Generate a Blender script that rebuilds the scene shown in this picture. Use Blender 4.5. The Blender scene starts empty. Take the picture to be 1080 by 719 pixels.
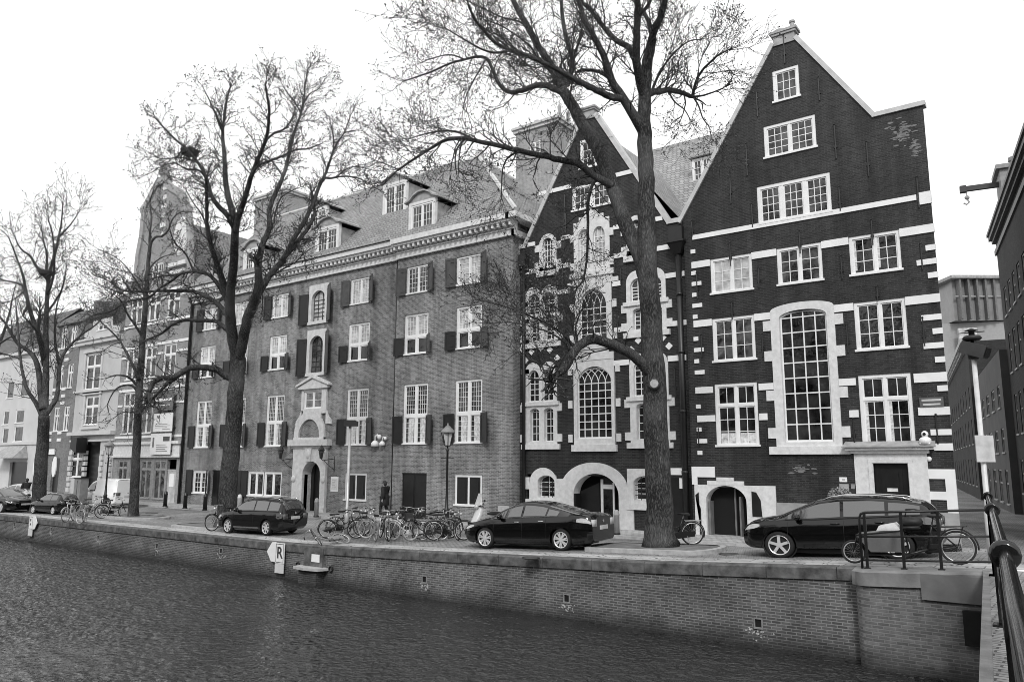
import bpy, bmesh, math, random
from mathutils import Vector, Matrix, noise
R = math.radians
random.seed(7)
sc = bpy.context.scene
col = sc.collection

# ---------------------------------------------------------------- camera
HC = 2.9
FOC = 807.7
PIT, ROL, PSI = R(9.064), R(.186), R(36.4)
def _basis():
    c, s = math.cos, math.sin
    fw = Vector((0, c(PIT), s(PIT))); up = Vector((0, -s(PIT), c(PIT))); rt = Vector((1, 0, 0))
    r2 = c(ROL)*rt + s(ROL)*up; u2 = -s(ROL)*rt + c(ROL)*up
    m = Matrix.Rotation(PSI, 3, 'Z')
    return m @ r2, m @ u2, m @ fw
CR, CU, CF = _basis()
CO = Vector((0, 0, HC))
cam = bpy.data.cameras.new('camera'); camo = bpy.data.objects.new('camera', cam); col.objects.link(camo)
camo.matrix_world = Matrix(((CR.x, CU.x, -CF.x, 0), (CR.y, CU.y, -CF.y, 0), (CR.z, CU.z, -CF.z, HC), (0, 0, 0, 1)))
cam.sensor_fit = 'HORIZONTAL'; cam.sensor_width = 36; cam.lens = FOC/1080*36
cam.clip_start = .05; cam.clip_end = 3000
sc.camera = camo

# survey helpers: measured bearings turned into metres on a known plane
def ray(x, y): return CR*((x-540)/FOC) - CU*((y-359.5)/FOC) + CF
def at(x, y, Y):
    d = ray(x, y); t = Y/d.y
    return d.x*t, HC+d.z*t
def ground_at(x, y, z=0):
    d = ray(x, y); t = (z-HC)/d.z
    return d.x*t, d.y*t
def depth_at(x, y, d):
    return CO + ray(x, y)*d
def box_at(x0, y0, x1, y1, Y):
    a = at(x0, y0, Y); b = at(x1, y1, Y)
    return a[0], b[0], b[1], a[1]      # X0, X1, Z0, Z1

# ---------------------------------------------------------------- street heights
RAMP = [(-300, 0), (-24, 0), (-21, .05), (-14.8, .24), (-8.7, .46), (-4.2, .70), (-1.5, .86), (3, 1.0), (60, 1.05)]
def lerp_tab(tab, x):
    if x <= tab[0][0]: return tab[0][1]
    for (a, va), (b, vb) in zip(tab, tab[1:]):
        if x <= b: return va+(vb-va)*(x-a)/(b-a)
    return tab[-1][1]
def street_z(x, y):
    r = lerp_tab(RAMP, x)
    k = min(1, max(0, (28.2-y)/6.5))
    k = k*k*(3-2*k)
    return r*k

# ---------------------------------------------------------------- mesh builder
class MB:
    def __init__(s): s.v = []; s.f = []; s.m = []; s.mi = 0
    def add(s, vs, fs):
        o = len(s.v); s.v += [tuple(p) for p in vs]
        for f in fs: s.f.append(tuple(i+o for i in f)); s.m.append(s.mi)
        return s
    def box(s, x0, x1, y0, y1, z0, z1):
        if x0 > x1: x0, x1 = x1, x0
        if y0 > y1: y0, y1 = y1, y0
        if z0 > z1: z0, z1 = z1, z0
        v = [(x0,y0,z0),(x1,y0,z0),(x1,y1,z0),(x0,y1,z0),(x0,y0,z1),(x1,y0,z1),(x1,y1,z1),(x0,y1,z1)]
        return s.add(v, [(0,3,2,1),(4,5,6,7),(0,1,5,4),(1,2,6,5),(2,3,7,6),(3,0,4,7)])
    def obox(s, c, ax, ay, az):            # oriented box: centre and three half-axis vectors
        c = Vector(c); ax, ay, az = Vector(ax), Vector(ay), Vector(az)
        v = [c+i*ax+j*ay+k*az for k in (-1, 1) for (i, j) in ((-1,-1),(1,-1),(1,1),(-1,1))]
        return s.add(v, [(0,3,2,1),(4,5,6,7),(0,1,5,4),(1,2,6,5),(2,3,7,6),(3,0,4,7)])
    def bar(s, a, b, w, h, up=(0, 0, 1)):
        a, b = Vector(a), Vector(b); d = b-a; L = d.length
        if L < 1e-6: return s
        d /= L; u = Vector(up); sd = d.cross(u)
        if sd.length < 1e-4: sd = d.cross(Vector((1, 0, 0)))
        sd.normalize(); u = sd.cross(d)
        return s.obox((a+b)/2, d*L/2, sd*w/2, u*h/2)
    def quad(s, a, b, c, d): return s.add([a, b, c, d], [(0, 1, 2, 3)])
    def poly(s, pts): return s.add(pts, [tuple(range(len(pts)))])
    def prism(s, pts, y0, y1):             # polygon in x,z pushed from y0 to y1
        n = len(pts)
        area = sum(pts[i][0]*pts[(i+1) % n][1]-pts[(i+1) % n][0]*pts[i][1] for i in range(n))
        if area < 0: pts = pts[::-1]
        v = [(x, y0, z) for x, z in pts]+[(x, y1, z) for x, z in pts]
        f = [tuple(range(n)), tuple(range(2*n-1, n-1, -1))]
        f += [(i, i+n, (i+1) % n+n, (i+1) % n) for i in range(n)]
        return s.add(v, f)
    def zprism(s, pts, z0, z1):            # polygon in x,y raised from z0 to z1
        n = len(pts)
        area = sum(pts[i][0]*pts[(i+1) % n][1]-pts[(i+1) % n][0]*pts[i][1] for i in range(n))
        if area < 0: pts = pts[::-1]
        v = [(x, y, z0) for x, y in pts]+[(x, y, z1) for x, y in pts]
        f = [tuple(range(n-1, -1, -1)), tuple(range(n, 2*n))]
        f += [(i, (i+1) % n, (i+1) % n+n, i+n) for i in range(n)]
        return s.add(v, f)
    def tube(s, pts, rad, n=8, cap=True, closed=False):
        pts = [Vector(p) for p in pts]; m = len(pts)
        if not hasattr(rad, '__len__'): rad = [rad]*m
        ref = None; vs = []
        for i, p in enumerate(pts):
            if closed: t = pts[(i+1) % m]-pts[i-1]
            else: t = pts[min(i+1, m-1)]-pts[max(i-1, 0)]
            if t.length < 1e-9: t = Vector((0, 0, 1))
            t.normalize()
            if ref is None:
                ref = t.cross(Vector((0, 0, 1)))
                if ref.length < .1: ref = t.cross(Vector((1, 0, 0)))
            ref = ref - t*ref.dot(t)
            if ref.length < 1e-6: ref = t.orthogonal()
            ref.normalize(); b = t.cross(ref)
            for k in range(n):
                a = 2*math.pi*k/n
                vs.append(p+(ref*math.cos(a)+b*math.sin(a))*rad[i])
        fs = []
        for i in range(m if closed else m-1):
            j = (i+1) % m
            for k in range(n):
                l = (k+1) % n
                fs.append((i*n+k, i*n+l, j*n+l, j*n+k))
        if cap and not closed:
            fs.append(tuple(range(n-1, -1, -1))); fs.append(tuple((m-1)*n+k for k in range(n)))
        return s.add(vs, fs)
    def ring(s, c, axis, r, rr, n=24, k=6):
        c = Vector(c); ax = Vector(axis).normalized(); u = ax.orthogonal().normalized(); w = ax.cross(u)
        return s.tube([c+(u*math.cos(2*math.pi*i/n)+w*math.sin(2*math.pi*i/n))*r for i in range(n)], rr, k, closed=True)
    def disc(s, c, axis, r, t, n=20):
        c = Vector(c); ax = Vector(axis).normalized()
        return s.tube([c-ax*t/2, c+ax*t/2], r, n)
    def lathe(s, prof, c=(0, 0, 0), n=16):
        c = Vector(c); vs = []; fs = []
        for r, z in prof:
            for k in range(n):
                a = 2*math.pi*k/n; vs.append((c.x+r*math.cos(a), c.y+r*math.sin(a), c.z+z))
        for i in range(len(prof)-1):
            for k in range(n):
                l = (k+1) % n; fs.append((i*n+k, i*n+l, (i+1)*n+l, (i+1)*n+k))
        fs.append(tuple(range(n-1, -1, -1))); fs.append(tuple((len(prof)-1)*n+k for k in range(n)))
        return s.add(vs, fs)
    def ball(s, c, r, n=12, m=8):
        rx, ry, rz = r if hasattr(r, '__len__') else (r, r, r)
        c = Vector(c); vs = []; fs = []
        for i in range(m+1):
            th = math.pi*i/m
            for k in range(n):
                a = 2*math.pi*k/n
                vs.append((c.x+rx*math.sin(th)*math.cos(a), c.y+ry*math.sin(th)*math.sin(a), c.z-rz*math.cos(th)))
        for i in range(m):
            for k in range(n):
                l = (k+1) % n; fs.append((i*n+k, i*n+l, (i+1)*n+l, (i+1)*n+k))
        return s.add(vs, fs)
    def build(s, name, mat, parent=None, smooth=False, label=None):
        me = bpy.data.meshes.new(name)
        o = bpy.data.objects.new(name, me); col.objects.link(o)
        off = Vector((0, 0, 0))
        if parent is not None:
            o.parent = parent
            off = WORLD.get(parent.name, Vector((0, 0, 0)))
            WORLD[o.name] = off
        me.from_pydata([tuple(Vector(p)-off) for p in s.v], [], s.f)
        mats = mat if isinstance(mat, (list, tuple)) else [mat]
        for m in mats: me.materials.append(m)
        if len(mats) > 1: me.polygons.foreach_set('material_index', s.m)
        if smooth: me.polygons.foreach_set('use_smooth', [True]*len(me.polygons))
        me.validate(); me.update()
        if label: o['label'] = label
        return o
WORLD = {}
def thing(name, label, cat, loc=(0, 0, 0), rz=0, group=None, rx=0):
    o = bpy.data.objects.new(name, None); col.objects.link(o)
    o.empty_display_size = .2
    o.location = loc; o.rotation_euler = (rx, 0, rz); o['label'] = label; o['category'] = cat
    if group: o['group'] = group
    WORLD[o.name] = Vector(loc) if rz == 0 and rx == 0 else Vector((0, 0, 0))
    return o
def tag(o, label, cat, group=None):
    o['label'] = label; o['category'] = cat
    if group: o['group'] = group
    return o
def struct(o, kind='structure'):
    o['kind'] = kind; return o
KIDS = {}
def copy_tree(o, parent=None):
    c = o.copy(); col.objects.link(c)
    if parent is not None: c.parent = parent; c.matrix_parent_inverse = o.matrix_parent_inverse.copy()
    for ch in o.children: copy_tree(ch, c)
    return c

# ---------------------------------------------------------------- materials (a monochrome picture: every colour is a grey)
MATS = {}
def newmat(name):
    m = bpy.data.materials.new(name); m.use_nodes = True
    nt = m.node_tree; b = nt.nodes['Principled BSDF']
    return m, nt, b
def grey(v): return (v, v, v, 1)
def N(nt, t, **kw):
    n = nt.nodes.new(t)
    for k, v in kw.items():
        if k in n.inputs: n.inputs[k].default_value = v
        else: setattr(n, k, v)
    return n
def mathn(nt, op, a, b=None, clamp=False):
    n = nt.nodes.new('ShaderNodeMath'); n.operation = op; n.use_clamp = clamp
    for i, x in enumerate((a, b)):
        if x is None: continue
        if isinstance(x, (int, float)): n.inputs[i].default_value = x
        else: nt.links.new(x, n.inputs[i])
    return n.outputs[0]
def noise_n(nt, vec, scale, detail=4, rough=.55):
    n = N(nt, 'ShaderNodeTexNoise'); n.inputs['Scale'].default_value = scale
    n.inputs['Detail'].default_value = detail; n.inputs['Roughness'].default_value = rough
    if vec is not None: nt.links.new(vec, n.inputs['Vector'])
    return n.outputs['Fac']
def ramp_n(nt, fac, stops):
    n = nt.nodes.new('ShaderNodeValToRGB'); e = n.color_ramp.elements
    e[0].position, e[0].color = stops[0][0], grey(stops[0][1])
    e[1].position, e[1].color = stops[-1][0], grey(stops[-1][1])
    for p, v in stops[1:-1]:
        q = e.new(p); q.color = grey(v)
    nt.links.new(fac, n.inputs['Fac']); return n.outputs['Color']
def bump_n(nt, h, strength, dist, b):
    n = N(nt, 'ShaderNodeBump'); n.inputs['Strength'].default_value = strength; n.inputs['Distance'].default_value = dist
    nt.links.new(h, n.inputs['Height']); nt.links.new(n.outputs['Normal'], b.inputs['Normal'])
def objvec(nt, sx=1, sy=1, sz=1):
    t = N(nt, 'ShaderNodeTexCoord'); mp = N(nt, 'ShaderNodeMapping'); mp.inputs['Scale'].default_value = (sx, sy, sz)
    nt.links.new(t.outputs['Object'], mp.inputs['Vector']); return mp.outputs['Vector']
def plain(name, v, rough=.6, metal=0, var=.25, scale=3, spec=.5, coat=0, bump=0, fine=0):
    if name in MATS: return MATS[name]
    m, nt, b = newmat(name)
    vec = objvec(nt)
    f = noise_n(nt, vec, scale, 5, .6)
    lo, hi = v*(1-var), v*(1+var)
    c = ramp_n(nt, f, [(.3, lo), (.7, hi)])
    nt.links.new(c, b.inputs['Base Color'])
    b.inputs['Roughness'].default_value = rough; b.inputs['Metallic'].default_value = metal
    b.inputs['Specular IOR Level'].default_value = spec
    b.inputs['Coat Weight'].default_value = coat; b.inputs['Coat Roughness'].default_value = .04
    if bump: bump_n(nt, noise_n(nt, vec, fine or scale*8, 4), bump, .02, b)
    MATS[name] = m; return m
def brick(name, v1, v2, mortar, axis='xz', bw=.22, bh=.066, ms=.011, stain=.35, stain_scale=.35, bump=.5, rough=.85, light=None, dark=None, squash=1, soot=0):
    if name in MATS: return MATS[name]
    m, nt, b = newmat(name)
    t = N(nt, 'ShaderNodeTexCoord'); sp = N(nt, 'ShaderNodeSeparateXYZ'); cb = N(nt, 'ShaderNodeCombineXYZ')
    nt.links.new(t.outputs['Object'], sp.inputs[0])
    if axis == 'xz':
        h = mathn(nt, 'ADD', sp.outputs['X'], sp.outputs['Y']); nt.links.new(h, cb.inputs['X']); nt.links.new(sp.outputs['Z'], cb.inputs['Y'])
    elif axis == 'xy':
        nt.links.new(sp.outputs['X'], cb.inputs['X']); nt.links.new(sp.outputs['Y'], cb.inputs['Y'])
    br = N(nt, 'ShaderNodeTexBrick'); nt.links.new(cb.outputs[0], br.inputs['Vector'])
    br.inputs['Scale'].default_value = 1; br.inputs['Brick Width'].default_value = bw; br.inputs['Row Height'].default_value = bh
    br.inputs['Mortar Size'].default_value = ms; br.inputs['Mortar Smooth'].default_value = .2; br.inputs['Bias'].default_value = 0
    br.inputs['Color1'].default_value = grey(v1); br.inputs['Color2'].default_value = grey(v2); br.inputs['Mortar'].default_value = grey(mortar)
    f1 = noise_n(nt, t.outputs['Object'], stain_scale, 6, .62)
    f2 = noise_n(nt, t.outputs['Object'], 5.5, 4, .7)
    k1 = ramp_n(nt, f1, [(.3, 1-stain), (.5, 1), (.72, 1+stain)])
    k2 = ramp_n(nt, f2, [(.3, .82), (.7, 1.18)])
    def mul(a, bb):
        n = N(nt, 'ShaderNodeMix'); n.data_type = 'RGBA'; n.blend_type = 'MULTIPLY'; n.inputs['Factor'].default_value = 1
        nt.links.new(a, n.inputs[6]); nt.links.new(bb, n.inputs[7]); return n.outputs[2]
    c = mul(mul(br.outputs['Color'], k1), k2)
    if light:                                   # pale patches: lime, repaired pointing
        f3 = noise_n(nt, t.outputs['Object'], light[1], 7, .75)
        mk = ramp_n(nt, f3, [(light[2], 0), (light[2]+.09, 1)])
        n = N(nt, 'ShaderNodeMix'); n.data_type = 'RGBA'; nt.links.new(mathn(nt, 'MULTIPLY', mk, light[3]), n.inputs['Factor'])
        nt.links.new(c, n.inputs[6]); n.inputs[7].default_value = grey(light[0]); c = n.outputs[2]
    if soot:                                    # rain streaks and soot running down the wall
        f4 = noise_n(nt, objvec(nt, 1.3, 1.3, .09), 1.6, 5, .6)
        c = mul(c, ramp_n(nt, f4, [(.36, 1-soot), (.55, 1), (.7, 1+soot*.6)]))
    if dark:                                    # a wet, algae-dark band with a ragged edge: z below dark[0]
        zz = mathn(nt, 'ADD', sp.outputs['Z'], mathn(nt, 'MULTIPLY', noise_n(nt, t.outputs['Object'], 1.1, 6, .7), .8))
        mk = mathn(nt, 'ADD', mathn(nt, 'MULTIPLY', mathn(nt, 'SUBTRACT', dark[0]+.4, zz), 2.6), .5, True)
        n = N(nt, 'ShaderNodeMix'); n.data_type = 'RGBA'; nt.links.new(mathn(nt, 'MULTIPLY', mk, .68), n.inputs['Factor'])
        nt.links.new(c, n.inputs[6]); n.inputs[7].default_value = grey(dark[1]); c = n.outputs[2]
    nt.links.new(c, b.inputs['Base Color']); b.inputs['Roughness'].default_value = rough
    b.inputs['Specular IOR Level'].default_value = .3
    hh = mathn(nt, 'ADD', mathn(nt, 'MULTIPLY', br.outputs['Fac'], -1), mathn(nt, 'MULTIPLY', f2, .5))
    bump_n(nt, hh, bump, .012, b)
    MATS[name] = m; return m
def glass(name, v, var=.5, rough=.06, spec=.5, scale=.9):
    if name in MATS: return MATS[name]
    m, nt, b = newmat(name)
    vec = objvec(nt)
    c = ramp_n(nt, noise_n(nt, vec, scale, 3), [(.35, v*(1-var)), (.65, v*(1+var))])
    nt.links.new(c, b.inputs['Base Color']); b.inputs['Roughness'].default_value = rough
    b.inputs['Specular IOR Level'].default_value = spec
    bump_n(nt, noise_n(nt, vec, 2.3, 2), .5, .06, b)      # old, slightly wavy glass
    MATS[name] = m; return m
def tiles(name, v, w=.26, h=.30, axis=0):
    return brick(name, v*.82, v*1.16, v*.45, 'xz', w, h*.72, .018, .18, .5, .9, .8)

M_white = plain('white_paint', .76, .5, var=.08, scale=1.3)
M_stone = plain('pale_sandstone', .55, .8, var=.16, scale=4, bump=.3)
M_white_old = plain('weathered_white_stone', .64, .75, var=.13, scale=5.5, bump=.3)
M_curt = plain('net_curtain', .55, .9, var=.45, scale=7)
M_shut = plain('dark_shutter_paint', .009, .45, var=.25, scale=5)
M_shut_pale = plain('pale_shutter_paint', .055, .55, var=.3, scale=4)  # paler shutter grey, mostly on the right-hand leaves
M_iron = plain('black_iron', .012, .4, var=.3, scale=9, spec=.5)
M_door = plain('black_door_paint', .014, .3, var=.25, scale=3)
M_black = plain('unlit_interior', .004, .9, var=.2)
M_lead = plain('lead_sheet', .30, .55, var=.3, scale=3)
M_brickL = brick('left_house_brick', .10, .235, .32, stain=.3, stain_scale=.5, light=(.34, .55, .63, .55), soot=.3)
M_brickR = brick('dark_painted_brick', .012, .036, .050, stain=.35, stain_scale=.5, bump=.6, rough=.6, light=(.10, .55, .70, .35), soot=.35)
M_brickM = brick('dark_gable_brick', .012, .036, .05, stain=.35, stain_scale=.6, bump=.6, rough=.65, light=(.10, .7, .70, .35), soot=.35)
M_tileL = tiles('grey_roof_tiles', .23)
M_tileM = tiles('pale_roof_tiles', .29)
M_brickT = brick('chimney_brick', .22, .31, .33, stain=.2)
G_dark = glass('dark_window_glass', .022, .95, scale=1.3)
G_mid = glass('grey_window_glass', .06, .8, scale=1.7)
G_pale = glass('pale_window_glass', .42, .35, .12, scale=2.6)  # pale base stands in for bright reflections and curtains behind the panes
# ---------------------------------------------------------------- daylight: white overcast
SUN_EL, SUN_AZ = R(40), R(-62)       # azimuth measured from +Y towards +X... the sun stands over the canal
w = bpy.data.worlds.new('World'); sc.world = w; w.use_nodes = True
nt = w.node_tree; bg = nt.nodes['Background']
sky = nt.nodes.new('ShaderNodeTexSky'); sky.sky_type = 'NISHITA'; sky.sun_disc = False
sdir = Vector((.38, -.72, 0)).normalized()*math.cos(SUN_EL) + Vector((0, 0, math.sin(SUN_EL)))
sky.sun_elevation = SUN_EL; sky.sun_rotation = math.atan2(sdir.x, sdir.y)
sky.dust_density = 6; sky.air_density = 1.2
bw = nt.nodes.new('ShaderNodeRGBToBW'); nt.links.new(sky.outputs[0], bw.inputs[0])
# a closed cloud deck: evens the clear-sky gradient out to a bright white with faint folds
tc = nt.nodes.new('ShaderNodeTexCoord')
cl = noise_n(nt, tc.outputs['Generated'], 2.2, 6, .55)
clv = ramp_n(nt, cl, [(.3, 12.5), (.7, 14.5)])
mx = nt.nodes.new('ShaderNodeMix'); mx.data_type = 'RGBA'; mx.inputs['Factor'].default_value = .8
nt.links.new(bw.outputs[0], mx.inputs[6])
cm = mathn(nt, 'ADD', mathn(nt, 'MULTIPLY', cl, 3), 10.6)
nt.links.new(cm, mx.inputs[7])
nt.links.new(mx.outputs[2], bg.inputs['Color']); bg.inputs['Strength'].default_value = .1
sun = bpy.data.lights.new('sun', 'SUN'); sun.energy = 1.5; sun.angle = R(10); sun.color = (1, 1, 1)
so = bpy.data.objects.new('sun', sun); col.objects.link(so)
so.rotation_euler = sdir.to_track_quat('Z', 'Y').to_euler()
sc.view_settings.view_transform = 'Standard'; sc.view_settings.look = 'None'
sc.view_settings.exposure = .22; sc.view_settings.gamma = 1; sc.view_settings.use_curve_mapping = False
sc.cycles.max_bounces = 6; sc.cycles.filter_width = .9

# ---------------------------------------------------------------- setting: street, water, bridge deck
QY = 18.2
def street_mat(name, v, bw_, bh_, ms, var=.3, mort=.45):
    return brick(name, v*.85, v*1.15, v*mort, 'xy', bw_, bh_, ms, var, .28, .6, .8)
M_street = street_mat('clinker_paving', .27, .2, .1, .012, .5, .3)
M_pave = street_mat('pavement_slabs', .38, .3, .3, .016, .4, .35)
M_kerb = plain('granite_kerb', .38, .75, var=.22, scale=5, bump=.3)
def sheet(name, xs, ys, dz, mat, kind='structure'):
    m = MB(); nx, ny = len(xs), len(ys)
    vs = [(x, y, street_z(x, y)+dz) for y in ys for x in xs]
    fs = [(j*nx+i, j*nx+i+1, (j+1)*nx+i+1, (j+1)*nx+i) for j in range(ny-1) for i in range(nx-1)]
    m.add(vs, fs); o = m.build(name, mat, None, True); return struct(o, kind)
xs = [-900, -300, -160]+[-120+3*i for i in range(33)]+[-24+1*i for i in range(28)]+[6, 10, 20, 40, 80, 300, 900]
ys = [QY+.28, 19, 20, 21, 22, 23, 24, 25, 26, 27, 28, 28.6, 30, 34, 50, 120, 400, 1500]
sheet('street', xs, ys, 0, M_street)
# pavement along the house fronts, one kerb higher than the carriageway
m = MB()
px = [-90+2*i for i in range(47)]
for a, b in zip(px, px[1:]):
    m.quad((a, 27.5, .10), (b, 27.5, .10), (b, 31, .10), (a, 31, .10))
    m.quad((a, 27.5, street_z(a, 27.5)-.05), (b, 27.5, street_z(b, 27.5)-.05), (b, 27.5, .10), (a, 27.5, .10))
struct(m.build('pavement', M_pave))
m = MB()
for i in range(58):
    a = -95+1.6*i
    m.box(a+.006, a+1.594, 27.26, 27.495, -.1, .116)
struct(m.build('pavement_kerb', M_kerb))
# a light concrete strip runs along the top of the quay
M_strip = street_mat('quay_slabs', .42, .9, .45, .016, .4, .4)
sheet('quay_path', [x for x in xs if -300 <= x <= 3], [QY+.3, QY+.8, QY+1.25], .004, M_strip)

wm, nt, b = newmat('canal_water')
vec = objvec(nt)
b.inputs['Base Color'].default_value = grey(.02); b.inputs['Roughness'].default_value = .04
b.inputs['IOR'].default_value = 1.4; b.inputs['Specular IOR Level'].default_value = .75
n1 = noise_n(nt, objvec(nt, 1.0, 1.0, 1), 5.5, 1.2, .5)
n2 = noise_n(nt, objvec(nt, .8, 1.2, 1), 13, 3, .6)
n3 = noise_n(nt, objvec(nt, 1, 1, 1), .22, 2, .5)
amp = ramp_n(nt, n3, [(.35, .25), (.65, 1)])
hgt = mathn(nt, 'ADD', n1, mathn(nt, 'MULTIPLY', n2, .12))
hgt = mathn(nt, 'MULTIPLY', hgt, amp)
bump_n(nt, hgt, 1, .28, b)
# wind ripples are real waves on the stretch in view, flat water beyond
def wave(x, y):
    n = noise.noise
    gust = .45+.75*max(0, min(1, .5+1.1*n(Vector((x*.11, y*.16, 3)))))
    lee = .35+.65*min(1, max(0, (QY-y)/3.5))
    a = n(Vector((x*1.9+y*.5, y*2.4, 0)))*.026+n(Vector((x*4.2-y*1.2, y*4.9, 7)))*.012+n(Vector((x*.7, y*.9, 11)))*.014
    return a*gust*lee
m = MB(); wx = [-56+.085*i for i in range(765)]; wy = [QY+.2-.08*i for i in range(195)]; nx_ = len(wx)
wx = [x if x < 9 else 9 for x in wx]
vs = []
for j, y in enumerate(wy):
    for i, x in enumerate(wx):
        e = min(1, i/8, (nx_-1-i)/8, (len(wy)-1-j)/8) if j else 0
        vs.append((x, y, -1.2+wave(x, y)*e))
m.add(vs, [(j*nx_+i, (j+1)*nx_+i, (j+1)*nx_+i+1, j*nx_+i+1) for j in range(len(wy)-1) for i in range(nx_-1)])
x0_, x1_w, y0_, y1_ = wx[0], wx[-1], wy[-1], wy[0]
m.quad((-900, -600, -1.2), (900, -600, -1.2), (900, y0_, -1.2), (-900, y0_, -1.2)); m.quad((-900, y0_, -1.2), (x0_, y0_, -1.2), (x0_, y1_, -1.2), (-900, y1_, -1.2)); m.quad((x1_w, y0_, -1.2), (900, y0_, -1.2), (900, y1_, -1.2), (x1_w, y1_, -1.2))
struct(m.build('water', wm, None, True))
m = MB(); m.quad((-900, -600, -3.2), (900, -600, -3.2), (900, QY+.2, -3.2), (-900, QY+.2, -3.2))
struct(m.build('canal_bed', plain('canal_mud', .03, .9)))

# dry leaves and grit swept along the quay and kerbs
rng = random.Random(77); m = MB()
for _ in range(1500):
    x = rng.uniform(-48, -2); y = QY+.35+abs(rng.gauss(0, 1.1)) if rng.random() < .6 else rng.uniform(19, 27.2)
    z = street_z(x, y)+.009; s_ = rng.uniform(.015, .055); a = rng.uniform(0, 6.28)
    u = Vector((math.cos(a), math.sin(a), rng.uniform(-.15, .15)))*s_; v = Vector((-math.sin(a), math.cos(a), rng.uniform(-.15, .15)))*s_*.6; c = Vector((x, y, z))
    m.add([c-u, c+v, c+u, c-v], [(0, 1, 2, 3)])
lt = m.build('leaf_litter', plain('dry_leaves', .07, .9, var=.6, scale=9)); lt['kind'] = 'stuff'
# ---------------------------------------------------------------- facade kit
def wall_mesh(mb, top, z0, holes, Y, rev=.22):
    """front face with real openings; top = [(x,z)...] roofline, holes = (x0,x1,z0,z1); side reveals to depth rev"""
    xs_ = sorted({round(x, 4) for x, _ in top} | {round(h[i], 4) for h in holes for i in (0, 1)})
    xa, xb = top[0][0], top[-1][0]
    def tz(x, side):
        for (a, za), (b, zb) in zip(top, top[1:]):
            if a == b: continue
            if a-1e-4 <= x <= b+1e-4:
                if abs(x-a) < 1e-4 and side < 0 and a > xa+1e-4: continue
                return za+(zb-za)*(x-a)/(b-a)
        return top[-1][1]
    for a, b in zip(xs_, xs_[1:]):
        if b-a < 1e-4 or a < xa-1e-3 or b > xb+1e-3: continue
        c = (a+b)/2
        hs = sorted((h[2], h[3]) for h in holes if h[0]-1e-3 < c < h[1]+1e-3)
        lo = z0
        for h0, h1 in hs:
            if h0 > lo+1e-4: mb.quad((a, Y, lo), (b, Y, lo), (b, Y, h0), (a, Y, h0))
            lo = max(lo, h1)
        ta = tz(a, 1); tb = tz(b, -1)
        mb.quad((a, Y, lo), (b, Y, lo), (b, Y, tb), (a, Y, ta))
    for x0, x1, h0, h1 in holes:
        y1 = Y+rev
        mb.quad((x0, Y, h0), (x0, y1, h0), (x0, y1, h1), (x0, Y, h1)); mb.quad((x1, Y, h1), (x1, y1, h1), (x1, y1, h0), (x1, Y, h0))
        mb.quad((x0, Y, h1), (x0, y1, h1), (x1, y1, h1), (x1, Y, h1)); mb.quad((x0, Y, h0), (x1, Y, h0), (x1, y1, h0), (x0, y1, h0))
    return mb

def grid_light(f, x0, x1, z0, z1, Y, nc, nr, st, mt):
    """sash: stiles st wide round the edge, muntins mt wide"""
    f.box(x0, x0+st, Y, Y+.05, z0, z1); f.box(x1-st, x1, Y, Y+.05, z0, z1)
    f.box(x0+st, x1-st, Y, Y+.05, z0, z0+st); f.box(x0+st, x1-st, Y, Y+.05, z1-st, z1)
    ix0, ix1, iz0, iz1 = x0+st, x1-st, z0+st, z1-st
    for i in range(1, nc):
        x = ix0+(ix1-ix0)*i/nc; f.box(x-mt/2, x+mt/2, Y+.006, Y+.044, iz0, iz1)
    for j in range(1, nr):
        z = iz0+(iz1-iz0)*j/nr; f.box(ix0, ix1, Y+.009, Y+.041, z-mt/2, z+mt/2)

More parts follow.
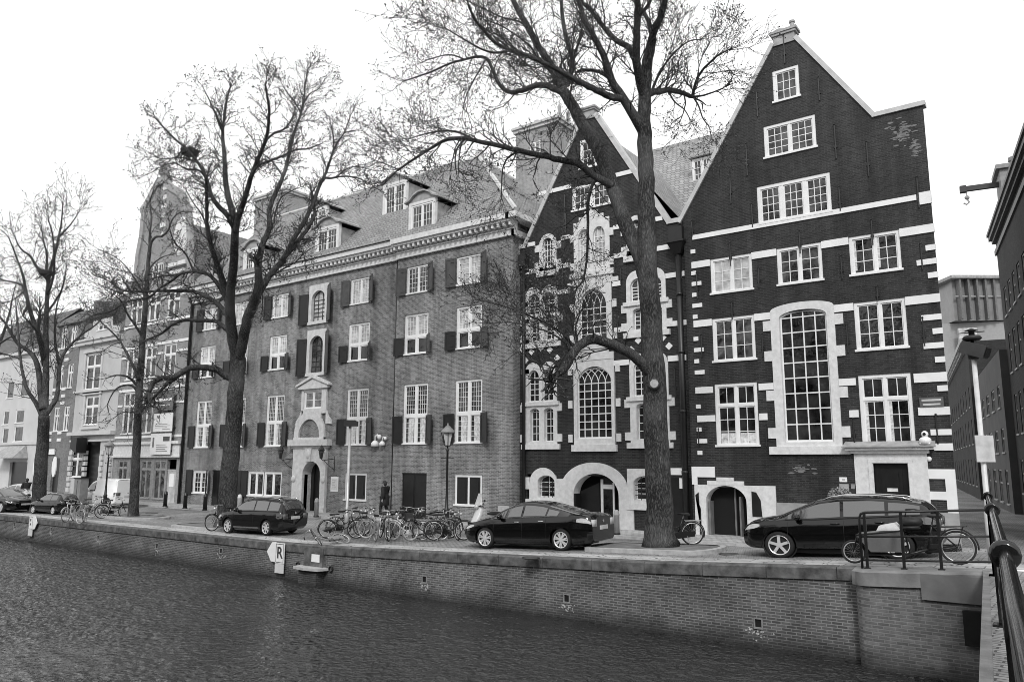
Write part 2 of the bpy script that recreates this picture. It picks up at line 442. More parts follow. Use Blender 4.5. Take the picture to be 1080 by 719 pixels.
def window(par, r, Y, lights=2, nc=2, nr=3, fr=.10, gl=None, transom=None, tnr=1, tnc=None, inset=.03, sill=True, fm=None, st=.045, mt=.028, mul=.09, label=None, gl2=None, name='window', curtain=None):
    x0, x1, z0, z1 = r
    fm = fm or M_white; gl = gl or G_dark
    y = Y+inset; f = MB()
    f.box(x0, x0+fr, y, y+.14, z0, z1); f.box(x1-fr, x1, y, y+.14, z0, z1)
    f.box(x0+fr, x1-fr, y, y+.14, z1-fr, z1); f.box(x0+fr, x1-fr, y, y+.14, z0, z0+fr*.8)
    if sill: f.box(x0-.05, x1+.05, Y-.06, y-.002, z0-.005, z0+.075)
    a, b, c, d = x0+fr, x1-fr, z0+fr*.8, z1-fr
    bays = []
    wl = (b-a-mul*(lights-1))/lights
    for i in range(lights):
        bays.append((a+i*(wl+mul), a+i*(wl+mul)+wl))
        if i: f.box(a+i*(wl+mul)-mul, a+i*(wl+mul), y+.01, y+.13, c, d)
    p = MB(); p2 = MB()
    if transom:
        zt = c+(d-c)*transom
        for u, v in bays: f.box(u, v, y+.012, y+.128, zt-mul/2, zt+mul/2)
    for u, v in bays:
        if transom:
            grid_light(f, u, v, c, zt-mul/2, y+.04, nc, nr, st, mt)
            grid_light(f, u, v, zt+mul/2, d, y+.04, tnc or nc, tnr, st, mt)
            p.quad((u, y+.065, c), (v, y+.065, c), (v, y+.065, zt-mul/2), (u, y+.065, zt-mul/2))
            p2.quad((u, y+.065, zt+mul/2), (v, y+.065, zt+mul/2), (v, y+.065, d), (u, y+.065, d))
        else:
            grid_light(f, u, v, c, d, y+.04, nc, nr, st, mt)
            p.quad((u, y+.065, c), (v, y+.065, c), (v, y+.065, d), (u, y+.065, d))
    o = f.build(name, fm, par, label=label)
    if p.v: p.build('pane', gl, o)
    if p2.v: p2.build('pane', gl2 or gl, o)
    if curtain:                    # (left, right, bottom, top) as fractions of each lower light
        k = MB(); top_ = (zt-mul/2) if transom else d
        for u, v in bays:
            for a0, a1, b0, b1 in curtain: k.quad((u+(v-u)*a0, y+.0615, c+(top_-c)*b0), (u+(v-u)*a1, y+.0615, c+(top_-c)*b0), (u+(v-u)*a1, y+.0615, c+(top_-c)*b1), (u+(v-u)*a0, y+.0615, c+(top_-c)*b1))
        k.build('curtain', M_curt, o)
    return o

def arch_z(x, x0, x1, zs, zc):
    """three-centred / segmental arch: ellipse from spring zs to crown zc"""
    c = (x0+x1)/2; t = (x-c)/((x1-x0)/2); t = max(-1, min(1, t))
    return zs+(zc-zs)*math.sqrt(max(0, 1-t*t))

def arch_plate(mb, inner, outer, Y0, Y1, zt=None, n=18, oarch=None):
    """masonry plate with an arched opening. inner=(x0,x1,z0,zs,zc); outer=(x0,x1,z0,z1) (z1 = top of the flat head, or outer arch with oarch=(zs,zc))"""
    ix0, ix1, iz0, zs, zc = inner; ox0, ox1, oz0, oz1 = outer
    def top(x): return arch_z(x, ox0, ox1, *oarch) if oarch else oz1
    xs_ = [ix0+(ix1-ix0)*(.5-.5*math.cos(math.pi*i/n)) for i in range(n+1)]
    def col_(a, b, za, zb, ta, tb):
        v = [(a, Y0, za), (b, Y0, zb), (b, Y0, tb), (a, Y0, ta), (a, Y1, za), (b, Y1, zb), (b, Y1, tb), (a, Y1, ta)]
        mb.add(v, [(0, 1, 2, 3), (0, 4, 5, 1), (3, 2, 6, 7)])
    for a, b in zip(xs_, xs_[1:]):
        col_(a, b, arch_z(a, ix0, ix1, zs, zc), arch_z(b, ix0, ix1, zs, zc), top(a), top(b))
    k = 8
    for s in range(k):
        a = ox0+(ix0-ox0)*s/k; b = ox0+(ix0-ox0)*(s+1)/k
        col_(a, b, oz0, oz0, top(a), top(b))
        a = ix1+(ox1-ix1)*s/k; b = ix1+(ox1-ix1)*(s+1)/k
        col_(a, b, oz0, oz0, top(a), top(b))
    mb.quad((ix0, Y0, oz0), (ix0, Y1, oz0), (ix0, Y1, zs), (ix0, Y0, zs)); mb.quad((ix1, Y0, zs), (ix1, Y1, zs), (ix1, Y1, oz0), (ix1, Y0, oz0))
    mb.quad((ox0, Y0, top(ox0)), (ox0, Y1, top(ox0)), (ox0, Y1, oz0), (ox0, Y0, oz0)); mb.quad((ox1, Y0, oz0), (ox1, Y1, oz0), (ox1, Y1, top(ox1)), (ox1, Y0, top(ox1)))
    if iz0 > oz0+.01:
        mb.box(ix0, ix1, Y0, Y1, oz0, iz0)
    return mb

def arch_window(par, inner, Y, nc, nr, gl=None, fr=.07, mt=.035, gothic=False, fm=None, bars=False):
    """arched light filling the opening; muntins stop at the arch"""
    x0, x1, z0, zs, zc = inner; f = MB(); y = Y
    n = 20
    xs_ = [x0+(x1-x0)*(.5-.5*math.cos(math.pi*i/n)) for i in range(n+1)]
    pts = [(x, y+.03, arch_z(x, x0+.0, x1-.0, zs, zc)-fr/2) for x in xs_]
    f.tube([(x0+fr/2, y+.03, z0), (x0+fr/2, y+.03, zs)]+pts[2:-2]+[(x1-fr/2, y+.03, zs), (x1-fr/2, y+.03, z0)], fr/2, 6)
    f.box(x0, x1, y, y+.06, z0, z0+fr)
    for i in range(1, nc):
        x = x0+(x1-x0)*i/nc
        top = zs if gothic else arch_z(x, x0, x1, zs, zc)
        f.box(x-mt/2, x+mt/2, y+.006, y+.054, z0+fr, top-.01)
    for j in range(1, nr+1):
        z = z0+fr+(zs-z0-fr)*j/nr
        if j == nr and zc-zs < .5*(x1-x0)/nc: continue
        f.box(x0+fr/2, x1-fr/2, y+.01, y+.05, z-mt/2, z+mt/2)
    if gothic:                      # interlacing tracery: every bar bends over to both sides with the radius of the arch
        H = zc-zs; W = x1-x0
        for i in range(1, nc):
            for sgn in (-1, 1):
                xb = x0+W*i/nc; pl = []
                for k in range(15):
                    t = k/14*math.pi/2
                    x = xb+sgn*(1-math.cos(t))*W*.5; z = zs+math.sin(t)*H*.98
                    if not (x0 < x < x1) or z > arch_z(x, x0, x1, zs, zc)-.01: break
                    pl.append((x, y+.03, z))
                if len(pl) > 1: f.tube(pl, mt/2, 4)
    o = f.build('window', fm or M_white, par)
    p = MB()
    vs = [(x, y+.035, z0) for x in xs_]+[(x, y+.035, arch_z(x, x0, x1, zs, zc)) for x in xs_]
    p.add(vs, [(i, i+1, n+1+i+1, n+1+i) for i in range(n)])
    p.build('pane', gl or G_dark, o)
    return o

def coping(mb, pts, Y0, Y1, t, over=.0):
    """sloping parapet stones following pts (x,z)"""
    for a, b in zip(pts, pts[1:]):
        d = Vector((b[0]-a[0], 0, b[1]-a[1])).normalized(); nrm = Vector((-d.z, 0, d.x))
        if nrm.z < 0: nrm = -nrm
        c = Vector(((a[0]+b[0])/2, (Y0+Y1)/2, (a[1]+b[1])/2)); L = math.hypot(b[0]-a[0], b[1]-a[1])
        mb.obox(c+nrm*(t/2), d*(L/2+.02), Vector((0, (Y1-Y0)/2, 0)), nrm*(t/2))
    return mb

def wall_anchor(par, x, z0, z1, Y, rod=False):
    m = MB(); m.tube([(x, Y-.05, z0), (x, Y-.05, z1)], .026, 6)
    zm = z0+(z1-z0)*.35
    m.box(x-.06, x+.06, Y-.045, Y-.001, zm-.05, zm+.05)
    m.ball((x, Y-.055, z1), .04, 6, 4)
    return m.build('wall_anchor', M_iron, par)

def blocks(name, par, rects, Y, d=.05, mat=None, label=None):
    for x0, x1, z0, z1 in rects:
        m = MB(); m.box(x0, x1, Y-d, Y+.05, z0, z1); m.build(name, mat or M_white, par, label=label)
# ---------------------------------------------------------------- dark gabled house on the right
YR = 30.0
RX0, RX1 = -12.95, -3.52
rh = thing('gabled_house', 'dark brick house with the tallest pointed gable and a two-storey arched window', 'house', (RX0, YR, 0))
def rb(*p): return box_at(*p, YR)
r_top = [(RX0, 13.30), (-8.70, 20.0), (-7.92, 20.0), (-5.22, 15.83), (RX1, 15.83)]
rw = {k: rb(*v) for k, v in dict(
    w1=(814.3,75.7,843.8,101.8), w2=(805,134,861.5,155.5), w3=(797.9,197.3,877.7,223.6),
    a1=(748.9,273,794.4,305.7), a2=(818.8,262.8,868.5,295.6), a3=(894.8,250.7,951.6,284.5),
    b1=(750.9,336.3,797.6,379.2), b3=(900.1,319.6,958.5,366.7),
    c1=(753.4,405.2,801.4,472.4), c3=(904.8,395.9,966,466.9)).items()}
for row in (('a1', 'a2', 'a3'), ('b1', 'b3'), ('c1', 'c3')):        # one row, one height
    for k in (2, 3):
        v = sum(rw[q][k] for q in row)/len(row)
        for q in row: rw[q] = rw[q][:k]+(v,)+rw[q][k+1:]
aX0, _ = at(828.5, 467, YR); aX1, aZ0 = at(880, 465.5, YR); _, aZc = at(848, 326, YR); _, aZs = at(823, 336, YR)
sX0, _ = at(819.5, 470, YR); sX1, sZ0 = at(889, 470, YR); _, sZc = at(852, 317.5, YR); _, sZs = at(814, 329, YR)
gx0, _ = at(746.5, 566, YR); gx1, _ = at(789.5, 566, YR)      # cellar arch
_, gzc = at(766, 512, YR)
gz0 = 0.0; gzs = gzc-.62
fx0, fx1 = RX0+.12, at(819.5, 540, YR)[0]
_, fzt = at(800, 512, YR)
dX0, dZ1 = at(921, 488.5, YR); dX1, _ = at(957.5, 488, YR)
holes = list(rw.values())+[(sX0+.02, sX1-.02, sZ0, sZc-.35), (fx0+.05, fx1-.05, 0, fzt-.1), (dX0, dX1, .2, dZ1)]
m = MB(); wall_mesh(m, r_top, -.3, holes, YR, .24); m.build('wall', M_brickR, rh)
m = MB()       # flanks and back
AX = -math.tan(R(10)); RB = RX1+AX*(48-YR)      # the alley flank is not square to the front
m.quad((RX1, YR, -.3), (RB, 48, -.3), (RB, 48, 15.83), (RX1, YR, 15.83))
m.build('side_wall', M_brickR, rh); m = MB()
m.quad((RX0, YR, -.3), (RX0, YR, 13.3), (RX0, 48, 13.3), (RX0, 48, -.3))
m.build('side_wall', M_brickR, rh)
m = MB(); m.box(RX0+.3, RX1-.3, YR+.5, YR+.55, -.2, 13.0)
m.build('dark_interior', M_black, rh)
m = MB()
m.quad((RX0, YR+.3, 13.2), (RX0, 48, 13.2), (-10.6, 48, 19.75), (-8.3, YR+.3, 19.75)); m.quad((-8.3, YR+.3, 19.75), (-10.6, 48, 19.75), (-8, 48, 15.6), (-5.2, YR+.3, 15.6))
m.quad((-5.2, YR+.3, 15.6), (-8, 48, 15.6), (RB, 48, 15.6), (RX1-.06, YR+.3, 15.6))
m.build('roof', M_tileM, rh)
M_cope = plain('coping_stone', .48, .7, var=.14, scale=3)
m = MB(); coping(m, [(RX0-.12, 13.18), (-8.70, 20.0)], YR-.07, YR+.34, .17); coping(m, [(-7.92, 20.0), (-5.22, 15.83)], YR-.07, YR+.34, .17); coping(m, [(-5.22, 15.83), (RX1+.05, 15.83)], YR-.072, YR+.34, .17)
m.build('gable_coping', M_cope, rh)
m = MB(); m.box(-8.74, -7.88, YR-.05, YR+.36, 19.9, 20.3); m.box(-8.81, -7.81, YR-.11, YR+.42, 20.3, 20.40); m.box(-8.86, -7.76, YR-.15, YR+.46, 20.40, 20.50)
m.lathe([(.09, 0), (.09, .3), (.12, .32), (.12, .4)], (-8.0, YR+.2, 20.50), 8)
m.ball((-8.5, YR+.1, 20.58), (.26, .12, .11), 10, 6)
m.build('gable_cap', M_lead, rh)
window(rh, rw['w1'], YR, 1, 3, 3, .12, G_mid)
window(rh, rw['w2'], YR, 2, 3, 4, .12, G_mid)
window(rh, rw['w3'], YR, 3, 3, 4, .14, G_mid, mul=.16)
window(rh, rw['a1'], YR, 2, 2, 3, .11, G_pale)
window(rh, rw['a2'], YR, 2, 2, 3, .11, G_mid); window(rh, rw['a3'], YR, 2, 2, 3, .11, curtain=[(0, .16, .1, 1)])
window(rh, rw['b1'], YR, 2, 2, 3, .11, G_mid); window(rh, rw['b3'], YR, 2, 2, 3, .11)
for q in ('c1', 'c3'): window(rh, rw[q], YR, 2, 2, 3, .12, G_dark, transom=.67, tnr=1, mul=.10, curtain=[(.08, .95, .0, .3)] if q == 'c1' else [(.0, .2, 0, 1)])
# two-storey arched window in its white surround
m = MB(); arch_plate(m, (aX0, aX1, aZ0, aZs, aZc), (sX0, sX1, sZ0, sZc), YR-.05, YR+.16, oarch=(sZs, sZc))
for i, z in enumerate([sZs-.55, sZs-1.75, sZs-3.3, sZs-4.75]):
    for x, s in ((sX0, -1), (sX1, 1)):
        m.box(x+s*.001, x+s*.30, YR-.052, YR+.05, z-.2, z+.2)
m.box(sX0-.27, sX1+.27, YR-.12, YR+.1, sZ0-.30, sZ0-.002)
m.build('arch_surround', M_white_old, rh)
arch_window(rh, (aX0, aX1, aZ0, aZs, aZc), YR+.05, 4, 8, G_dark, .08, .045)
# white bands at window heads
def zz(x, y): return at(x, y, YR)[1]
A0 = rw['w3'][2]
bz = dict(A=A0-.13, B=(rw['a1'][3]), C=(rw['b1'][3]), D=zz(739, 411.5), E=zz(739, 441.5))
bt = .24
bands = []
bands += [(-12.55, rw['w3'][0], bz['A'], bz['A']+.2), (rw['w3'][1], -3.98, bz['A'], bz['A']+.2), (rw['w3'][0], rw['w3'][1], bz['A'], bz['A']+.12)]
bands += [(RX0+.32, rw['a1'][0]-.005, bz['B']-.28, bz['B']), (rw['a1'][1]+.005, rw['a2'][0]-.005, bz['B']-.28, bz['B']), (rw['a2'][1]+.005, rw['a3'][0]-.005, bz['B']-.28, bz['B']), (rw['a3'][1]+.005, RX1+.02, bz['B']-.30, bz['B'])]
bands += [(RX0+.32, rw['b1'][0]-.005, bz['C']-.28, bz['C']), (rw['b1'][1]+.005, sX0-.005, bz['C']-.28, bz['C']), (sX1+.005, rw['b3'][0]-.005, bz['C']-.28, bz['C']), (rw['b3'][1]+.005, RX1+.02, bz['C']-.3, bz['C'])]
bands += [(RX0+.30, rw['c1'][0]-.06, bz['D']-.13, bz['D']+.13), (rw['c1'][1]+.08, sX0-.005, bz['D']-.13, bz['D']+.13), (sX1+.005, rw['c3'][0]-.08, bz['D']-.13, bz['D']+.13), (rw['c3'][1]+.1, RX1+.02, bz['D']-.16, bz['D']+.16)]
bands += [(RX0+.34, RX0+1.1, bz['E']-.13, bz['E']+.13), (sX0-.62, sX0-.302, bz['E']-.13, bz['E']+.13), (sX1+.302, sX1+.62, bz['E']-.13, bz['E']+.13), (RX1-.95, RX1+.02, bz['E']-.14, bz['E']+.14)]
blocks('string_course', rh, bands, YR, .05)
q = []
z = 3.35; k = 0
bandz = [bz['B']-.14, bz['C']-.14, bz['D'], bz['E']]
while z < 11.9:
    if all(abs(z-b) > .3 for b in bandz):
        q.append((RX0+.3, RX0+(.72 if k % 2 else .5), z-.085, z+.085))
    k += 1; z += .47
z = 4.0; k = 0
while z < 11.9:
    if all(abs(z-b) > .34 for b in bandz):
        q.append((RX1-(.62 if k % 2 == 0 else .3), RX1+.015, z-.1, z+.1))
    k += 1; z += .5
q += [(RX1-.42, RX1+.015, bz['A']-.2, bz['A']+.25)]
q += [(RX1-.85, RX1+.015, 2.42, 2.75), (RX1-.3, RX1+.015, 2.0, 2.42), (RX1-.85, RX1+.015, 1.72, 2.0), (RX1-.3, RX1+.015, 1.3, 1.72), (RX1-.55, RX1+.016, 3.38, 3.62)]
q += [(RX0+.02, RX0+1.0, fzt+.3, fzt+.72), (RX0+.02, RX0+.25, fzt, fzt+.3)]
blocks('quoin', rh, q, YR, .048)
# cellar arch
m = MB(); arch_plate(m, (gx0, gx1, 0, gzs, gzc), (fx0, fx1, 0, fzt), YR-.06, YR+.45)
cx = (gx0+gx1)/2
m.box(cx-.75, cx+.75, YR-.07, YR+.1, fzt-.001, fzt+.16); m.box(cx-.35, cx+.35, YR-.08, YR+.1, fzt+.155, fzt+.30)
m.build('cellar_arch', M_white_old, rh)
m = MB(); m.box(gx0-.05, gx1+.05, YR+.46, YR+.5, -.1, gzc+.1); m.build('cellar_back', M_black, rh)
dd = MB(); dd.box(gx0+1.02, gx0+1.08, YR+.36, YR+.42, 0, gzc-.1); dd.box(gx0+.05, gx0+.13, YR+.05, YR+.42, 0, gzs); dd.box(gx1-.35, gx1-.29, YR+.1, YR+.42, .02, gzs+.2)
dd.build('cellar_door', plain('grey_painted_door', .16, .5), rh)
ng = MB(); nx0 = RX0+.30; nx1 = gx0-.22
ng.prism([(nx0, .02), (nx1, .02), (nx1, fzt-.95), (nx1-.22, fzt-.42), (nx0, fzt-.3)], YR-.075, YR-.05); ng.build('service_hatch', M_door, rh)
ng = MB(); ng.prism([(gx1+.22, .9), (gx1+.60, .9), (gx1+.56, fzt-.55), (gx1+.40, fzt-.25), (gx1+.22, fzt-.22)], YR-.085, YR-.05); ng.ball((gx1+.62, YR-.1, fzt-1.25), .07); ng.build('hatch_shutter', M_door, rh)
# plinth right of the cellar arch
m = MB(); m.box(fx1+.002, dX0-.66, YR-.09, YR+.02, -.2, 1.46); M_cement = plain('cement_plinth', .30, .85, var=.2, scale=2.4, bump=.2); m.build('plinth', M_cement, rh); m = MB(); m.box(dX1+.66, RX1+.03, YR-.09, YR+.02, -.2, 1.3)
m.build('plinth', plain('cement_plinth', .30, .85, var=.2, scale=2.4, bump=.2), rh)
# front door
m = MB()
m.box(dX0-.62, dX0, YR-.07, YR+.1, .1, dZ1+.35); m.box(dX1, dX1+.62, YR-.07, YR+.1, .1, dZ1+.35); m.box(dX0, dX1, YR-.07, YR+.1, dZ1, dZ1+.35)
m.box(dX0-.15, dX0-.02, YR-.10, YR-.068, .1, dZ1+.13); m.box(dX1+.02, dX1+.15, YR-.10, YR-.068, .1, dZ1+.13); m.box(dX0-.15, dX1+.15, YR-.101, YR-.068, dZ1+.02, dZ1+.15)
m.box(dX0-.70, dX1+.70, YR-.18, YR+.05, dZ1+.352, dZ1+.47); m.box(dX0-.85, dX1+.85, YR-.32, YR+.05, dZ1+.472, dZ1+.56)
m.build('door_surround', M_white_old, rh)
m = MB(); m.add([(dX0-.95, YR-.4, dZ1+.562), (dX1+.95, YR-.4, dZ1+.562), (dX1+.9, YR, dZ1+.78), (dX0-.9, YR, dZ1+.78)], [(0, 1, 2, 3)])
m.box(dX0-.95, dX1+.95, YR-.4, YR-.36, dZ1+.562, dZ1+.60); m.build('door_hood', M_lead, rh)
m = MB(); m.box(dX0, dX1, YR+.12, YR+.16, .2, dZ1); m.box(dX0+.22, dX1-.22, YR+.10, YR+.118, .4, dZ1-.2); m.box(dX0+.34, dX1-.34, YR+.08, YR+.098, .5, dZ1-.32)
dr = m.build('front_door', M_door, rh)
m = MB(); c = (dX0+dX1)/2; m.box(c-.17, c+.17, YR+.06, YR+.078, dZ1-.98, dZ1-.86); m.ball((c-.05, YR+.06, dZ1-1.1), .03, 6, 4); m.build('letter_box', plain('polished_plate', .7, .3), dr)
# wall anchors
for x, y0, y1 in ((826.5,38,68),(798,97,124),(863,82,107),(770,182,215),(787,152,186),(880,132,168),(914,150,187),(885,197,223),(967,187,220),(793,215,240),(730,233,250),
                  (770,256,281),(843,244,268),(919,232,259),(735,288,315),(800,282,304),(772,318,337),(887,270,294),(971,257,285),(925,302,317),(740,353,377),(804,352,376),(893,342,372),(973,335,365),(737,452,471),(808,448,471),(900,441,468),(987,437,468)):
    x_, z1_ = at(x, y0, YR); _, z0_ = at(x, y1, YR)
    wall_anchor(rh, x_, z0_, z1_, YR)
def plate(name, par, cx_, cy_, w_, h_, Y, mat, d=.03):
    X, Z = at(cx_, cy_, Y); m = MB(); m.box(X-w_/2, X+w_/2, Y-d, Y+.002, Z-h_/2, Z+h_/2); return m.build(name, mat, par)
M_sign = plain('white_enamel', .8, .35, var=.05)
def sign_thing(name, label, px_, py_, w_, h_, Y, mat, text=None, tsize=.1, tmat=None, d=.03):
    X, Z = at(px_, py_, Y); t = thing(name, label, 'sign', (X, Y-.001, Z))
    m = MB(); m.box(X-w_/2, X+w_/2, Y-.001-d, Y-.001, Z-h_/2, Z+h_/2); m.build('board', mat, t)
    return t, X, Z
def letters(par, txt, X, Y, Z, size, mat, name='lettering', bold=0.0, rot=(R(90), 0, 0)):
    cu = bpy.data.curves.new('txt', 'FONT'); cu.body = txt; cu.size = size; cu.align_x = 'CENTER'; cu.align_y = 'CENTER'; cu.extrude = .002; cu.offset = bold
    o = bpy.data.objects.new('txt', cu); col.objects.link(o)
    dg = bpy.context.evaluated_depsgraph_get(); me = bpy.data.meshes.new_from_object(o.evaluated_get(dg))
    bpy.data.objects.remove(o)
    q = bpy.data.objects.new(name, me); col.objects.link(q); me.materials.clear(); me.materials.append(mat)
    if par is not None:
        q.parent = par; off = WORLD.get(par.name, Vector((0, 0, 0)))
    else: off = Vector((0, 0, 0))
    q.location = Vector((X, Y, Z))-off; q.rotation_euler = rot
    return q
t, X, Z = sign_thing('street_sign', 'narrow grey street name board near the right corner of the tallest dark gabled house', 982.5, 423.8, .74, .33, YR-.05, plain('grey_enamel', .10, .4))
m = MB(); m.box(X-.3, X+.3, YR-.09, YR-.0805, Z+.03, Z+.10); m.box(X-.27, X+.27, YR-.09, YR-.0805, Z-.11, Z-.05); m.build('worn_lettering', plain('pale_lettering', .5, .5), t)
t, X, Z = sign_thing('notice_plate', 'small white plate on dark brick left of the front door', 889.5, 505.5, .26, .17, YR, M_sign)
m = MB(); m.box(X-.04, X+.06, YR-.036, YR-.0315, Z-.02, Z+.02); m.build('mark', plain('grey_mark', .3), t)
sign_thing('intercom_panel', 'steel intercom panel below the white plate left of the front door', 890.5, 514, .32, .26, YR, plain('brushed_steel', .45, .4, .3))
sign_thing('meter_plate', 'tiny grey plate beside the intercom panel left of the front door', 899.8, 512.8, .13, .17, YR, plain('grey_plate', .25, .5))
X, Z = at(976.5, 463, YR)
t = thing('wall_camera', 'white domed camera housing on the dark brick right of the front door window', 'camera', (X, YR, Z))
m = MB(); m.lathe([(.19, -.16), (.19, .0), (.14, .05), (.07, .08)], (X, YR-.16, Z), 12); m.box(X-.16, X+.16, YR-.3, YR, Z-.18, Z-.13); m.build('housing', M_white, t, True)
m = MB(); m.ball((X, YR-.16, Z+.17), .115, 12, 8); m.build('dome', M_white, t, True)
m = MB(); m.disc((X, YR-.275, Z+.17), (0, 1, 0), .05, .02); m.build('lens', M_black, t)
X, Z = at(980, 483.7, YR)
t = thing('alarm_bell', 'small round white alarm box on the dark brick under the domed camera', 'alarm', (X, YR, Z))
m = MB(); m.ball((X, YR-.03, Z), (.085, .07, .09)); m.build('cover', M_white, t, True)
m = MB(); m.box(X-.05, X+.05, YR-.02, YR, Z-.12, Z-.08); m.build('bracket', M_iron, t)

# pale salt bloom near the top right corner and a rubbed patch over the plinth
rng = random.Random(8); m = MB()
for cx_, cy_, sx, sy, n in ((952, 140, 13, 11, 60), (965, 158, 5, 8, 25), (845, 494, 12, 6, 22)):
    for _ in range(n):
        X, Z = at(cx_+rng.gauss(0, .5)*sx, cy_+rng.gauss(0, .5)*sy, YR); w_ = rng.uniform(.04, .17); h = rng.uniform(.015, .05); k = 7
        m.poly([(X+w_*math.cos(6.283*i/k)*rng.uniform(.6, 1), YR-.002-.00006*len(m.f), Z+h*math.sin(6.283*i/k)*rng.uniform(.5, 1)) for i in range(k)])
o = m.build('salt_bloom', plain('salt_bloom', .16, .9, var=.5, scale=6), rh); o['kind'] = 'stuff'
# ---------------------------------------------------------------- ornate dark gabled house in the middle
YM = 30.2
MX0, MX1 = -21.95, -12.96
mh = thing('gabled_house', 'dark brick house with ornate white stone window surrounds, behind the big tree trunk', 'house', (MX0, YM, 0))
def mb_(*p): return box_at(*p, YM)
m_top = [(MX0, 13.5), (-21.45, 13.5), (-17.99, 19.4), (-17.41, 19.4), (-13.78, 13.3), (MX1, 13.3)]
cxm = -17.7
mw = dict(t=mb_(611.3,148.5,629.5,175), u=mb_(603.3,197.7,644.4,215))
def mirror(r): return (2*cxm-r[1], 2*cxm-r[0], r[2], r[3])
v1 = mb_(569.2,249.5,587.3,284); v3 = mirror(v1)
v2 = mb_(605.4,236,643.7,283)
w1 = mb_(554,307,588.7,359.5); w3 = mirror(w1)
w2 = mb_(604.7,293,647,360)
x1_ = mb_(554,386,588,468); x3_ = mirror(x1_)
x2_ = mb_(603.3,384,651.3,468.5)
g1 = mb_(555.3,494,588,527); 
g2i = mb_(605.4,499,654,563.5)
gl_ = mb_(661.8,494,684,536.5); 
g3 = (gl_[0], gl_[0]+1.75, gl_[2], gl_[3])
mholes = [mw['t'], mw['u']]
def inset(r, a=.04, b=.04): return (r[0]+a, r[1]-a, r[2]+b, r[3]-.25)
mholes += [inset(v1), inset(v3), inset(v2), inset(w1), inset(w3), inset(w2), inset(x1_), inset(x3_), inset(x2_), inset(g1), inset(g3), (g2i[0]-.1, g2i[1]+.1, -.05, g2i[3]-.1)]
m = MB(); wall_mesh(m, m_top, -.3, mholes, YM, .3); m.build('wall', M_brickM, mh)
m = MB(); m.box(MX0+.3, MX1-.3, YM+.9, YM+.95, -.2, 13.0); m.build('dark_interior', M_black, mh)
m = MB()
m.quad((MX0, YM+.3, 13.2), (MX0, 50, 13.2), (cxm, 50, 19.1), (cxm, YM+.3, 19.1)); m.quad((cxm, YM+.3, 19.1), (cxm, 50, 19.1), (MX1, 50, 13.1), (MX1, YM+.3, 13.1))
m.build('roof', M_tileM, mh)
m = MB()
coping(m, [(MX0+.1, 13.5), (-21.45, 13.5)], YM-.072, YM+.34, .2); coping(m, [(-21.45, 13.5), (-17.99, 19.4)], YM-.07, YM+.34, .2); coping(m, [(-17.41, 19.4), (-13.78, 13.3)], YM-.07, YM+.34, .2); coping(m, [(-13.78, 13.3), (MX1+.02, 13.3)], YM-.072, YM+.34, .2)
m.build('gable_coping', M_cope, mh)
m = MB(); m.box(-18.0, -17.4, YM-.05, YM+.36, 19.3, 19.72); m.box(-18.07, -17.33, YM-.11, YM+.42, 19.72, 19.81); m.box(-18.11, -17.29, YM-.15, YM+.46, 19.81, 19.90); m.build('gable_cap', M_lead, mh)
window(mh, mw['t'], YM, 1, 3, 3, .12, G_mid); window(mh, mw['u'], YM, 2, 3, 3, .12, G_mid, mul=.22)
SUR = MB()
def ears(r, zs_, w=.26, h=.36):
    for z in zs_:
        SUR.box(r[0]-w, r[0]+.02, YM-.062, YM+.05, z-h/2, z+h/2); SUR.box(r[1]-.02, r[1]+w, YM-.062, YM+.05, z-h/2, z+h/2)
def sill_(r, e=.12, h=.26):
    SUR.box(r[0]-e, r[1]+e, YM-.13, YM+.05, r[2]-h, r[2]-.002)
for r in (v1, v3):
    ix = (r[0]+.22, r[1]-.22, r[2]+.12, r[3]-.48, r[3]-.16)
    arch_plate(SUR, ix, (r[0], r[1], r[2], r[3]), YM-.05, YM+.2, oarch=(r[3]-.5, r[3]+.05)); ears(r, (r[2]+.3, r[3]-.62)); sill_(r)
    arch_window(mh, ix, YM+.06, 3, 4, G_mid, .06, .035)
cx2 = (v2[0]+v2[1])/2
for a, b in ((v2[0], cx2), (cx2, v2[1])):
    ix = (a+(.24 if a == v2[0] else .08), b-(.24 if b == v2[1] else .08), v2[2]+.15, v2[3]-.85, v2[3]-.38)
    arch_plate(SUR, ix, (a, b, v2[2], v2[3]), YM-.05, YM+.2); arch_window(mh, ix, YM+.06, 3, 5, G_pale, .06, .035)
for i, (e, h0, h1) in enumerate(((-.3, 0, .22), (-.62, .22, .45), (-1.0, .45, .62))):
    SUR.box(v2[0]-e, v2[1]+e, YM-.055-.004*i, YM+.05, v2[3]+h0, v2[3]+h1+.001)
ears(v2, (v2[2]+.35, v2[3]-.75), .2); sill_(v2, .2)
def pair(r, zt, gothic=False):
    c = (r[0]+r[1])/2
    for a, b in ((r[0], c), (c, r[1])):
        l = a+(.2 if a == r[0] else .09); q = b-(.2 if b == r[1] else .09)
        ix = (l, q, zt+.12, r[3]-.62, r[3]-.24)
        arch_plate(SUR, ix, (a, b, zt, r[3]), YM-.05, YM+.2, oarch=(r[3]-.42, r[3]+.12))
        arch_window(mh, ix, YM+.06, 2, 4, G_dark, .06, .035)
        arch_plate(SUR, (l+.1, q, r[2]+.12, zt-.35, zt-.2), (a, b, r[2], zt-.001), YM-.05, YM+.25)
        arch_window(mh, (l+.1, q, r[2]+.12, zt-.36, zt-.2), YM+.14, 2, 4, G_dark, .05, .03)
    SUR.box(r[0]-.14, r[1]+.14, YM-.14, YM+.03, zt-.08, zt+.1)
    ears(r, (zt-.18, r[2]+.28), .27); sill_(r, .16, .24)
for r in (x1_, x3_): pair(r, r[2]+(r[3]-r[2])*.5)
for r in (w1, w3): pair(r, r[2]+(r[3]-r[2])*.48)
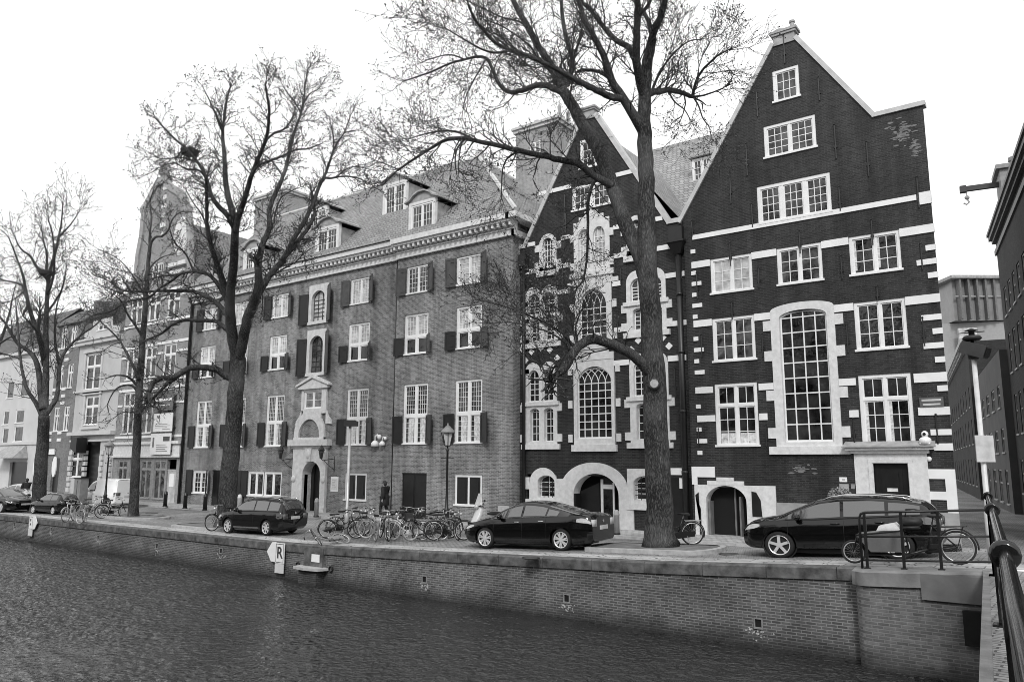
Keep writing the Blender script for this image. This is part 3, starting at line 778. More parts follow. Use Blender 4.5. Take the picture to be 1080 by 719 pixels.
# tall gothic window on the main floor
_, xz0 = at(627, 462.5, YM); _, xzc = at(627, 386.5, YM); _, xzs = at(612, 405, YM); xa0 = at(609, 430, YM)[0]; xa1 = at(645.7, 430, YM)[0]
arch_plate(SUR, (xa0, xa1, xz0, xzs, xzc), (x2_[0]+.1, x2_[1]-.1, x2_[2], xzc+.3), YM-.05, YM+.2)
arch_window(mh, (xa0, xa1, xz0, xzs, xzc), YM+.04, 5, 7, G_dark, .08, .042, gothic=True)
ears(x2_, (x2_[2]+.3, x2_[2]+1.85, x2_[2]+3.4), .2); sill_(x2_, .0, .3)
zt = xzc+.30; c = (xa0+xa1)/2
SUR.box(c-1.05, c+1.05, YM-.075, YM+.05, zt, zt+.32); SUR.box(c-.8, c+.8, YM-.06, YM+.05, zt+.32, zt+.62); SUR.box(c-1.15, c+1.15, YM-.14, YM+.05, zt+.62, zt+.8)
SUR.prism([(c-.85, zt+.8), (c+.85, zt+.8), (c+.3, zt+1.2), (c-.3, zt+1.2)], YM-.07, YM+.05)
# middle arched window on the second floor
wz0 = w2[2]+.1; _, wzc = at(627, 304.5, YM); wzs = wzc-.9; wa0 = at(611.5, 330, YM)[0]; wa1 = at(640, 330, YM)[0]
arch_plate(SUR, (wa0, wa1, wz0, wzs, wzc), (w2[0]+.05, w2[1]-.05, w2[2], wzc+.22), YM-.05, YM+.2)
arch_window(mh, (wa0, wa1, wz0, wzs, wzc), YM+.05, 4, 5, G_dark, .07, .04, gothic=True)
ears(w2, (w2[2]+.3, wzs+.1), .2); sill_(w2, .05)
c = (wa0+wa1)/2; zt = wzc+.22
for i, (hw, h0, h1) in enumerate(((1.35, 0, .2), (1.05, .2, .42), (.7, .42, .62), (.35, .62, .78))):
    SUR.box(c-hw, c+hw, YM-.058-.004*i, YM+.05, zt+h0-.001, zt+h1)
SUR.build('window_surround', M_white_old, mh)
# ground floor: arched entrance between two barred windows
G = MB()
zs2 = g2i[3]-1.15
oL = at(592, 520, YM)[0]; oR = at(663, 520, YM)[0]
_, zcr = at(627.7, 487.5, YM)
arch_plate(G, (g2i[0], g2i[1], 0, g2i[3]-.95, g2i[3]), (oL, oR, -.02, zcr), YM-.07, YM+.5, oarch=(g2i[3]-.75, zcr), n=22)
G.box(oR-.45, oR+.25, YM-.072, YM+.05, -.02, 1.05); G.box(oR-.45, oR+.08, YM-.074, YM+.05, 1.05, 1.6)
ix = (g1[0]+.68, g1[1]-.12, g1[2]+.1, g1[3]-.62, g1[3]-.3)
arch_plate(G, ix, (g1[0]+.2, g1[1], g1[2], g1[3]-.3), YM-.06, YM+.3, oarch=(g1[3]-.7, g1[3]+.05))
G.box(g1[0]-.1, g1[0]+.2, YM-.062, YM+.05, g1[3]-.95, g1[3]-.4); G.box(g1[1]-.02, oL+.3, YM-.064, YM+.05, g1[2], g1[3]-.45)
G.box(g1[0]-.1, oL+.1, YM-.12, YM+.05, g1[2]-.2, g1[2]-.001)
iy = (g3[0]+.3, g3[1]-.3, g3[2]+.35, g3[3]-.62, g3[3]-.3)
arch_plate(G, iy, (g3[0], g3[1], g3[2]+.2, g3[3]), YM-.06, YM+.3); G.box(g3[0]-.02, g3[1]+.1, YM-.12, YM+.05, g3[2]-.05, g3[2]+.199)
G.build('entrance_surround', M_white_old, mh)
for q in (ix, iy):
    f = MB()
    for i in range(1, 4):
        x = q[0]+(q[1]-q[0])*i/4; f.tube([(x, YM+.12, q[2]), (x, YM+.12, arch_z(x, q[0], q[1], q[3], q[4]))], .018, 5)
    for j in range(1, 4):
        z = q[2]+(q[3]-q[2])*j/3.4; f.tube([(q[0], YM+.12, z), (q[1], YM+.12, z)], .014, 5)
    b_ = arch_window(mh, q, YM+.22, 2, 3, G_dark, .05, .03); f.build('window_bars', M_iron, b_)
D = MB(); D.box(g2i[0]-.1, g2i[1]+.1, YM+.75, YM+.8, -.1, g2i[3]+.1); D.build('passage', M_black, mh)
D = MB(); z_ = at(627, 513, YM)[1]
D.box(g2i[0]+1.15, g2i[0]+1.27, YM+.4, YM+.46, 0, g2i[3]-.25); D.box(g2i[0]+1.27, g2i[1]-.55, YM+.4, YM+.46, z_-.1, z_+.1); D.box(g2i[1]-.55, g2i[1]-.47, YM+.4, YM+.46, 0, g2i[3]-.4)
db = D.build('door_frame', M_white, mh)
D = MB(); D.quad((g2i[0]+1.27, YM+.44, 0), (g2i[1]-.55, YM+.44, 0), (g2i[1]-.55, YM+.44, z_-.1), (g2i[0]+1.27, YM+.44, z_-.1)); D.quad((g2i[0]+1.27, YM+.44, z_+.1), (g2i[1]-.55, YM+.44, z_+.1), (g2i[1]-.55, YM+.44, g2i[3]-.3), (g2i[0]+1.27, YM+.44, g2i[3]-.12)); D.build('pane', G_dark, db)
D = MB(); D.box(g2i[0]+.02, g2i[0]+.1, YM-.05, YM+.4, 0, g2i[3]-.9); D.quad((g2i[0]+.1, YM+.40, 0), (g2i[0]+1.1, YM+.38, 0), (g2i[0]+1.1, YM+.38, g2i[3]-.4), (g2i[0]+.1, YM+.40, g2i[3]-.8)); D.build('door_leaf', M_door, mh)
# right hand doorway half behind the tree
dxl = at(707, 540, YM)[0]; dzt = at(712, 503, YM)[1]
D = MB(); D.box(dxl-.1, dxl+.98, YM-.03, YM+.02, 0, dzt); D.box(dxl+.02, dxl+.86, YM-.045, YM-.028, .3, dzt-.35); D.build('door_leaf', M_door, mh)
# bands, blocks and diamonds of white stone
def bz_(x, y): return at(x, y, YM)[1]
B = []
def seg(xa, xb, z, h=.2): B.append((at(xa, 300, YM)[0] if xa > 0 else xa, at(xb, 300, YM)[0] if xb > 0 else xb, z-h/2, z+h/2))
zb1 = bz_(593, 199); B += [(cxm-2.9, mw['u'][0]-.01, zb1-.1, zb1+.1), (mw['u'][1]+.01, cxm+2.45, zb1-.1, zb1+.1)]
zb2 = bz_(597, 250.5); B += [(-21.3, v1[0]-.27, zb2-.1, zb2+.1), (v1[1]+.27, v2[0]-.21, zb2-.1, zb2+.1), (v2[1]+.21, v3[0]-.27, zb2-.1, zb2+.1), (v3[1]+.27, -14.0, zb2-.1, zb2+.1)]
zb3 = bz_(575, 283.5); B += [(MX0+.4, v2[0]-.21, zb3-.13, zb3+.1), (v2[1]+.21, -13.62, zb3-.1, zb3+.12)]
zb4 = bz_(596, 307.5); B += [(w1[1]+.01, w2[0]-.21, zb4-.11, zb4+.11), (w2[1]+.01, w3[0]-.28, zb4-.11, zb4+.11), (w3[1]+.01, -13.05, zb4-.11, zb4+.11)]
zb5 = bz_(660, 347); B += [(w2[1]+.06, w3[0]-.17, zb5-.11, zb5+.11), (w3[1]+.17, -13.0, zb5-.11, zb5+.11)]
zb6 = bz_(655, 382.5); B += [(x2_[1]-.1, x3_[0]-.01, zb6-.12, zb6+.12), (x3_[1]+.01, -13.1, zb6-.12, zb6+.12), (x1_[1]+.4, x2_[0]+.1, zb6-.12, zb6+.12)]
for (a, b) in ((544, 286.5), (544, 322), (545, 340), (545, 361.5), (545, 392.5)):
    z = at(a+6, b, YM)[1]; B.append((MX0+.32, MX0+.75, z-.11, z+.11))
z = bz_(714, 497); B.append((at(706, 497, YM)[0], at(723, 497, YM)[0], z-.14, z+.14))
B.append((at(717, 508, YM)[0], at(722, 508, YM)[0], bz_(720, 515), bz_(720, 504)))
blocks('string_course', mh, B, YM, .05)
for x, y in ((554.6,380.4),(588,377.6),(580.3,369),(561,371),(571,367),(674.6,377),(673.5,359),(666,369),(706,365),(699.5,356),(551,368)):
    X, Z = at(x, y, YM); s = .17; dm = MB()
    dm.prism([(X-s, Z), (X, Z-s), (X+s, Z), (X, Z+s)], YM-.05, YM+.05); dm.build('diamond_block', M_white, mh)
for x, y0, y1 in ((596,205,232),(655,282,300),(716,356,376),(594,280,305),(708,246,262),(597,225,246),(652,206,232),(596,340,360),(652,340,352),(712,388,420)):
    X, z1 = at(x, y0, YM); _, z0 = at(x, y1, YM); wall_anchor(mh, X, z0, z1, YM)
# rain pipe with hopper between the two gabled houses
t = thing('rain_pipe', 'black rain pipe with a box hopper between the two dark gabled houses', 'pipe', (-13.25, YM-.12, 0))
m = MB(); m.tube([(-13.25, YM-.16, .0), (-13.25, YM-.16, 11.9)], .13, 10); 
for z in (2.5, 5, 7.5, 10): m.tube([(-13.25, YM-.16, z), (-13.25, YM-.16, z+.12)], .155, 10)
m.build('pipe', M_iron, t, True)
m = MB(); m.add([(-13.4, YM-.3, 11.8), (-13.1, YM-.3, 11.8), (-13.1, YM-.02, 11.8), (-13.4, YM-.02, 11.8), (-13.62, YM-.5, 12.3), (-12.88, YM-.5, 12.3), (-12.88, YM-.02, 12.3), (-13.62, YM-.02, 12.3)], [(0,1,5,4),(1,2,6,5),(2,3,7,6),(3,0,4,7),(3,2,1,0),(4,5,6,7)])
m.box(-13.66, -12.84, YM-.54, YM-.02, 12.3, 12.38); m.box(-13.56, -12.94, YM-.44, YM-.02, 12.38, 13.0); m.build('hopper', M_iron, t)
# cross wing: tiled roof between the two gables, with one roof window
WX = thing('roof_wing', 'pale tiled roof rising between the two pointed gables, with one small white window', 'roof', (-13, 32, 13))
m = MB(); zr = at(765, 141, 40)[1]
m.quad((-19, 31.5, 12.6), (-8.5, 31.5, 12.6), (-8.5, 40, zr), (-19, 40, zr)); m.quad((-19, 40, zr), (-8.5, 40, zr), (-8.5, 48, 13), (-19, 48, 13)); m.build('roof_slope', M_tileM, WX)
m = MB(); m.box(-19, -8.5, 39.9, 40.15, zr-.1, zr+.12); m.build('ridge', M_lead, WX)
wr = box_at(729.5, 168.5, 751, 189.5, 36.2); window(WX, wr, 36.2, 2, 2, 3, .1, G_mid)
m = MB(); m.box(wr[0]-.05, wr[1]+.05, 36.36, 39.5, wr[2]-.3, wr[3]+.05); m.box(wr[0]-.15, wr[1]+.15, 36.05, 39.6, wr[3]+.05, wr[3]+.2); m.build('dormer_cheek', M_lead, WX)
# ---------------------------------------------------------------- long brick house with shutters
YL, YL2 = 29.6, 29.74       # the right bay stands a little proud
LX0, LX1 = -50.15, -21.78
LXs = at(416.5, 400, YL)[0]
lh = thing('brick_house', 'long four-storey brick house with dark shutters, white cornice and dormered tile roof', 'house', (LX0, YL, 0))
zc0 = at(541, 248.5, YL)[1]; zc1 = zc0+.55; zc2 = zc0+1.15
def cols(px, Y): return at(px, 400, Y)[0]
# (pixel boxes measured per storey)
W5 = [(481.7,271.7,508.2,297.5,0),(429.2,283,452.3,307.6,0),(370.3,294,390.4,317,1),(287.8,310.8,305,332.8,1),(247,321.5,263,341.5,1),(215.5,328,229.4,348.3,1)]
W4 = [(481.6,324.4,508,366.1,0),(427,332.7,451,372.3,0),(368.2,340.7,388.9,378.5,1),(285,353.2,301,388.7,1),(244.5,362,259.6,394.5,1),(211.8,366.7,225.2,398,1)]
W3 = [(480.4,401.8,508,468.9,0),(426,406,450,469.3,0),(366.5,410.5,386.8,470,1),(282,416.8,297.5,470.9,1),(242,420.6,256.4,471.3,1),(208.3,423,220.6,472,1)]
W0 = [(479.8,500.2,508,534.7,0),(364,498.2,385.8,528.5,1),(262,496.8,277,523.5,1),(278.8,497.2,296,523.8,1),(204,496,218.2,521,1)]
def level(ws):
    r = []
    for a, b, c, d, e in ws: r.append(list(box_at(a, b, c, d, YL2 if e else YL))+[YL2 if e else YL])
    for k in (2, 3):
        v = sorted(q[k] for q in r)[len(r)//2]
        for q in r: q[k] = v
    return r
L5, L4, L3, L0 = level(W5), level(W4), level(W3), level(W0)
wd = sum(q[1]-q[0] for q in L4[:3])/3
for row in (L5, L4, L3):
    for q in row:
        c = (q[0]+q[1])/2; hw = min(max(q[1]-q[0], wd*.92), wd*1.08)/2; q[0], q[1] = c-hw, c+hw
p5 = box_at(327.1,302,345.5,338.5, YL2); p4 = box_at(325,349,343,393.5, YL2)
dgar = (at(423.5, 520, YL)[0], at(449.6, 520, YL)[0], 0, at(436, 498.6, YL)[1])
dlef = (at(222.5, 520, YL2)[0], at(236, 520, YL2)[0], 0, at(228, 495.5, YL2)[1])
dlef2 = (at(249, 520, YL2)[0], at(255.5, 520, YL2)[0], 0, at(228, 495.5, YL2)[1])
pa = box_at(321.8,486.5,338.5,530, YL2)
LB = [q for q in L5+L4+L3+L0 if q[4] == YL]; LA = [q for q in L5+L4+L3+L0 if q[4] == YL2]
m = MB()
wall_mesh(m, [(LXs, zc1), (LX1, zc1)], -.3, [tuple(q[:4]) for q in LB]+[dgar], YL, .24)
wall_mesh(m, [(LX0, zc1), (LXs, zc1)], -.3, [tuple(q[:4]) for q in LA]+[dlef, p5, p4, (pa[0], pa[1], 0, pa[3]-.05)], YL2, .24)
m.quad((LXs, YL, -.3), (LXs, YL, zc1), (LXs, YL2, zc1), (LXs, YL2, -.3))
m.build('wall', M_brickL, lh)
m = MB(); m.quad((LX1, YL, -.3), (LX1, 44, -.3), (LX1, 44, zc1), (LX1, YL, zc1)); m.build('side_wall', M_brickL, lh); m = MB(); m.quad((LX0, YL2, -.3), (LX0, YL2, zc1), (LX0, 44, zc1), (LX0, 44, -.3))
m.build('side_wall', M_brickL, lh)
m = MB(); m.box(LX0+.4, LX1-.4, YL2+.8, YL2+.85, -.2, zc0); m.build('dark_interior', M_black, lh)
# cornice
m = MB()
for a, b, Y in ((LX0-.15, LXs, YL2), (LXs, LX1+.2, YL)):
    m.box(a, b, Y-.16, Y+.1, zc0, zc0+.30); m.box(a, b, Y-.22, Y+.1, zc0+.30, zc0+.36)
    m.box(a, b, Y-.55, Y+.1, zc0+.62, zc0+.74); m.box(a, b, Y-.66, Y+.1, zc0+.74, zc0+1.02)
    m.box(a, b, Y-.12, Y+.1, zc0+.36, zc0+.62)
for Y0_, Y1_, z0_, z1_ in ((YL-.16, 36, zc0, zc0+.3), (YL-.66, 36, zc0+.74, zc0+1.02)): m.box(LX1+.001, LX1+(.17 if z0_ == zc0 else .62), Y0_, Y1_, z0_, z1_)
x = LX0
while x < LX1+.1:
    Y = YL2 if x < LXs-.1 else YL
    m.box(x, x+.13, Y-.50, Y-.121, zc0+.42, zc0+.618); x += .36
co = m.build('cornice', M_white_old, lh)
# tiled hip roof
rY = 36.2; rz = at(506, 167, rY)[1]; rxr = at(506, 167, rY)[0]
eY = YL-.62; eZ = zc0+1.03; bY = 2*rY-eY
m = MB()
kz = lambda y: eZ+(rz-eZ)*(y-eY)/(rY-eY)
m.quad((LX0-.2, eY, eZ), (LX1+.6, eY, eZ), (rxr, rY, rz), (LX0-.2, rY, rz)); m.quad((LX0-.2, rY, rz), (rxr, rY, rz), (LX1+.6, bY, eZ), (LX0-.2, bY, eZ)); m.add([(LX1+.6, eY, eZ), (LX1+.6, bY, eZ), (rxr, rY, rz)], [(0, 1, 2)])
m.poly([(LX0-.2, eY, eZ), (LX0-.2, rY, rz), (LX0-.2, bY, eZ)])
m.build('roof', M_tileL, lh)
m = MB(); m.tube([(LX0-.2, rY, rz+.05), (rxr, rY, rz+.05)], .16, 6); m.tube([(rxr, rY, rz+.05), (LX1+.6, eY, eZ+.05)], .13, 6); m.tube([(rxr, rY, rz+.05), (LX1+.6, bY, eZ+.05)], .13, 6); m.box(rxr-.2, rxr+.2, rY-.2, rY+.2, rz, rz+.5)
m.build('ridge_tiles', M_cope, lh)
def dormer(px0, py0, px1, py1, arc):
    Y = eY+.9
    for _ in range(30):               # the sill stands on the roof slope
        z = at((px0+px1)/2, (py0+py1)/2+abs(py1-py0)/2, Y)[1]; Y += (z-.02-kz(Y))*.35/((rz-eZ)/(rY-eY)+.3)
        Y = min(max(Y, eY+.55), rY-2)
    r = box_at(px0, py0, px1, py1, Y)
    c = (r[0]+r[1])/2; hw = (r[1]-r[0])/2; z0 = r[2]; z1 = r[3]
    yb = eY+(z1+.5-eZ)*(rY-eY)/(rz-eZ)
    m = MB()
    m.box(c-hw-.16, c-hw, Y, Y+.2, z0-.05, z1); m.box(c+hw, c+hw+.16, Y, Y+.2, z0-.05, z1); m.box(c-hw-.16, c+hw+.16, Y, Y+.2, z1, z1+.16); m.box(c-hw-.25, c+hw+.25, Y-.1, Y+.2, z0-.15, z0-.05)
    d = m.build('dormer', M_white_old, lh)
    window(lh, (r[0], r[1], r[2], r[3]), Y, 2, 3, 4, .09, G_mid, mul=.09, sill=False, mt=.022)
    for s in (-1, 1):
        m = MB(); x = c+s*(hw+.1); m.add([(x, Y+.15, z0-.05), (x, yb, z1), (x, Y+.15, z1)], [(0, 1, 2)]); m.build('cheek', M_lead, d)
    m = MB(); e = hw+.32
    if arc: prof = [(-e-.1, z1+.16), (-e*.75, z1+.28), (-e*.5, z1+.52), (-e*.2, z1+.66), (e*.2, z1+.66), (e*.5, z1+.52), (e*.75, z1+.28), (e+.1, z1+.16)]
    else: prof = [(-e, z1+.16), (0, z1+.72), (e, z1+.16)]
    lo = [(c+x_, z_) for x_, z_ in prof]; hi = [(x_, z_+.09) for x_, z_ in lo]
    m.prism(lo+hi[::-1], Y-.14, yb+.9)
    m.prism([(x_, z_) for x_, z_ in lo[:1]+lo[1:-1]+lo[-1:]], Y+.02, Y+.12)
    m.build('dormer_roof', M_lead, d)
for a in ((433.5,217.5,456,247,True),(334.5,244,354.5,268.5,True),(258.5,266,273.5,289,True)): dormer(*a)
for a in ((406,197.5,426,223,False),(327,224,342.5,240,False)): dormer(*a)
# windows and shutters
def shutter(x, z0, z1, Y, side, ang, mat=None, w=.66):
    """hinged at x on the window edge, swung open by side (-1 left, +1 right); ang = how far it stands off the wall"""
    m = MB(); dx = side*math.cos(ang); dy = -math.sin(ang); a = Vector((dx, dy, 0)); n_ = Vector((a.y, -a.x, 0))
    if n_.y > 0: n_ = -n_
    o = Vector((x, Y-.05, 0))
    def pan(u0, u1, v0, v1, d0, d1):
        c = o+a*((u0+u1)/2)+n_*((d0+d1)/2)+Vector((0, 0, (v0+v1)/2)); m.obox(c, a*((u1-u0)/2), n_*((d1-d0)/2), Vector((0, 0, (v1-v0)/2)))
    pan(0, w, z0, z1, 0, .04)
    pan(.0, .09, z0, z1, .0401, .055); pan(w-.09, w, z0, z1, .0401, .055); pan(.09, w-.09, z1-.1, z1, .0401, .055); pan(.09, w-.09, z0, z0+.1, .0401, .055)
    pan(-.02, .3, z0+.18, z0+.22, .056, .066); pan(-.02, .3, z1-.24, z1-.2, .056, .066)
    return m.build('shutter', mat or M_shut, lh)
random.seed(11)
for i, q in enumerate(L5):
    r = tuple(q[:4]); Y = q[4]
    window(lh, r, Y, 2, 3, 5, .09, G_pale if i != 1 else G_mid, inset=.05, mt=.02, mul=.08)
    shutter(q[0], q[2]-.02, q[3]-.03, Y, -1, R(5+random.random()*4), M_shut_pale if i < 3 else M_shut); shutter(q[1], q[2]-.02, q[3]-.03, Y, 1, R(22+random.random()*12), M_shut_pale)
for i, q in enumerate(L4):
    r = tuple(q[:4]); Y = q[4]; h = q[2]+(q[3]-q[2])*.44
    window(lh, r, Y, 2, 1, 1, .10, G_dark, transom=.44, tnr=4, tnc=3, inset=.05, mt=.022, mul=.14, gl2=G_pale, st=.05)
    shutter(q[0], q[2], h, Y, -1, R(5)); shutter(q[1], q[2], h, Y, 1, R(20+random.random()*20), M_shut_pale if i < 2 else None)
for i, q in enumerate(L3):
    r = tuple(q[:4]); Y = q[4]; h = q[2]+(q[3]-q[2])*.47
    window(lh, r, Y, 2, 2, 5, .11, G_mid if i != 2 else G_dark, transom=.47, tnr=6, tnc=4, inset=.05, mt=.016, mul=.17, gl2=G_dark if i % 2 else G_mid, st=.035, curtain=[(.3, .85, .0, 1)] if i < 3 else [(.0, .3, 0, 1)])
    shutter(q[0], q[2]+.05, h, Y, -1, R(5)); shutter(q[1], q[2]+.05, h, Y, 1, R(15+random.random()*15))
for i, q in enumerate(L0):
    r = tuple(q[:4]); Y = q[4]
    window(lh, r, Y, 2, 1 if i < 4 else 2, 1 if i < 4 else 4, .12, G_dark, inset=.04, mul=.13)
    if i < 2:
        m = MB(); c = (q[0]+q[1])/2
        for a, b in ((q[0]+.13, c-.07), (c+.07, q[1]-.13)):
            m.box(a, b, Y+.03, Y+.062, q[2]+.12, q[3]-.14)
            m.box(a+.1, b-.1, Y+.015, Y+.029, q[2]+.3, q[3]-.3)
        m.build('closed_shutter', M_shut, lh)
q = L0[4]; shutter(q[0], q[2]-.05, q[3]+.05, q[4], -1, R(4)); shutter(q[1], q[2]-.05, q[3]+.05, q[4], 1, R(35))
q = L0[2]; shutter(q[0], q[2]-.05, q[3]+.05, q[4], -1, R(4))
for r in (p5, p4):
    m = MB(); ix = (r[0]+.26, r[1]-.26, r[2]+.1, r[3]-.95, r[3]-.38)
    arch_plate(m, ix, r, YL2-.05, YL2+.2); m.box(r[0]-.04, r[1]+.04, YL2-.09, YL2+.05, r[2]-.09, r[2]+.08); m.build('window_surround', M_stone, lh)
    w_ = arch_window(lh, ix, YL2+.14, 3, 5, G_pale if r is p5 else G_mid, .05, .045, fm=M_iron)
    shutter(r[0], r[2]-.05, r[3]-.5, YL2, -1, R(6), w=.8); shutter(r[1], r[2]-.05, r[3]-.2, YL2, 1, R(30), M_shut_pale, w=.8)
for r, Y, pr in ((dgar, YL, True), (dlef, YL2, False)):
    m = MB(); c = (r[0]+r[1])/2
    m.box(r[0], c-.008, Y+.08, Y+.13, 0, r[3]); m.box(c+.008, r[1], Y+.08, Y+.13, 0, r[3])
    for a, b in ((r[0]+.06, c-.08), (c+.08, r[1]-.06)): m.box(a, b, Y+.062, Y+.0795, .15, r[3]-.12)
    m.box(r[0]-.02, r[1]+.02, Y+.03, Y+.13, r[3]-.06, r[3]+.001)
    g = m.build('gate', M_shut, lh); m = MB()
    for s, a in ((1, r[0]), (-1, r[1])):
        for z in (r[3]-.45, .6): m.box(a-s*.03, a+s*.55, Y+.045, Y+.0615, z, z+.06)
    m.build('hinge', M_iron, g)
m = MB(); r = dlef2; m.box(r[0], r[1]+.2, YL2-.05, YL2-.005, .1, r[3]); m.build('shutter', M_shut, lh)
# stone portal
P = MB(); Y = YL2
def pX(x): return at(x, 480, Y)[0]
def pZ(x, y): return at(x, y, Y)[1]
x0, x1 = pX(311.3), pX(346); xc = (x0+x1)/2; hw = (x1-x0)/2
ze = pZ(328, 472.5); ze2 = pZ(328, 463.5)
arch_plate(P, (pa[0], pa[1], 0, pa[3]-.75, pa[3]), (x0, x1, 0, ze), Y-.16, Y+.5, n=20)
P.box(xc-hw-.12, xc+hw+.12, Y-.22, Y+.1, ze, ze+.14); P.box(xc-hw-.3, xc+hw+.3, Y-.38, Y+.1, ze+.14, ze2)
zt0, zt1 = pZ(326, 461.5), pZ(326, 442)
ty = (pX(315.3), pX(337.8))
arch_plate(P, (ty[0], ty[1], ze2, ze2+.12, zt1), (ty[0]-.4, ty[1]+.4, ze2, zt1+.5), Y-.14, Y+.1, oarch=(ze2+.25, zt1+.48), n=20)
P.box(ty[0]-.4, ty[1]+.4, Y-.18, Y+.1, ze2, ze2+.13)
zw0, zw1 = pZ(328, 431), pZ(328, 412.5)
wx0, wx1 = pX(319.3), pX(338.2)
P.box(wx0-.22, wx0, Y-.12, Y+.1, zw0-.1, zw1+.12); P.box(wx1, wx1+.42, Y-.12, Y+.1, zw0-.3, zw1+.12); P.box(wx0, wx1, Y-.12, Y+.1, zw1, zw1+.12); P.box(wx0, wx1, Y-.12, Y+.1, zw0-.55, zw0)
for s, xx in ((-1, wx0-.22), (1, wx1+.42)):      # scrolls beside the window
    P.prism([(xx, zw0-.1), (xx, zw0-.9), (xx+s*.5, zw0-.95), (xx+s*.42, zw0-.7), (xx+s*.15, zw0-.45)], Y-.11, Y+.1)
P.box(wx0-.45, wx1+.6, Y-.24, Y+.1, zw1+.12, zw1+.26); cxp = (wx0+wx1)/2+.08
za = pZ(328.5, 399)
P.prism([(cxp-1.35, zw1+.26), (cxp+1.35, zw1+.26), (cxp, za)], Y-.2, Y+.1)
P.prism([(cxp-1.5, zw1+.26), (cxp-1.5, zw1+.38), (cxp, za+.18), (cxp, za)], Y-.3, Y+.1); P.prism([(cxp+1.5, zw1+.26), (cxp+1.5, zw1+.38), (cxp+.001, za+.18), (cxp+.001, za)], Y-.3, Y+.1)
P.prism([(xc-.18, pa[3]), (xc+.18, pa[3]), (xc+.28, ze), (xc-.28, ze)], Y-.26, Y-.1); P.ball((xc, Y-.25, pa[3]+.45), (.17, .1, .3))
for xx in (x0+.16, x1-.16): P.ball((xx, Y-.18, pZ(328, 505)), (.17, .08, .2)); P.box(xx-.2, xx+.2, Y-.24, Y, 0, .35)
P.build('portal', M_stone, lh)
m = MB(); m.box(ty[0], ty[1], Y-.015, Y-.004, ze2+.1, zt1-.02); n_ = 0
m = MB(); arch = [(x_, arch_z(x_, ty[0], ty[1], ze2+.12, zt1)) for x_ in [ty[0]+(ty[1]-ty[0])*i/14 for i in range(15)]]
m.add([(a, Y-.012, ze2+.12) for a, _ in arch]+[(a, Y-.012, b) for a, b in arch], [(i, i+1, 16+i, 15+i) for i in range(14)]); m.build('tympanum', M_brickL, lh)
window(lh, (wx0, wx1, zw0, zw1), Y-.08, 2, 1, 2, .07, G_dark, sill=False)
m = MB(); m.box(pa[0]-.05, pa[1]+.05, Y+.52, Y+.56, 0, pa[3]+.1); m.box(pa[0]+.3, pa[0]+.34, Y+.44, Y+.5, 0, pa[3]-.2); m.build('portal_door', M_door, lh)
# chimneys
def chimney(px0, px1, py0, py1, Y, dp, pots=0, mat=None, win=False):
    r = box_at(px0, py0, px1, py1, Y); m = MB()
    m.box(r[0], r[1], Y, Y+dp, r[2]-3, r[3]-.35)
    c = m.build('chimney', mat or M_brickT, lh); m = MB()
    m.box(r[0]-.12, r[1]+.12, Y-.12, Y+dp+.12, r[3]-.35, r[3]-.15); m.box(r[0]-.22, r[1]+.22, Y-.22, Y+dp+.22, r[3]-.15, r[3]); m.build('chimney_cap', M_cope, c)
    for k in range(pots):
        m = MB(); x = r[0]+(r[1]-r[0])*(.25+.5*k/max(1, pots-1)) if pots > 1 else (r[0]+r[1])/2
        m.lathe([(.2, 0), (.16, .5), (.22, .55), (.22, .8), (.12, .85)], (x, Y+dp*(.3+.1*k), r[3]), 10); m.build('chimney_pot', M_lead, c)
    return r
chimney(269.5, 299, 209, 262, 38, 3.6, 2)
r = chimney(544, 588.5, 136.5, 240, 36.4, 4.2, 2)
window(lh, box_at(559, 151.5, 570, 161, 36.4), 36.35, 2, 1, 2, .06, G_mid, sill=False)
m = MB()
for i in range(4): m.lathe([(.12, 0), (.17, .3), (.1, .5), (.13, .8), (.05, .95)], (r[1]-.1-.02*i, 36.8+i*1.0, r[3]), 8)
m.build('chimney_finials', M_lead, lh)
# rain pipe at the left end and small one at the right corner
t = thing('rain_pipe', 'thin dark rain pipe at the left end of the long brick house', 'pipe', (LX0-.1, YL2-.1, 0))
m = MB(); m.tube([(LX0-.1, YL2-.12, 0), (LX0-.1, YL2-.12, zc0-.1), (LX0-.1, YL2-.45, zc0+.55)], .09, 8); m.build('pipe', M_iron, t, True)
m = MB()
for z in (1.5, 4.5, 7.5, 10.5): m.box(LX0-.22, LX0+.02, YL2-.14, YL2, z, z+.06)
m.build('clips', M_iron, t)
t = thing('rain_pipe', 'dark rain pipe in the corner where the long brick house meets the ornate gabled house', 'pipe', (LX1+.3, YM-.15, 0))
m = MB(); m.tube([(LX1+.34, YM-.15, 0), (LX1+.34, YM-.15, 12.6)], .085, 8); m.build('pipe', M_iron, t, True)
m = MB(); m.box(LX1+.14, LX1+.54, YM-.36, YM-.02, 12.5, 13.1); m.build('hopper', M_iron, t)
t = thing('rain_pipe', 'thin rain pipe down the middle of the long brick house, left of the barn doors', 'pipe', (LXs, YL, 0))
m = MB(); m.tube([(LXs-.06, YL+.05, 0), (LXs-.06, YL+.05, zc0)], .05, 6); m.build('pipe', M_iron, t, True)
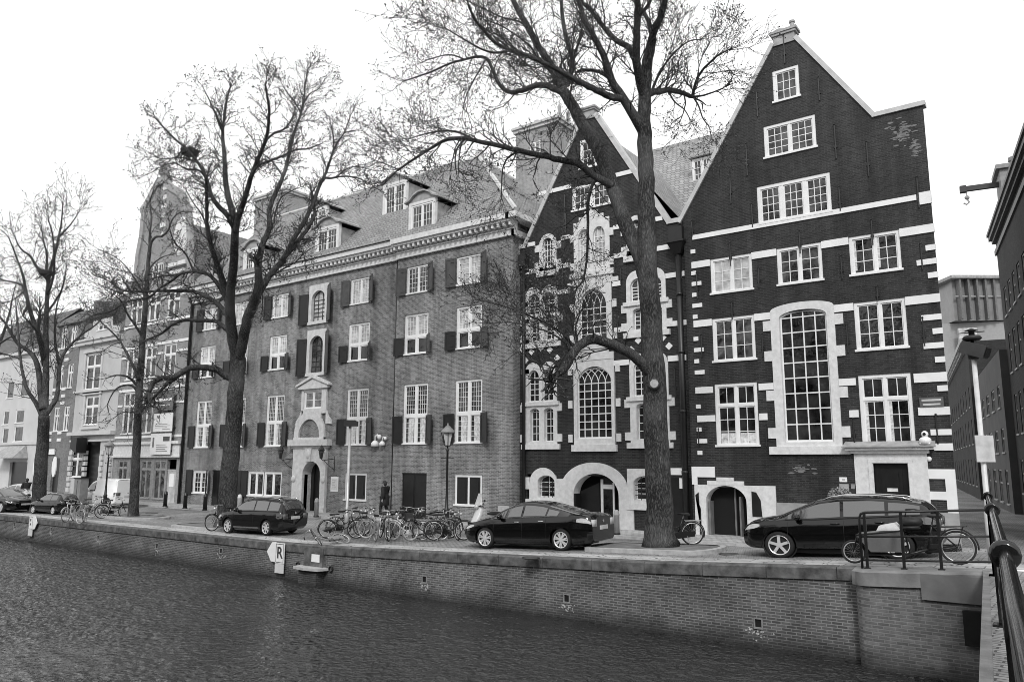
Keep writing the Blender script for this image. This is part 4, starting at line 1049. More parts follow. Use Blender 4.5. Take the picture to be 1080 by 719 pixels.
# things on the wall
t, X, Z = sign_thing('notice_board', 'pale notice board on the brick wall right of the stone portal', 353, 510.3, .62, .82, YL2, M_sign)
m = MB(); m.box(X-.27, X+.27, YL2-.036, YL2-.0315, Z-.33, Z+.33); m.build('printed_sheet', plain('faded_paper', .62, .8, var=.12, scale=9), t)
m = MB()
for k in range(5): m.box(X-.18, X+.18-.1*(k % 2), YL2-.041, YL2-.0365, Z+.2-.09*k, Z+.22-.09*k)
m.build('text_line', plain('grey_ink', .3), t)
for px, lb in ((296, 'iron lantern on a scrolled bracket left of the stone portal'), (341.8, 'iron lantern on a scrolled bracket on the right jamb of the stone portal')):
    X, Z = at(px, 477, YL2-.35); Yb = YL2-.2 if px > 330 else YL2
    t = thing('wall_lantern', lb, 'lantern', (X, Yb, Z), group='portal lanterns')
    m = MB(); m.tube([(X+.75, Yb, Z-.35), (X+.1, Yb-.3, Z-.45), (X, Yb-.35, Z-.35)], .025, 6); m.tube([(X+.75, Yb, Z-.95), (X+.45, Yb-.15, Z-.75), (X+.2, Yb-.28, Z-.47)], .02, 6); m.tube([(X+.75, Yb, Z-.2), (X+.75, Yb, Z-1.1)], .025, 6); m.build('bracket', M_iron, t, True)
    m = MB(); m.lathe([(.08, -.35), (.15, .1), (.2, .14), (.1, .3), (.03, .42)], (X, Yb-.35, Z), 6); m.build('lantern_cage', M_iron, t)
    m = MB(); m.lathe([(.07, -.28), (.135, .06)], (X, Yb-.37, Z), 6); m.build('lantern_glass', G_mid, t)
for px, s, lb in ((396.3, 1.15, 'larger white gooseneck wall lamp on the brick, left of the pair'), (403.8, .85, 'smaller white gooseneck wall lamp on the brick, right of the pair')):
    X, Z = at(px, 467, YL2-.1); t = thing('wall_lamp', lb, 'lamp', (X, YL2, Z), group='white wall lamps')
    m = MB(); m.lathe([(.2*s, -.16*s), (.2*s, -.02), (.1*s, .1*s), (.04, .12*s)], (X, YL2-.15, Z), 10); m.build('lamp_base', M_white, t, True)
    m = MB(); m.tube([(X, YL2-.15, Z+.1*s), (X+.02, YL2-.15, Z+.32*s), (X+.14*s, YL2-.15, Z+.38*s), (X+.24*s, YL2-.15, Z+.32*s)], .045*s, 8); m.build('lamp_neck', M_white, t, True)
    m = MB(); m.ball((X+.28*s, YL2-.15, Z+.28*s), .11*s, 8, 6); m.build('lamp_head', M_white, t, True)
# ---------------------------------------------------------------- row of older houses further left
YN = 29.7
M_brickG = brick('gable_house_brick', .19, .28, .32, stain=.2, light=(.42, .8, .64, .35))
M_brickN = brick('narrow_house_brick', .14, .2, .24, stain=.2)
M_render = plain('pale_stucco', .46, .8, var=.1, scale=.8, bump=.15)
M_render2 = plain('white_stucco', .52, .8, var=.08, scale=.7, bump=.15)
M_tileD = tiles('dark_roof_tiles', .12)
def house_body(t, x0, x1, Y, z1, depth, wallm, roofm, rz, ridge='x'):
    for x in (x0, x1):
        m = MB(); m.quad((x, Y, -.2), (x, Y+depth, -.2), (x, Y+depth, z1), (x, Y, z1)); m.build('side_wall', wallm, t)
    m = MB()
    if ridge == 'x':
        ym = Y+depth/2
        m.quad((x0, Y-.2, z1), (x1, Y-.2, z1), (x1, ym, rz), (x0, ym, rz)); m.quad((x0, ym, rz), (x1, ym, rz), (x1, Y+depth, z1), (x0, Y+depth, z1))
        m.add([(x0, Y-.2, z1), (x0, ym, rz), (x0, Y+depth, z1), (x1, Y-.2, z1), (x1, ym, rz), (x1, Y+depth, z1)], [(0, 1, 2), (3, 5, 4)])
    else:
        xm = (x0+x1)/2
        m.quad((x0, Y+.2, z1), (xm, Y+.2, rz), (xm, Y+depth, rz), (x0, Y+depth, z1)); m.quad((xm, Y+.2, rz), (x1, Y+.2, z1), (x1, Y+depth, z1), (xm, Y+depth, rz))
    m.build('roof', roofm, t)
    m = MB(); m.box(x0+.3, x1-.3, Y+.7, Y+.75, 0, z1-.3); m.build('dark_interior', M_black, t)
# brick house with a curved Flemish gable and a shopfront
GX0, GX1 = -59.75, -50.45
gh = thing('flemish_gable_house', 'brick house with a tall curved gable, white bands and a ground floor shopfront', 'house', (GX0, YN, 0))
gp = [(143.5,300),(145,270),(150,249),(152.5,221),(156,213),(160,206),(167,192),(173,190),(181,198),(190,203),(195,211),(199,222),(200.5,245),(201,300)]
top = [at(x, y, YN) for x, y in gp]
top = [(min(max(x, GX0+.1), GX1), z) for x, z in top]
top = [(GX0, 14.2), (GX0+.01, top[0][1])]+top+[(GX1+.005, 14.2)]
pts = []
for x, z in top:
    if pts and x <= pts[-1][0]: x = pts[-1][0]+.004
    pts.append((x, z))
pts[0] = (GX0, pts[1][1])
colsX = [at(144.5, 330, YN)[0]-.1, at(163, 326, YN)[0], at(183, 322, YN)[0]]
def zat(px, py): return at(px, py, YN)[1]
rows = [(zat(163, 457), zat(163, 411)), (zat(163, 398), zat(163, 365)), (zat(163, 338), zat(163, 311))]
wins = [(c-.82, c+.82, a, b) for a, b in rows for c in colsX]
wins.append((colsX[1]-.8, colsX[1]+.8, zat(165, 294), zat(165, 278)))
zf = zat(160, 480)
shop = [(GX0+.7, GX0+2.1, .7, zf-.35), (GX0+2.5, GX0+3.6, .3, zf-.35), (GX0+4.0, GX0+5.5, .3, zf-.35), (GX0+5.9, GX0+7.4, .3, zf-.35), (GX1-1.7, GX1-.5, 0, zf-.3)]
m = MB(); wall_mesh(m, pts, -.3, wins+shop, YN, .22); m.build('wall', M_brickG, gh)
house_body(gh, GX0, GX1, YN, 14.2, 14, M_brickG, M_tileL, 21.5, 'y')
for w_ in wins[:9]: window(gh, w_, YN, 2, 1, 1, .10, G_mid, transom=.68, mul=.12)
window(gh, wins[9], YN, 2, 2, 2, .1, G_mid)
for s in shop[:4]: window(gh, s, YN, 2 if s[1]-s[0] > 1.2 else 1, 1, 1, .08, G_mid, transom=.78, fm=M_lead)
m = MB(); s = shop[4]; m.box(s[0], s[1], YN+.1, YN+.15, 0, s[3]-.75); m.box(s[0], s[1], YN+.05, YN+.15, s[3]-.75, s[3]-.68); d = m.build('shop_door', plain('pale_door', .45, .5), gh)
m = MB(); m.box(s[0]+.25, s[1]-.35, YN+.085, YN+.099, 1.2, 2.1); m.build('door_poster', M_sign, d)
m = MB(); m.box(GX0+.1, GX1-.05, YN-.14, YN+.02, zf, zf+.8); m.box(GX0, GX1+.05, YN-.3, YN+.02, zf+.8, zf+1.0); m.box(GX0, GX1+.05, YN-.2, YN+.02, zf-.14, zf-.001); m.build('shop_fascia', M_white_old, gh)
B = []
for a, b in rows:
    for z in (b+.02, a-.25, (a+b)/2+.5):
        xs_ = [GX0+.02]
        for c in colsX: xs_ += [c-.9, c+.9]
        xs_.append(GX1-.02)
        if z == b+.02: B.append((GX0+.02, GX1-.02, z, z+.2))
        elif z == a-.25: B.append((GX0+.02, GX1-.02, z-.05, z+.13))
        else:
            for i in range(0, 8, 2): B.append((xs_[i], xs_[i+1], z, z+.16))
blocks('string_course', gh, B, YN, .05)
m = MB()
for a, b in zip(pts[1:], pts[2:-1]):
    p, q = Vector((a[0], YN, a[1])), Vector((b[0], YN, b[1])); m.bar(p, q, .5, .28, (0, 1, 0))
for x, y, r_ in ((152,221,.45),(199,222,.45),(160,206,.35),(190,204,.35)):
    X, Z = at(x, y, YN); m.ball((X, YN-.02, Z), (r_, .25, r_), 10, 6)
X, Z = at(173, 188, YN); m.box(X-.7, X+.7, YN-.2, YN+.3, Z-.5, Z+.1); m.ball((X, YN, Z+.5), .45, 8, 6)
m.build('gable_scrolls', plain('grey_stone', .3, .8, var=.25, scale=2), gh)
X, Z = at(191, 249, YN); m = MB(); X = min(X, GX1-1.3)
m.ball((X, YN, Z), (1.0, .16, 1.5), 14, 10); m.box(X-1.2, X+1.2, YN-.25, YN+.02, Z-2.3, Z-2.0); m.box(X-.9, X+.9, YN-.2, YN+.02, Z-2.9, Z-2.6); m.build('cartouche', M_white_old, gh)
m = MB(); 
for i in range(6): m.box(colsX[1]+.1-.15*(i % 2), colsX[1]+.55+.15*(i % 2), YN-.06, YN+.02, zat(170, 250)+i*.75, zat(170, 250)+i*.75+.35)
m.build('gable_quoins', M_white_old, gh)
for i, (x, y) in enumerate(((212, 262), (208, 285))):
    p = depth_at(x, y, 64); m = MB(); m.box(p.x-1, p.x+1, p.y-1, p.y+1.6, p.z-1.2, p.z+.3); m.box(p.x-1.2, p.x+1.2, p.y-1.2, p.y+1.6, p.z+.3, p.z+.5); m.build('dormer', M_white_old, gh)
# estate boards on the front
M_board = plain('white_board', .72, .5, var=.05); M_ink = plain('board_ink', .05, .5); M_inkg = plain('grey_board', .12, .5)
for (x0, y0, x1, y1, lb, mt) in ((162.5,413.5,182,432,'dark hanging board with one pale line, topmost of three boards on the brick gable house', M_inkg), (162.8,436,181,454.5,'white board with a large letter M, middle of three boards on the brick gable house', M_board), (159.5,457,179,479,'white board with a small dark panel, lowest of three boards on the brick gable house', M_board)):
    r = box_at(x0, y0, x1, y1, YN-.35); t = thing('advertising_board', lb, 'sign', ((r[0]+r[1])/2, YN-.3, (r[2]+r[3])/2), group='boards on the brick gable house')
    m = MB(); m.box(r[0], r[1], YN-.35, YN-.31, r[2], r[3]); m.build('board', mt, t)
    m = MB(); m.box(r[0]+.1, r[0]+.2, YN-.309, YN+.0, r[2]+.2, r[2]+.3); m.box(r[1]-.2, r[1]-.1, YN-.309, YN+.0, r[2]+.2, r[2]+.3); m.box(r[0]-.05, r[1]+.05, YN-.37, YN-.305, r[3]+.001, r[3]+.06); m.build('fixing', M_iron, t)
    h = r[3]-r[2]; wq = r[1]-r[0]; yy = YN-.355
    if mt is M_inkg:
        m = MB(); m.box(r[0]+.2, r[1]-.2, yy-.003, yy+.002, r[2]+h*.5, r[2]+h*.62); m.box(r[0]+.35, r[1]-.4, yy-.003, yy+.002, r[2]+h*.25, r[2]+h*.3); m.build('faded_line', M_sign, t)
    elif 'letter' in lb:
        letters(t, 'M', r[0]+wq*.24, yy, r[2]+h*.7, h*.5, M_ink)
        m = MB()
        for k in range(4): m.box(r[0]+wq*(.1 if k else .5), r[0]+wq*(.9-.15*(k % 2)), yy-.002, yy+.002, r[2]+h*(.12+.09*k), r[2]+h*(.14+.09*k))
        m.build('fine_print', M_inkg, t)
    else:
        m = MB(); m.box(r[0]+wq*.62, r[0]+wq*.94, yy-.003, yy+.002, r[2]+h*.62, r[2]+h*.84); m.build('dark_panel', M_ink, t)
        m = MB(); m.box(r[0]+wq*.1, r[0]+wq*.18, yy-.002, yy+.002, r[2]+h*.35, r[2]+h*.8)
        for k in range(4): m.box(r[0]+wq*.3, r[0]+wq*(.86-.1*(k % 2)), yy-.002, yy+.002, r[2]+h*(.14+.1*k), r[2]+h*(.165+.1*k))
        m.build('fine_print', M_inkg, t)
# white stone house
SX0, SX1 = -67.0, -59.85
wh = thing('white_stone_house', 'pale stone house with a stepped attic and rusticated doorway left of the curved gable', 'house', (SX0, YN, 0))
def bx_(*p): return box_at(*p, YN)
zt = bx_(78, 364, 120, 372)[3]; za = at(100, 338, YN)[1]
c = (SX0+SX1)/2
ww = [bx_(92, 374, 105, 410), bx_(91, 418, 103, 448)]; wg = bx_(75.5, 471, 86.5, 504); wd_ = bx_(88.5, 466, 101, 526); 
wd_ = (wd_[0]+.2, wd_[1], 0, wd_[3]); w3_ = (wd_[1]+1.2, wd_[1]+2.4, wg[2], wg[3])
top = [(SX0, zt), (SX0+.6, zt), (SX0+.61, zt+.5*(za-zt)), (SX0+1.8, zt+.6*(za-zt)), (SX0+2.0, za), (SX1-2.0, za), (SX1-1.8, zt+.6*(za-zt)), (SX1-.61, zt+.5*(za-zt)), (SX1-.6, zt), (SX1, zt)]
m = MB(); wall_mesh(m, top, -.3, ww+[wg, wd_, (c-.8, c+.8, zt+.8, za-.4)], YN, .25); m.build('wall', M_render, wh)
house_body(wh, SX0, SX1, YN, zt, 14, M_render, M_tileD, zt+5)
for w_ in ww: window(wh, w_, YN, 2, 1, 2, .12, G_dark, transom=.66, mul=.14)
window(wh, wg, YN, 2, 1, 1, .14, G_dark, transom=.62, mul=.16); window(wh, (c-.8, c+.8, zt+.8, za-.4), YN, 2, 1, 1, .12, G_dark)
m = MB()
for z, h, d in ((zt-.25, .3, .3), (zt+.05, .14, .42), (at(90, 459, YN)[1], .28, .4), (at(90, 459, YN)[1]-.5, .14, .14), (at(90, 414, YN)[1], .2, .2)): m = MB(); m.box(SX0-.05, SX1+.02, YN-d, YN+.05, z, z+h); m.build('cornice', M_render2, wh)
m = MB()
for r in ww: m.box(r[0]-.25, r[0], YN-.09, YN+.05, r[2]-.1, r[3]+.1); m.box(r[1], r[1]+.25, YN-.09, YN+.05, r[2]-.1, r[3]+.1); m.box(r[0]-.35, r[1]+.35, YN-.16, YN+.05, r[3]+.1, r[3]+.3); m.box(r[0]-.35, r[1]+.35, YN-.16, YN+.05, r[2]-.3, r[2]-.1)
m.build('window_surround', M_render2, wh)
m = MB()
for x in (SX0+.1, wg[1]+.12, wd_[1]+.3, SX1-.55):
    m = MB()
    for k in range(9): m.box(x, x+.45, YN-.12-.05*(k % 2), YN+.05, .1+.42*k, .4201+.42*k)
    m.build('rustication', M_render2, wh)
m = MB(); m.box(wd_[0], wd_[1], YN+.3, YN+.34, 0, wd_[3]); m.box(wd_[0]+.05, wd_[0]+.13, YN-.1, YN+.3, 0, wd_[3]-.2); m.build('front_door', M_door, wh)
m = MB(); m.prism([(wd_[0]-.35, wd_[3]-.5), (wd_[0]+.75, wd_[3]-.9), (wd_[0]+.75, wd_[3]+.3), (wd_[0]-.1, wd_[3]+.4)], YN-1.0, YN-.2); m.build('folded_awning', M_shut, wh)
# narrow dark house with a lunch room front
NX0, NX1 = -71.3, -67.05
nh = thing('narrow_brick_house', 'narrow dark brick house with striped white bands left of the pale stone house', 'house', (NX0, YN, 0))
zn = at(62, 345, YN)[1]
nw = [(NX0+.7, NX0+1.7, a, a+2.1) for a in (5.4, 9.0, 12.5)]+[(NX0+2.5, NX0+3.5, a, a+2.1) for a in (5.4, 9.0, 12.5)]+[(NX0+1.2, NX0+2.6, 0, 3.2)]
m = MB(); wall_mesh(m, [(NX0, zn), (NX1, zn)], -.3, nw, YN, .22); m.build('wall', M_brickN, nh)
house_body(nh, NX0, NX1, YN, zn, 14, M_brickN, M_tileD, zn+5)
for r in nw[:6]: window(nh, r, YN, 2, 1, 1, .1, G_dark, transom=.66)
m = MB(); r = nw[6]; m.box(r[0], r[1], YN+.18, YN+.22, 0, r[3]); m.build('shop_door', M_door, nh)
B = []
for z in (4.6, 5.2, 7.7, 8.3, 8.9, 11.4, 12.0, 12.4): B.append((NX0+.05, NX0+.65, z, z+.25)); B.append((NX0+1.75, NX0+2.45, z, z+.25))
blocks('string_course', nh, B, YN, .05)
r = box_at(45.5, 473.5, 57.5, 479, YN-.1); t = thing('shop_sign', 'blank white strip sign over the door of the narrow brick house', 'sign', ((r[0]+r[1])/2, YN, r[2]))
m = MB(); m.box(r[0], r[1], YN-.16, YN-.051, r[2], r[3]); m.build('board', M_sign, t); m = MB(); m.box(r[0]-.04, r[1]+.04, YN-.14, YN-.052, r[3]+.001, r[3]+.05); m.build('trim', M_iron, t)
for px, lb in ((37, 'oval white sign on the left side of the narrow house doorway'), (57, 'oval white sign on the right side of the narrow house doorway')):
    X, Z = at(px, 492, YN-.2); t = thing('oval_sign', lb, 'sign', (X, YN-.01, Z), group='oval signs at the doorway')
    m = MB(); n = 16; m.prism([(X+.38*math.cos(2*math.pi*k/n), Z+.85*math.sin(2*math.pi*k/n)) for k in range(n)], YN-.22, YN-.14); m.build('panel', M_sign, t)
    m = MB(); m.box(X-.04, X+.04, YN-.139, YN-.0, Z-.04, Z+.04); m.build('bracket', M_iron, t)
# white house at the far left
FX0, FX1 = -84, -71.35
fh = thing('white_row_house', 'white stucco house with small dark windows at the far left edge', 'house', (FX0, YN, 0))
zf_ = at(20, 372, YN)[1]
fw_ = [box_at(17, 432, 24.5, 446, YN), box_at(15.5, 449, 23, 466, YN), box_at(4, 433, 8.5, 448, YN), box_at(3, 451, 7.5, 468, YN), box_at(22, 400, 29, 418, YN), box_at(8, 402, 13.5, 420, YN)]
fd = box_at(11, 487, 25, 528, YN); fd = (fd[0], fd[1], 0, fd[3])
m = MB(); wall_mesh(m, [(FX0, zf_), (FX1, zf_)], -.3, fw_+[fd], YN, .25); m.build('wall', M_render2, fh)
house_body(fh, FX0, FX1, YN, zf_, 14, M_render2, M_tileD, zf_+5.5)
for r in fw_: window(fh, r, YN, 1, 1, 1, .08, G_dark, mul=.06)
m = MB(); m.box(fd[0], fd[1], YN+.2, YN+.24, 0, fd[3]); m.build('garage_door', M_door, fh)
m = MB(); a = at(5, 470, YN)[0]; b = at(31, 470, YN)[0]; z0 = at(18, 483, YN)[1]; z1 = at(18, 470, YN)[1]
m.add([(a, YN-1.3, z0), (b, YN-1.3, z0), (b, YN, z0), (a, YN, z0), (a+1, YN-.05, z1), (b-.6, YN-.05, z1)], [(0, 1, 5, 4), (0, 4, 3), (1, 2, 5), (3, 2, 1, 0)]); m.build('porch_roof', M_lead, fh)
m = MB(); z = at(15, 469, YN)[1]; m.box(FX0, FX1, YN-.12, YN+.02, z, z+.25); m.build('string_course', M_render2, fh); m = MB(); m.box(FX0, FX1, YN-.3, YN+.02, zf_-.3, zf_); m.build('cornice', M_render2, fh)
bh = thing('distant_house', 'dark gabled brick house beyond the white house at the left edge', 'house', (-100, 34, 0))
m = MB(); m.box(-100, -84.1, 30.5, 44, -.2, 13); m.build('wall', M_brickN, bh)
m = MB(); m.quad((-100, 30.4, 13), (-84.1, 30.4, 13), (-84.1, 37, 19), (-100, 37, 19)); m.quad((-100, 37, 19), (-84.1, 37, 19), (-84.1, 44, 13), (-100, 44, 13)); m.build('roof', M_tileD, bh)
rb_ = thing('tall_rear_house', 'dark tall tiled roof rising behind the narrow brick house', 'house', (-78, 46, 0))
x0, z1 = at(64, 331, 46); x1, _ = at(132, 340, 46)
m = MB(); m.box(x0, x1, 46, 56, -.2, z1-5); m.build('wall', M_brickN, rb_)
m = MB(); m.quad((x0-.2, 45.8, z1-5), (x1+.2, 45.8, z1-5), (x1+.2, 51, z1+.6), (x0-.2, 51, z1+.6)); m.quad((x0-.2, 51, z1+.6), (x1+.2, 51, z1+.6), (x1+.2, 56.2, z1-5), (x0-.2, 56.2, z1-5)); m.build('roof', M_tileD, rb_)
m = MB(); m.box(x0+.5, x0+1.8, 50, 51.5, z1-1, z1+2.4); m.build('chimney', M_brickN, rb_)
# ---------------------------------------------------------------- alley and houses on the right
A0 = Vector((.35, 31.0, 0)); AD = Vector((-math.sin(R(9.2)), math.cos(R(9.2)), 0)); AN = Vector((-AD.y, AD.x, 0))   # AN points out of the wall, into the alley
def alley_s(px):
    """distance along the right-hand alley wall at a bearing"""
    d = ray(px, 488); # solve CO.xy + t d = A0 + s AD
    det = d.x*(-AD.y)+AD.x*d.y
    t = (A0.x*(-AD.y)+AD.x*A0.y)/det
    return (t*d.y-A0.y)/AD.y, t
def alley_z(px, py):
    s, t = alley_s(px); return HC+ray(px, py).z*t
def alley_house(t, s0, s1, z1, wallm, wins, off=0, depth=9, name='wall'):
    m = MB(); L = s1-s0
    # the same column scheme as the quay fronts, then turned into the alley
    f = MB(); wall_mesh(f, [(0, z1), (L, z1)], -.2, [(w_[0]-s0, w_[1]-s0, w_[2], w_[3]) for w_ in wins], 0, .22)
    def T(p): return A0+AD*(s0+p[0])+AN*(-p[1]+off)+Vector((0, 0, p[2]))
    f.v = [tuple(T(p)) for p in f.v]; f.build(name, wallm, t)
    m = MB(); a, b = T((0, 0, 0)), T((L, 0, 0)); c, d = T((L, depth, 0)), T((0, depth, 0))
    for p, q in ((b, c), (c, d), (d, a)):
        m.quad((p.x, p.y, -.2), (q.x, q.y, -.2), (q.x, q.y, z1), (p.x, p.y, z1))
    m.poly([(p.x, p.y, z1-.02) for p in (a, b, c, d)]); m.build('side_wall', wallm, t)
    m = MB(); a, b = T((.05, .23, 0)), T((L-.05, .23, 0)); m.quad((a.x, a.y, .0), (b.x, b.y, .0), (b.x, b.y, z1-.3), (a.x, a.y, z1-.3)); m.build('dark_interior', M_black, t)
    for w_ in wins:
        f = MB(); x0, x1, za, zb = w_[0]-s0, w_[1]-s0, w_[2], w_[3]; fr = .09
        f.box(x0, x0+fr, .05, .17, za, zb); f.box(x1-fr, x1, .05, .17, za, zb); f.box(x0+fr, x1-fr, .05, .17, zb-fr, zb); f.box(x0-.04, x1+.04, -.07, .17, za, za+fr)
        zm = za+(zb-za)*.6; f.box(x0+fr, x1-fr, .06, .16, zm-.04, zm+.04); c = (x0+x1)/2; f.box(c-.03, c+.03, .07, .15, za+fr, zb-fr)
        f.v = [tuple(T(p)) for p in f.v]; o = f.build('window', w_[4], t)
        p = MB(); p.quad(T((x0, .12, za)), T((x1, .12, za)), T((x1, .12, zb)), T((x0, .12, zb))); p.build('pane', G_dark, o)
    return T
M_brickA = brick('alley_house_brick', .030, .050, .04, stain=.25)
M_brickB = brick('alley_far_brick', .028, .045, .035, stain=.25)
sN, _ = alley_s(1064); sG, _ = alley_s(1035); sE, _ = alley_s(1004)
zN = alley_z(1064, 193)+.0
nh2 = thing('corner_house', 'dark brick corner house with heavy cornice at the right edge', 'house', A0)
M_frame_dk = plain('grey_window_paint', .34, .5)
wn = []
for s in [1.2+2.1*i for i in range(12)]:
    for za, zb in ((1.2, 3.2), (4.6, 7.0), (8.2, 10.6), (11.6, 13.4)):
        if s+1.1 < sN: wn.append((s, s+1.1, za, zb, M_frame_dk))
zN = alley_z(1066, 236)
T = alley_house(nh2, 0, sN, zN, M_brickA, wn, -.45)
m = MB()
for d, za, zb in ((.1, zN-1.1, zN-.8), (.2, zN-.35, zN-.15), (.36, zN-.15, zN+.12), (.45, zN+.12, zN+.3)):
    f = MB(); f.box(-.2, sN+.25, -d, .05, za, zb); f.v = [tuple(T(p)) for p in f.v]; m.add(f.v, [tuple(q) for q in f.f])
m.build('cornice', plain('grey_cornice_paint', .09, .5), nh2)
f = MB(); sh = sN-1.2; f.box(sh-2.2, sh, .2, 2.2, zN+.1, zN+3.3); f.box(sh-2.4, sh+.2, .0, 2.4, zN+3.3, zN+3.55); f.lathe([(.3, 0), (.3, .5), (.4, .55), (.4, .75)], (sh-1, 1.2, zN+3.55), 10)
f.v = [tuple(T(p)) for p in f.v]; f.build('roof_house', plain('grey_boards', .22, .6), nh2)
f = MB(); f.box(sh-1.25, sh-1.0, -1.75, .3, zN+2.55, zN+2.85); f.box(sh-1.3, sh-.95, -1.85, -1.5, zN+2.5, zN+2.9); f.v = [tuple(T(p)) for p in f.v]; hb = f.build('hoist_beam', M_iron, nh2)
f = MB(); f.tube([(sh-1.12, -1.5, zN+2.5), (sh-1.12, -1.5, zN+2.2)], .03, 6); f.ball((sh-1.12, -1.5, zN+2.15), .14, 8, 6); f.tube([(sh-1.12, -1.5, zN+2.05), (sh-1.12, -1.4, zN+1.85), (sh-1.12, -1.55, zN+1.72), (sh-1.12, -1.7, zN+1.82)], .05, 6); f.v = [tuple(T(p)) for p in f.v]; f.build('hoist_hook', M_lead, hb)
gr = thing('rendered_house', 'grey plastered alley house with small dark windows between the corner house and the corniced house', 'house', A0)
zG = alley_z(1048, 385)
wn = []
for f0, f1 in ((.08, .16), (.26, .36), (.45, .56), (.66, .74), (.82, .92)):
    for za, zb in ((.4, 2.6), (3.6, 5.2), (6.4, 7.9)): wn.append((sN+(sG-sN)*f0, sN+(sG-sN)*f1, za, zb, M_frame_dk))
alley_house(gr, sN+.01, sG, zG, plain('grey_plaster', .085, .85, var=.2, scale=.7), wn, -.05)
dh = thing('corniced_house', 'dark alley house with a bracketed pale eaves cornice behind the camera post', 'house', A0)
zD = alley_z(1020, 383); wn = []
k = 0; s = sG+2
while s < sE-3:
    for za, zb in ((1.0, 3.4), (4.6, 6.8), (7.8, 9.6)):
        if zb < zD-.8: wn.append((s, s+1.2, za, zb, M_frame_dk))
    s += 4.2
T = alley_house(dh, sG+.01, sE+8, zD, M_brickB, wn, .25)
f = MB(); f.box(sG-sG-.2, sE+8-sG, -.5, .05, zD-.12, zD+.25); f.box(0, sE+8-sG, -.25, .05, zD-.55, zD-.13)
x = 0
while x < sE+8-sG: f.box(x, x+.35, -.42, -.251, zD-.45, zD-.121); x += 1.3
f.v = [tuple(T(p)) for p in f.v]; f.build('cornice', plain('pale_cornice_paint', .38, .6), dh)
# modern block closing the view
mo = thing('modern_block', 'pale modern building with a glazed top floor beyond the alley', 'building', depth_at(1030, 488, 120))
def back(px, py): return depth_at(px, py, 122)
ex = (CR*1).normalized(); ey = Vector((CF.x, CF.y, 0)).normalized()
def slab(px0, py0, px1, py1, d, mat, name, th=8, par=mo):
    a = depth_at(px0, py1, d); b = depth_at(px1, py0, d)
    ux = Vector((b.x-a.x, b.y-a.y, 0)); w_ = ux.length; ux.normalize(); uy = Vector((-ux.y, ux.x, 0))
    m = MB(); c = (Vector((a.x, a.y, 0))+Vector((b.x, b.y, 0)))/2+uy*th/2; z0, z1 = min(a.z, b.z), max(a.z, b.z)
    m.obox((c.x, c.y, (z0+z1)/2), ux*w_/2, uy*th/2, (0, 0, (z1-z0)/2)); return m.build(name, mat, par)
slab(985, 338, 1075, 500, 122, plain('pale_concrete', .3, .8, var=.08), 'wall')
slab(1007, 293, 1075, 338.2, 123, plain('curtain_wall', .2, .25, var=.2, scale=.4), 'glass_storey')
slab(1004, 290, 1076, 293, 122.5, M_lead, 'roof_edge', 9)
slab(1012.5, 345.5, 1030, 366, 121.9, G_pale, 'window', .5)
M_frame_md = plain('grey_mullion', .12, .5)
for i in range(6): slab(1011+i*9, 293.5, 1011.25+i*9, 337.5, 122.8, M_frame_md, 'mullion', .3)
slab(1008, 312, 1075, 313, 122.7, M_lead, 'transom', .3)
# ---------------------------------------------------------------- quay wall, bridge end, railings
M_quay = brick('quay_brick', .06, .125, .21, stain=.4, stain_scale=.6, light=(.34, .9, .66, .75), dark=(.26, .016), bump=.7)
M_abut = brick('abutment_brick', .10, .17, .20, stain=.28, stain_scale=.7, light=(.42, 1.1, .7, .6), dark=(.26, .024), bump=.6)
M_cap = plain('quay_cap_stone', .095, .85, var=.7, scale=3.4, bump=.35)
M_cap2 = plain('abutment_cap_stone', .19, .85, var=.4, scale=1.6, bump=.3)
CX = -4.12; AY = 17.62          # the bridge abutment stands proud of the quay wall
qw = thing('quay_wall', 'long stained brick quay wall with a dark cap stone above the water', 'wall', (0, QY, -1.2))
xq = [-300, -160, -100]+[-90+3*i for i in range(23)]+[-24+1*i for i in range(20)]+[CX]
m = MB()
for a, b in zip(xq, xq[1:]):
    za, zb = street_z(a, 19)-.27, street_z(b, 19)-.27
    m.quad((a, QY, -3), (b, QY, -3), (b, QY, zb), (a, QY, za))
m.build('brick_face', M_quay, qw)
x = -96.0
while x < CX-.1:
    b = min(x+1.55, CX); m = MB()
    za, zb = street_z(x, 19), street_z(b, 19); h = .27
    m.add([(x+.008, QY-.05, za-h), (b-.008, QY-.05, zb-h), (b-.008, QY+.32, zb-h), (x+.008, QY+.32, za-h), (x+.008, QY-.05, za-.03), (b-.008, QY-.05, zb-.03), (b-.008, QY+.32, zb+.008), (x+.008, QY+.32, za+.008), (x+.008, QY-.02, za+.004), (b-.008, QY-.02, zb+.004)], [(0,3,2,1),(0,1,5,4),(4,5,9,8),(8,9,6,7),(1,2,6,9,5),(0,4,8,7,3)])
    m.build('cap_stone', M_cap, qw); x = b
